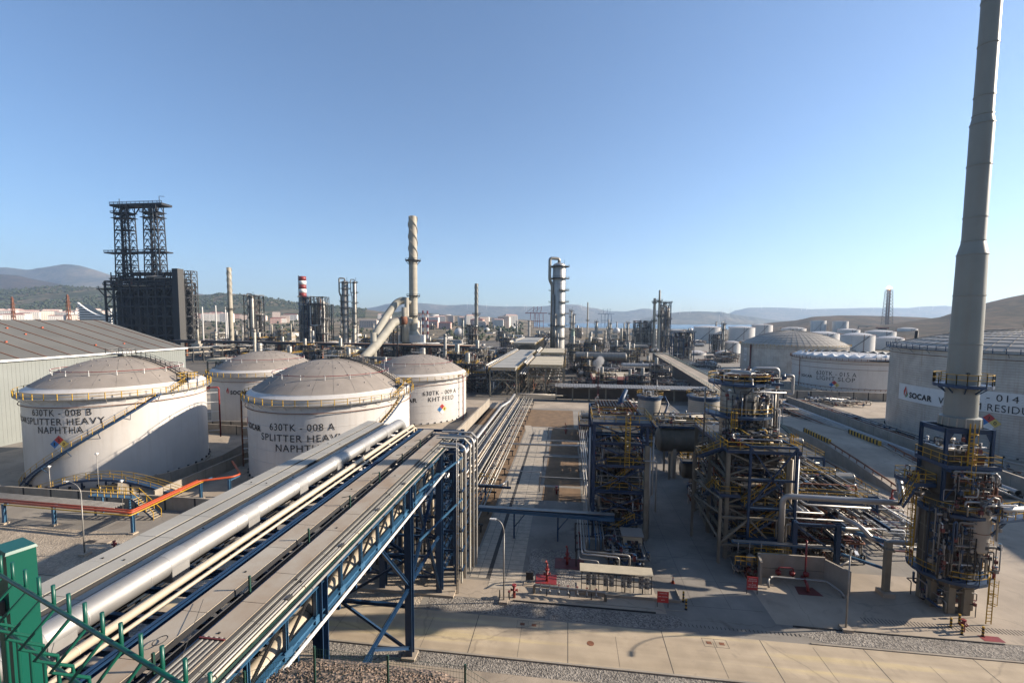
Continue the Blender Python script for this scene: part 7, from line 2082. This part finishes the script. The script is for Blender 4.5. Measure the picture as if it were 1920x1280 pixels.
# control building with red brown edge
CB = thing('flat_roof_building', 'low building with a pale flat roof and a red brown parapet behind the canopy', 'building', (23, 205, 0))
mb = MB().use('red_brown').box(11, 196, 0, 36, 226, 4.0).box(11, 196, 4.0, 36, 196.4, 4.6).box(11, 225.6, 4, 36, 226, 4.6).box(11, 196.4, 4, 11.4, 225.6, 4.6); mb.build('wall', CB)
mb = MB().use('building').box(11.6, 203, 4.05, 30, 225, 4.7); mb.use('red_brown').hexa([(12, 196.5, 4.02), (36, 196.5, 4.02), (36, 203, 4.02), (12, 203, 4.02), (12, 196.5, 4.2), (36, 196.5, 4.2), (36, 202.8, 5.4), (12, 202.8, 4.9)]); mb.build('roof', CB)
CN = thing('canopy', 'long narrow grey corrugated canopy roof on posts across the middle of the plant', 'canopy', (28, 168, 0))
mb = MB().use('galv')
x = -4.6
while x < 72: mb.hexa([(x, 166.2, 5.3), (x + .9, 166.2, 5.3), (x + .9, 171, 5.9), (x, 171, 5.9), (x, 166.2, 5.38), (x + .9, 166.2, 5.38), (x + .9, 171, 5.98), (x, 171, 5.98)]); mb.box(x + .9, 166.2, 5.36, x + 1.0, 166.4, 5.46); x += 1.0
mb.build('roof', CN)
mb = MB().use('fireproof')
for k in range(13): mb.box(-4.4 + k * 6.2, 168.2, 0, -3.9 + k * 6.2, 168.7, 5.5)
mb.use('dark_wall').box(-4, 172.5, 0, 72, 172.8, 4); mb.build('post', CN)
T = thing('flat_roof_building', 'small brown block building with a pale roof left of the elevated road end', 'building', (46, 300, 0))
mb = MB().use('red_brown').box(26, 290, 0, 40, 310, 8); mb.use('building').box(26.4, 290.4, 8.02, 39.6, 309.6, 8.2); mb.build('body', T)
T = thing('horizontal_drum', 'long grey horizontal drum on a frame right of the silver column foot', 'pressure vessel', (18, 262, 0))
mb = MB(); vessel_h(mb, 5, 33, 262, 9.5, 2.4, 'cladding', 20, saddles=False); mb.build('shell', T); grid_frame(T, 4, 259, 34, 266, [6.8], 5, 1, mt='steel_dark', w=.4); jumble(4, 256, .5, 34, 268, 6.5, 70, 505, rs=(.12, .2, .3)).build('pipework', T)
T = thing('horizontal_drum', 'silver horizontal drum above the pipe rack just left of the elevated road', 'pressure vessel', (36, 232, 0))
mb = MB(); vessel_h(mb, 28, 48, 232, 7.4, 1.3, 'silver', 18, saddles=False); mb.build('shell', T); grid_frame(T, 27, 229, 50, 236, [5.6], 5, 1, mt='steel_dark', w=.4); jumble(26, 227, .5, 50, 238, 6.8, 70, 506, rs=(.1, .18, .25)).build('pipework', T)
T = thing('steam_plume', 'small plume of pale steam rising over the middle of the plant', 'steam', (14.4, 214, 6))
for k in range(5):
    mb = MB().use('steam'); bpy_c = (14.4 + .25 * k * (-1) ** k, 214, 6 + 1.3 * k); rr = 1.0 + .28 * k
    mb.lathe([(0, -rr)] + [(rr * cos(a), rr * 1.1 * sin(a)) for a in (-1.2, -.7, -.2, .3, .8, 1.25)] + [(0, rr * 1.1)], bpy_c, 12); mb.build('puff', T)
# big left pipe track between the coker and the tanks
PT = thing('pipe_track', 'long elevated dark pipe track running from the coker towards the stacks behind the left tanks', 'pipe rack', (-230, 250, 0))
mb = MB().use('rust')
P0, P1 = Vector((-318, 322, 0)), Vector((-60, 300, 0))
for k in range(22): p = P0.lerp(P1, k / 21); mb.box(p.x - .8, p.y - .8, 0, p.x + .8, p.y + .8, 11)
mb.use('steel_dark').beam(P0 + Vector((0, -3, 11.5)), P1 + Vector((0, -3, 11.5)), .8, 1.2).beam(P0 + Vector((0, 3, 11.5)), P1 + Vector((0, 3, 11.5)), .8, 1.2); mb.build('frame', PT)
mb = MB()
for k in range(9): mb.use(random.choice(PIPE_M)).tube([P0 + Vector((0, -3 + k * .75, 12.6)), P1 + Vector((0, -3 + k * .75, 12.6))], .3, 6)
mb.build('pipes', PT)

# ================================================================== MODULES THAT FILL THE PLANT
def module(kind, seed):
    rnd = random.Random(seed); random.seed(seed)
    if kind == 'rack':
        T = thing('pipe_rack', 'x', 'pipe rack'); mb = MB().use('steel_grey')
        for y in range(0, 49, 8):
            for x in (0, 8): mb.box(x - .25, y - .25, 0, x + .25, y + .25, 9.2)
            for z in (6, 9): mb.box(0, y - .2, z - .3, 8, y + .2, z)
        for z in (6, 9):
            for x in (0, 8): mb.box(x - .15, 0, z - .4, x + .15, 48, z)
        mb.build('steel_frame', T, False)
        for z in (6.0, 9.0):
            mb = MB(); x = .3
            while x < 7.6: r = rnd.choice([.1, .16, .22, .32]); mb.use(rnd.choice(PIPE_M)).tube([(x, -2, z + r), (x, 50, z + r)], r, 6); x += r * 2 + rnd.uniform(.15, .6)
            mb.build('pipes', T, False)
    elif kind == 'frame':
        h = rnd.choice([10, 13, 16]); T = thing('process_structure', 'x', 'process unit')
        grid_frame(T, 0, 0, 14, 9, [h / 3, h * 2 / 3, h], 2, 1, mt=rnd.choice(['steel_blue', 'steel_grey', 'steel_dark', 'fireproof']), w=.4, world=False)
        decks(T, [(0, 0, 14, 9, h * 2 / 3), (0, 0, 9, 9, h)], rail=rnd.choice(['yellow', 'galv']), world=False, rt_=.1)
        jumble(0, 0, .5, 14, 9, h * 1.1, 70, seed, rs=(.1, .16, .25)).build('pipework', T, False)
        mb = MB(); vessel_v(mb, 4, 5, 2, h * 1.35, 1.2, 'cladding', 16); vessel_h(mb, 7, 13, 4, h * .75, .9, 'galv', 14, saddles=False); mb.build('vessel', T, False)
    elif kind == 'column':
        T = thing('process_column', 'x', 'column'); h = rnd.uniform(15, 24); r = rnd.uniform(.9, 1.6)
        mb = MB(); vessel_v(mb, 0, 0, 0, h, r, rnd.choice(['cladding', 'galv', 'dome_metal']), 18); mb.build('shell', T, False)
        mb = MB().use('steel_dark')
        for k in range(4):
            z = h * (.3 + .22 * k); a0 = rnd.uniform(0, 6); mb.lathe([(r, 0), (r + 1.1, 0), (r + 1.1, .25), (r, .25)], (0, 0, z), 8, a0, a0 + 4, smooth=False)
            for q in range(9): a = a0 + .5 * q; mb.beam(((r + 1.1) * cos(a), (r + 1.1) * sin(a), z), ((r + 1.1) * cos(a), (r + 1.1) * sin(a), z + 1.2), .1)
        mb.build('platform', T, False)
        jumble(-4, -4, .4, 4, 4, 7, 24, seed, rs=(.1, .2)).build('pipework', T, False)
    elif kind == 'cooler':
        T = thing('air_cooler_bank', 'x', 'air cooler'); mb = MB().use('fireproof')
        for x in (0, 6, 12):
            for y in (0, 8, 16, 24): mb.box(x - .3, y - .3, 0, x + .3, y + .3, 9)
        mb.build('frame', T, False); mb = MB()
        for k in range(3): mb.use(rnd.choice(['tray', 'beige_panel', 'galv'])).box(0, k * 8.2, 9, 12, k * 8.2 + 7.8, 10.5)
        mb.build('bundle', T, False); jumble(0, 0, .5, 12, 24, 8.6, 60, seed, rs=(.12, .2, .3)).build('pipework', T, False)
    elif kind == 'drums':
        T = thing('drum_group', 'x', 'pressure vessels'); mb = MB()
        for k in range(3): vessel_h(mb, 0, 9, k * 4.4, 2.8, 1.3, rnd.choice(['cladding', 'white_far', 'galv']), 16)
        mb.build('drum', T, False); jumble(-1, -2, .3, 10, 11, 5.5, 40, seed, rs=(.1, .16, .22)).build('pipework', T, False)
    elif kind == 'heater':
        T = thing('fired_heater', 'x', 'fired heater'); mb = MB().use(rnd.choice(['steel_grey', 'dome_metal'])).box(-4, -3, 2.5, 4, 3, 12).box(-1.5, -1.5, 12, 1.5, 1.5, 14.5); mb.build('casing', T, False)
        mb = MB().use('stack_beige').cyl((0, 0, 14.5), (0, 0, 25), .9, 14, .8); mb.build('stack', T, False)
        mb = MB().use('yellow').rail([(-4.8, -3.8, 8), (4.8, -3.8, 8), (4.8, 3.8, 8), (-4.8, 3.8, 8)], 1.2, 2, .1, closed=True); mb.build('handrail', T, False); jumble(-6, -5, .3, 6, 5, 6, 34, seed, rs=(.1, .2)).build('pipework', T, False)
    elif kind == 'building':
        T = thing('plant_building', 'x', 'building'); h = rnd.uniform(4, 7); w = rnd.uniform(12, 24)
        mb = MB().use(rnd.choice(['building', 'beige_panel', 'white_far', 'warehouse_wall'])).box(0, 0, 0, w, 10, h); mb.build('wall', T, False)
        mb = MB().use(rnd.choice(['roof_grey', 'building', 'white_far'])).box(-.3, -.3, h + .003, w + .3, 10.3, h + .4).box(w * .3, 3, h + .4, w * .3 + 2, 5, h + 1.6); mb.build('roof', T, False)
        mb = MB().use('glass_dark')
        for k in range(int(w / 3)): mb.box(1 + k * 3, -.04, h * .4, 2.6 + k * 3, -.003, h * .75)
        mb.build('window', T, False)
    elif kind == 'slab':
        T = thing('pipe_manifold', 'x', 'pipework'); jumble(0, 0, .3, 20, 16, 4.2, 110, seed, rs=(.1, .16, .24)).build('pipework', T, False)
        mb = MB().use('steel_grey')
        for k in range(6):
            for j in range(3): mb.box(k * 4 - .15, j * 7 - .15, 0, k * 4 + .15, j * 7 + .15, 4)
        for j in range(3): mb.box(0, j * 7 - .15, 3.8, 20, j * 7 + .15, 4.1)
        mb.build('steel_frame', T, False)
    elif kind == 'tank':
        T = thing('small_tank', 'x', 'storage tank'); r = rnd.uniform(4.5, 7); h = rnd.uniform(5, 8); mb = MB().use('white_far').lathe([(r, 0), (r, h), (r * .5, h + .8), (0, h + 1.1)], (0, 0, 0), 28); mb.build('shell', T, False)
        mb = MB().use('yellow').rail([(r * cos(2 * pi * k / 14), r * sin(2 * pi * k / 14), h) for k in range(14)], 1.1, 9, .1, closed=True); mb.build('handrail', T, False); jumble(-r, -r - 2, .3, r, -r, 2.2, 14, seed, rs=(.1, .16)).build('pipework', T, False)
    elif kind == 'sphere':
        T = thing('gas_sphere', 'x', 'gas sphere'); mb = MB().use('white_far').lathe([(0.01, -6)] + [(6 * cos(a), 6 * sin(a)) for a in [-pi / 2 + pi * k / 10 for k in range(1, 10)]] + [(0, 6)], (0, 0, 8), 24); mb.build('ball', T, False)
        mb = MB().use('steel_grey')
        for k in range(8): a = 2 * pi * k / 8; mb.cyl((5.8 * cos(a), 5.8 * sin(a), 0), (5.8 * cos(a), 5.8 * sin(a), 8), .35, 8)
        mb.build('leg', T, False)
    return T
WORD = {'rack': 'pipe rack with parallel pipes', 'frame': 'decked steel structure with a vessel', 'column': 'slim process column with ring platforms', 'cooler': 'air cooler bank on concrete legs', 'drums': 'group of horizontal drums with pipework', 'heater': 'boxy fired heater with a short stack', 'building': 'low flat roofed plant building', 'slab': 'low tangled pipe manifold', 'tank': 'small white tank with a railed roof', 'sphere': 'white gas sphere on legs'}
COLW = {}
protos = {}
for kind, n in (('rack', 3), ('frame', 5), ('column', 4), ('cooler', 2), ('drums', 2), ('heater', 2), ('building', 4), ('slab', 3), ('tank', 2), ('sphere', 1)):
    protos[kind] = [[module(kind, 600 + 17 * i + hash_k), False] for i in range(n) for hash_k in [len(kind) * 131]]
def zone_name(x, y):
    d = -sin(YAW) * x + cos(YAW) * y
    px = 960 + FPX * (cos(YAW) * x + sin(YAW) * y) / max(1, d)
    if px < 700: w = 'left of the beige stack'
    elif px < 900: w = 'right of the beige stack'
    elif px < 1035: w = 'left of the silver column'
    elif px < 1215: w = 'right of the silver column'
    else: w = 'near the blue lattice tower'
    return ('near ' if d < 330 else 'far ' if d > 560 else '') + '%s ' + w, px, d
PLACED = {}
def place(kind, x, y, rz, i, s=1.0):
    lst = protos[kind]; slot = lst[i % len(lst)]
    z, px, d = zone_name(x, y); lb = (z % WORD[kind]).strip(); grp = lb.replace(WORD[kind], kind + ' modules')
    if not slot[1]: slot[1] = True; T = slot[0]; T.location = (x, y, 0); T.rotation_euler = (0, 0, rz)
    else: T = dup(slot[0], (x, y, 0), rz)
    T.scale = (s, s, s); T['label'] = lb; T['group'] = grp; PLACED.setdefault((z, kind), []).append((px, T))
    return T
AVOID = [(-395, 315, -295, 365), (-40, 165, 0, 285), (-45, 290, -15, 405), (5, 190, 52, 315), (44, 90, 82, 350), (100, 180, 400, 420), (-27, 300, 0, 345), (bx - 30, by_ - 22, bx + 28, by_ + 12)]
def blocked(x, y, m_=0):
    return any(a - m_ - 14 < x < c + m_ and b_ - m_ - 12 < y < d_ + m_ for a, b_, c, d_ in AVOID)
random.seed(1234); cnt = 0
SEQ = ['frame', 'rack', 'slab', 'column', 'frame', 'drums', 'cooler', 'slab', 'column', 'frame', 'heater', 'slab', 'tank', 'frame', 'column', 'building', 'rack', 'drums']
# near band
for row, (ya_, step, xa_, xb_) in enumerate([(176, 21, -150, -45), (206, 24, -180, -45), (240, 25, -200, -45), (276, 26, -290, -45), (312, 27, -290, 60), (350, 28, -290, 100), (392, 30, -330, 110), (440, 33, -420, 110), (495, 36, -470, 140), (555, 40, -500, 160)]):
    x = xa_ + random.uniform(0, 10)
    while x < xb_:
        y = ya_ + random.uniform(-5, 5)
        if not blocked(x, y):
            k = SEQ[cnt % len(SEQ)]
            if row < 3 and k in ('heater', 'column'): k = random.choice(['slab', 'frame'])
            place(k, x, y, random.choice([0, 0, pi / 2, pi]), random.randint(0, 6), random.uniform(.85, 1.1)); cnt += 1
        x += step * random.uniform(.75, 1.1)
for (x, y, k, s) in [(40, 330, 'frame', .9), (8, 330, 'slab', 1), (22, 345, 'frame', 1), (-10, 290, 'rack', 1), (12, 240, 'slab', .9), (4, 178, 'slab', .7), (30, 178, 'slab', .8), (24, 188, 'frame', .55), (40, 200, 'slab', .8), (6, 232, 'drums', .9), (42, 250, 'frame', .6), (30, 275, 'slab', 1), (8, 300, 'frame', .9), (12, 186, 'frame', .6), (34, 186, 'frame', .6), (2, 200, 'slab', .8), (40, 218, 'frame', .7), (8, 218, 'frame', .6), (14, 250, 'frame', .7), (0, 262, 'slab', .9), (20, 244, 'slab', .9), (40, 268, 'frame', .8), (14, 290, 'frame', .8), (36, 292, 'slab', 1), (50, 318, 'frame', .8), (-46, 180, 'frame', .9), (-62, 186, 'slab', 1), (-48, 205, 'slab', 1), (-60, 215, 'frame', 1), (-46, 238, 'drums', 1), (-66, 246, 'slab', 1), (-50, 262, 'frame', 1), (-60, 285, 'cooler', .9), (84, 208, 'slab', .9), (86, 240, 'slab', 1), (90, 275, 'slab', 1), (95, 300, 'drums', 1), (82, 330, 'slab', 1), (104, 340, 'slab', 1), (120, 360, 'frame', .6), (140, 380, 'slab', 1), (-70, 160, 'slab', .8), (-100, 158, 'rack', .8)]:
    place(k, x, y, random.choice([0, pi / 2]), random.randint(0, 5), s); cnt += 1
# far band, hazy
for y0 in (620, 690, 770, 860, 960, 1080):
    x = -520
    while x < 300:
        xx = x + random.uniform(-14, 14) + (y0 - 600) * .1
        if not (y0 < 700 and 250 < xx): place(random.choice(['frame', 'column', 'slab', 'building', 'tank', 'heater', 'column', 'building', 'sphere']), xx, y0 + random.uniform(-20, 20), random.choice([0, pi / 2]), random.randint(0, 6), random.uniform(1.0, 1.3)); cnt += 1
        x += 58
for k in ('rack', 'frame', 'column', 'cooler', 'drums', 'heater', 'building', 'slab', 'tank', 'sphere'):
    for sl in protos[k]:
        if not sl[1]: place(k, random.uniform(-450, 100), random.uniform(600, 700), 0, protos[k].index(sl))
print('modules', cnt)
ORD = ['leftmost', 'second from the left', 'third from the left', 'fourth from the left', 'fifth from the left', 'sixth from the left', 'seventh from the left', 'eighth from the left']
PLUR = {'rack': 'pipe racks', 'frame': 'decked steel structures', 'column': 'slim ringed columns', 'cooler': 'air cooler banks', 'drums': 'drum groups', 'heater': 'boxy fired heaters', 'building': 'low flat roofed buildings', 'slab': 'low pipe manifolds', 'tank': 'small white tanks', 'sphere': 'white gas spheres'}
for (z, kind), lst in PLACED.items():
    if len(lst) > 1:
        lst.sort(key=lambda q: q[0])
        for i, (px, T) in enumerate(lst):
            o_ = 'rightmost' if i == len(lst) - 1 else ORD[i] if i < 8 else None
            if o_: T['label'] = o_ + ' of the ' + z % PLUR[kind]
# pale thin stacks in the haze between the coker and slim beige stack
for k, (px, yt, d) in enumerate([(371, 590, 520), (381, 580, 560), (406, 577, 540), (424, 580, 560), (427, 590, 500)]):
    stack_tower('stack', 'thin pale vent stack between the coker and the slim beige stack', px, d, 3.2, 2.6, yt, mt='white_far', rings=3, group='thin pale vent stacks')

# ================================================================== TOWN, PORT, FLARE, TURBINES
def city_proto(seed):
    rnd = random.Random(seed); cw = rnd.choice(['city_wall', 'city_pink', 'city_white', 'city_white']); T = thing('apartment_block', {'city_wall': 'tan', 'city_pink': 'pink', 'city_white': 'white'}[cw], 'building'); w, dp, h = rnd.uniform(22, 46), 16, rnd.uniform(14, 34)
    mb = MB().use(cw).box(-w / 2, 0, -20, w / 2, dp, h); mb.build('wall', T, False)
    mb = MB().use('city_window'); z = 2.5
    while z < h - 2:
        x = -w / 2 + 1.5
        while x < w / 2 - 2: mb.box(x, -.15, z, x + 1.8, -.01, z + 1.5); x += 4
        z += 3.2
    mb.build('window', T, False)
    mb = MB().use(rnd.choice(['red_brown', 'roof_grey', 'city_pink'])).hexa([(-w / 2 - .5, -.5, h), (w / 2 + .5, -.5, h), (w / 2 + .5, dp + .5, h), (-w / 2 - .5, dp + .5, h), (-w / 2 + 4, 5, h + 2.5), (w / 2 - 4, 5, h + 2.5), (w / 2 - 4, dp - 5, h + 2.5), (-w / 2 + 4, dp - 5, h + 2.5)]); mb.build('roof', T, False)
    return T
CP = [city_proto(900 + k) for k in range(7)]; used = [False] * 7; CW = [T['label'] for T in CP]
random.seed(99)
def town(n, pa, pb, da, db, lb, grp, H_):
    for k in range(n):
        px = random.uniform(pa, pb); d = random.uniform(da, db); t = (px - 960) / FPX; x, y, _ = at(px, d); z = H_(t, d); i = random.randint(0, 6)
        rz = YAW + math.atan(-t) * -1 * -1 * 0 + random.uniform(-.4, .4) + math.atan2(t, 1) * -1
        if not used[i]: used[i] = True; T = CP[i]; T.location = (x, y, z); T.rotation_euler = (0, 0, rz)
        else: T = dup(CP[i], (x, y, z), rz)
        T['label'] = CW[i] + ' ' + lb; T['group'] = CW[i] + ' ' + grp; s = random.uniform(.8, 1.15); T.scale = (s, s, s)
town(70, -40, 212, 1250, 1720, 'apartment block of the far town below the wooded hill', 'apartment blocks of the far town', Hplain)
town(16, 355, 560, 1250, 1600, 'building among fields between the coker and the striped stack', 'buildings beyond the coker', Hplain)
town(26, 690, 960, 1000, 1500, 'distant building right of the tall beige stack', 'distant buildings', Hplain)
WB = at(180, 900); T = thing('wave_building', 'pale building with a swooping wave roof and horizontal louvres, left of the coker', 'building', (WB[0], WB[1], 0))
ax_ = Vector((rt[0], rt[1], 0)); dv = Vector((fw2[0], fw2[1], 0))
def wavez(u): return 33.2 + 28 * max(0, (1 - u / .8)) ** 1.7 + (16 * max(0, (u - .82) / .18) ** 1.3)
L_ = 62 * 900 / FPX
for nm, mt, k0 in (('facade', 'white_clean', 0), ('shell', 'glass_dark', 1)):
    mb = MB().use(mt); o0 = Vector(WB) - ax_ * L_ / 2
    if k0 == 0:
        for lv in range(9):
            for i in range(24):
                u0, u1 = i / 24, (i + 1) / 24; z = 20 + lv * 4.8
                if z < wavez((u0 + u1) / 2): a, b_ = o0 + ax_ * L_ * u0, o0 + ax_ * L_ * u1; mb.beam((a.x, a.y, z), (b_.x, b_.y, z), 2.4, 2.5)
        for i in range(24):
            u0, u1 = i / 24, (i + 1) / 24; a, b_ = o0 + ax_ * L_ * u0, o0 + ax_ * L_ * u1; mb.beam((a.x, a.y, wavez(u0)), (b_.x, b_.y, wavez(u1)), 4, 1.6)
    else:
        for i in range(24):
            u0, u1 = i / 24, (i + 1) / 24; a, b_ = o0 + ax_ * L_ * u0 + dv * 2, o0 + ax_ * L_ * u1 + dv * 2; c, e = a + dv * 22, b_ + dv * 22; z = min(wavez(u0), wavez(u1)) - .6
            mb.hexa([(a.x, a.y, 0), (b_.x, b_.y, 0), (e.x, e.y, 0), (c.x, c.y, 0), (a.x, a.y, z), (b_.x, b_.y, z), (e.x, e.y, z), (c.x, c.y, z)])
    mb.build(nm, T)
for lb, px, d, w, yt, mt in (('reddish lattice mast in front of the far town, leftmost', 27, 700, 6, 565, 'rust'), ('dark brown flare derrick in front of the far town, left of the wave building', 130.5, 700, 7, 560, 'rust')):
    x, y, _ = at(px, d); z = zpix(yt, d); T = thing('lattice_mast', lb, 'mast', (x, y, 0)); mb = MB().use(mt); lattice(mb, x, y, 0, z, w * d / FPX, w * .35 * d / FPX, 9, .55); mb.build('frame', T)
    mb = MB().use(mt).cyl((x, y, 0), (x, y, z + 2), .9, 8).box(x - 2.6, y - 2.6, z * .82, x + 2.6, y + 2.6, z * .82 + .6); mb.build('pipe', T)
# flare derrick with its small flame
x, y, _ = at(1661, 1150); zb = max(0, Hflare((1661 - 960) / FPX, 1150)) - 2; zt_ = zpix(541, 1150)
T = thing('flare_tower', 'lattice flare tower with a small bright flame on top of the far right hill', 'flare tower', (x, y, zb)); mb = MB().use('steel_grey'); lattice(mb, x, y, zb, zt_, 13 * 1150 / FPX, 8 * 1150 / FPX, 12, .7)
mb.build('frame', T); mb = MB().use('rust')
for k in range(4): mb.cyl((x - 4 + k * 2.6, y, zb), (x - 4 + k * 2.6, y, zt_ + 3), .8, 8)
mb.build('riser', T); mb = MB().use('flame').lathe([(0.01, -2.0), (4.5, 0), (6.0, 2), (3, 4.5), (0, 8)], (x, y, zt_ + 4), 12); mb.build('flame', T)
x2, y2, _ = at(1630, 1130); zb2 = Hflare((1630 - 960) / FPX, 1130)
mb = MB().use('steel_grey')
for k in range(5): p = at(1608 + k * 16, 1135); mb.box(p[0] - 1, p[1] - 1, zb2 - 6, p[0] + 1, p[1] + 1, zb2 + 10)
a, b_ = at(1608, 1135), at(1680, 1135); mb.beam((a[0], a[1], zb2 + 10), (b_[0], b_[1], zb2 + 10), 4, 2)
for k in range(12): p = at(1664 + k * 4, 1140); mb.box(p[0] - 2, p[1] - 2, zb2 - 6, p[0] + 2, p[1] + 2, zb2 + 14 - k)
solo('flare_piping', mb, 'low grey pipe structures at the foot of the flare tower on the hill', 'pipework')
for lb, px, d in (('dark square lookout hut on a stand on the brown hill slope right of the flare', 1653, 700),):
    x, y, _ = at(px, d); z = max(0, Hbrown((px - 960) / FPX, d)); mb = MB().use('steel_dark').box(x - 4, y - 4, z - 3, x + 4, y + 4, z + 12); mb.use('red_brown').box(x - 6, y - 6, z + 12, x + 6, y + 6, z + 14); solo('lookout_hut', mb, lb, 'hut')
# level gauge platform at the edge of the big tank dome
T = thing('gauge_platform', 'small platform with a black vent at the left edge of the big grey dome', 'platform', (93.5, 143, 18.5))
mb = MB().use('steel_dark').box(89, 140.5, 18.6, 101, 143.5, 18.9).box(94, 139, 21.2, 104, 142.5, 21.5)
for x_ in (94.5, 98, 101, 103.5): mb.box(x_ - .1, 140.6, 18.6, x_ + .1, 140.8, 21.2)
mb.build('deck', T); mb = MB().use('yellow').rail([(94, 139, 21.5), (104, 139, 21.5)], 1.1, 1.5, .09); mb.use('rust').rail([(89, 140.5, 18.9), (94, 140.5, 18.9)], 1.1, 1.2, .09); mb.build('handrail', T)
jumble(95, 139.4, 21.6, 103, 142.2, 23.6, 16, 120, rs=(.1, .18)).use('black').cyl((99.0, 140.8, 21.5), (99.4, 140.8, 27.8), .42, 10).build('vent', T)
# wind turbines on the ridges
TP = thing('wind_turbine', 'x', 'wind turbine'); mb = MB().use('white_clean').cyl((0, 0, 0), (0, 0, 78), 2.2, 8, 1.4); mb.build('tower', TP, False)
mb = MB().use('white_clean').box(-2, -3, 77, 2, 5, 81)
for k in range(3): a = k * 2 * pi / 3 + .4; mb.beam((0, -3.5, 79), (45 * sin(a), -3.5, 79 + 45 * cos(a)), 2.0, 1.0)
mb.build('rotor', TP, False)
first = True
for px, yb_, d in [(876, 577, 6500), (912, 578, 6500), (950, 578, 6500), (983, 578, 6400), (986, 580, 6300), (1089, 576, 6500), (1273, 585, 5400), (1293, 583, 5400), (1352, 584, 5400), (1366, 586, 5400), (1347, 600, 4000), (1425, 576, 7800), (1455, 575, 7800), (1478, 576, 7800), (1510, 577, 7800), (1545, 576, 7800), (1585, 575, 7800), (1612, 575, 7800), (1720, 575, 7800), (1745, 574, 7800), (1500, 577, 7900), (1635, 575, 7900)]:
    x, y, _ = at(px, d); z = zpix(yb_, d) - 25
    if first: T = TP; T.location = (x, y, z); first = False
    else: T = dup(TP, (x, y, z))
    T.rotation_euler = (0, 0, random.uniform(-.5, .5)); T['label'] = 'tiny white wind turbine on the far blue ridge'; T['group'] = 'wind turbines on the far ridges'
# port cranes and red masts
def crane(label, px, d, yt, col, group=None):
    x, y, _ = at(px, d); z = zpix(yt, d); T = thing('port_crane', label, 'crane', (x, y, 0), group=group); mb = MB().use(col); w = 12
    for sx in (-1, 1):
        for sy in (-1, 1): mb.beam((x + sx * w, y + sy * w * .6, 0), (x + sx * w * .8, y + sy * w * .6, z * .7), 1.2)
        mb.beam((x + sx * w, y - w * .6, z * .35), (x + sx * w, y + w * .6, z * .35), 2)
    mb.beam((x - w * 2.6, y, z * .7), (x + w * 2.2, y, z * .7), 3); mb.beam((x, y, z * .7), (x + 4, y, z), 2); mb.beam((x + 4, y, z), (x - w * 2.4, y, z * .7), 1); mb.beam((x - w * .9, y - 7, z * .33), (x + w * .9, y - 7, z * .33), 2.4)
    mb.build('frame', T)
for k, px in enumerate((999, 1006, 1013)): crane('red harbour crane in the haze left of the silver column', px, 1750, 575, 'red', 'red harbour cranes')
for k, px in enumerate((1130, 1137, 1142)): crane('blue grey harbour crane beyond the plant, right of the thin solitary stack', px, 2600, 578, 'steel_blue_light', 'blue harbour cranes')
for lb, px in (('left of two red striped masts behind the tall beige stack', 793), ('right of two red striped masts behind the tall beige stack', 801.5)):
    x, y, _ = at(px, 620); z = zpix(584, 620); mb = MB()
    for k in range(9): mb.use('red' if k % 2 == 0 else 'white_clean').box(x - .9, y - .9, z * k / 9, x + .9, y + .9, z * (k + 1) / 9)
    solo('striped_mast', mb, lb, 'mast')
for lb, px in (('left of the twin thin grey masts near the striped stack', 622), ('right of the twin thin grey masts near the striped stack', 625.5)):
    x, y, _ = at(px, 600); z = zpix(573, 600); mb = MB().use('steel_dark').cyl((x, y, 0), (x, y, z), .7, 6); solo('thin_mast', mb, lb, 'mast')
for lb, px, yt, d in (('red lattice aerial mast standing in front of the flat roofed building', 1123, 690, 150),):
    x, y, _ = at(px, d); z = zpix(yt, d); mb = MB().use('red_dark').beam((x, y, 0), (x, y, z), .3); mb.beam((x - .8, y, z * .55), (x + .8, y, z * .55), .3); solo('aerial_mast', mb, lb, 'mast')

# ================================================================== AIR
mb = MB().use('white_clean')
def haze():
    m = bpy.data.materials.new('haze_air'); m.use_nodes = True; nt = m.node_tree
    for n in list(nt.nodes):
        if n.type == 'BSDF_PRINCIPLED': nt.nodes.remove(n)
    pv = nt.nodes.new("ShaderNodeVolumePrincipled"); pv.inputs["Color"].default_value = (.52, .72, 1.0, 1); pv.inputs["Density"].default_value = HAZE_D; pv.inputs["Anisotropy"].default_value = 0.2
    nt.links.new(pv.outputs[0], nt.nodes["Material Output"].inputs["Volume"]); MATS['haze_air'] = m
HAZE_D = 0.00008
haze()
mb = MB().use('haze_air').box(-9800, -900, -30, 9800, 10000, 1100)
o = mb.build('haze'); o['kind'] = 'stuff'; o['category'] = 'haze'; o['label'] = 'thin pale blue haze over the whole plant and the far hills'

# things of one look are told apart by their order from left to right
def order_px(o):
    x, y = o.location.x, o.location.y; d = max(1, -sin(YAW) * x + cos(YAW) * y); return (cos(YAW) * x + sin(YAW) * y) / d
byl = {}
for o in list(COL.objects):
    if 'category' in o and 'label' in o and o.get('kind') != 'stuff': byl.setdefault(o['label'], []).append(o)
OO = ['leftmost', 'second from left', 'third from left', 'fourth from left', 'fifth from left', 'sixth from left', 'seventh from left', 'eighth from left', 'ninth from left', 'tenth from left', 'eleventh from left']
for lb, lst in byl.items():
    if 1 < len(lst) <= 12:
        lst.sort(key=order_px)
        for i, o in enumerate(lst): o['label'] = lb + ', ' + ('rightmost' if i == len(lst) - 1 else OO[i])
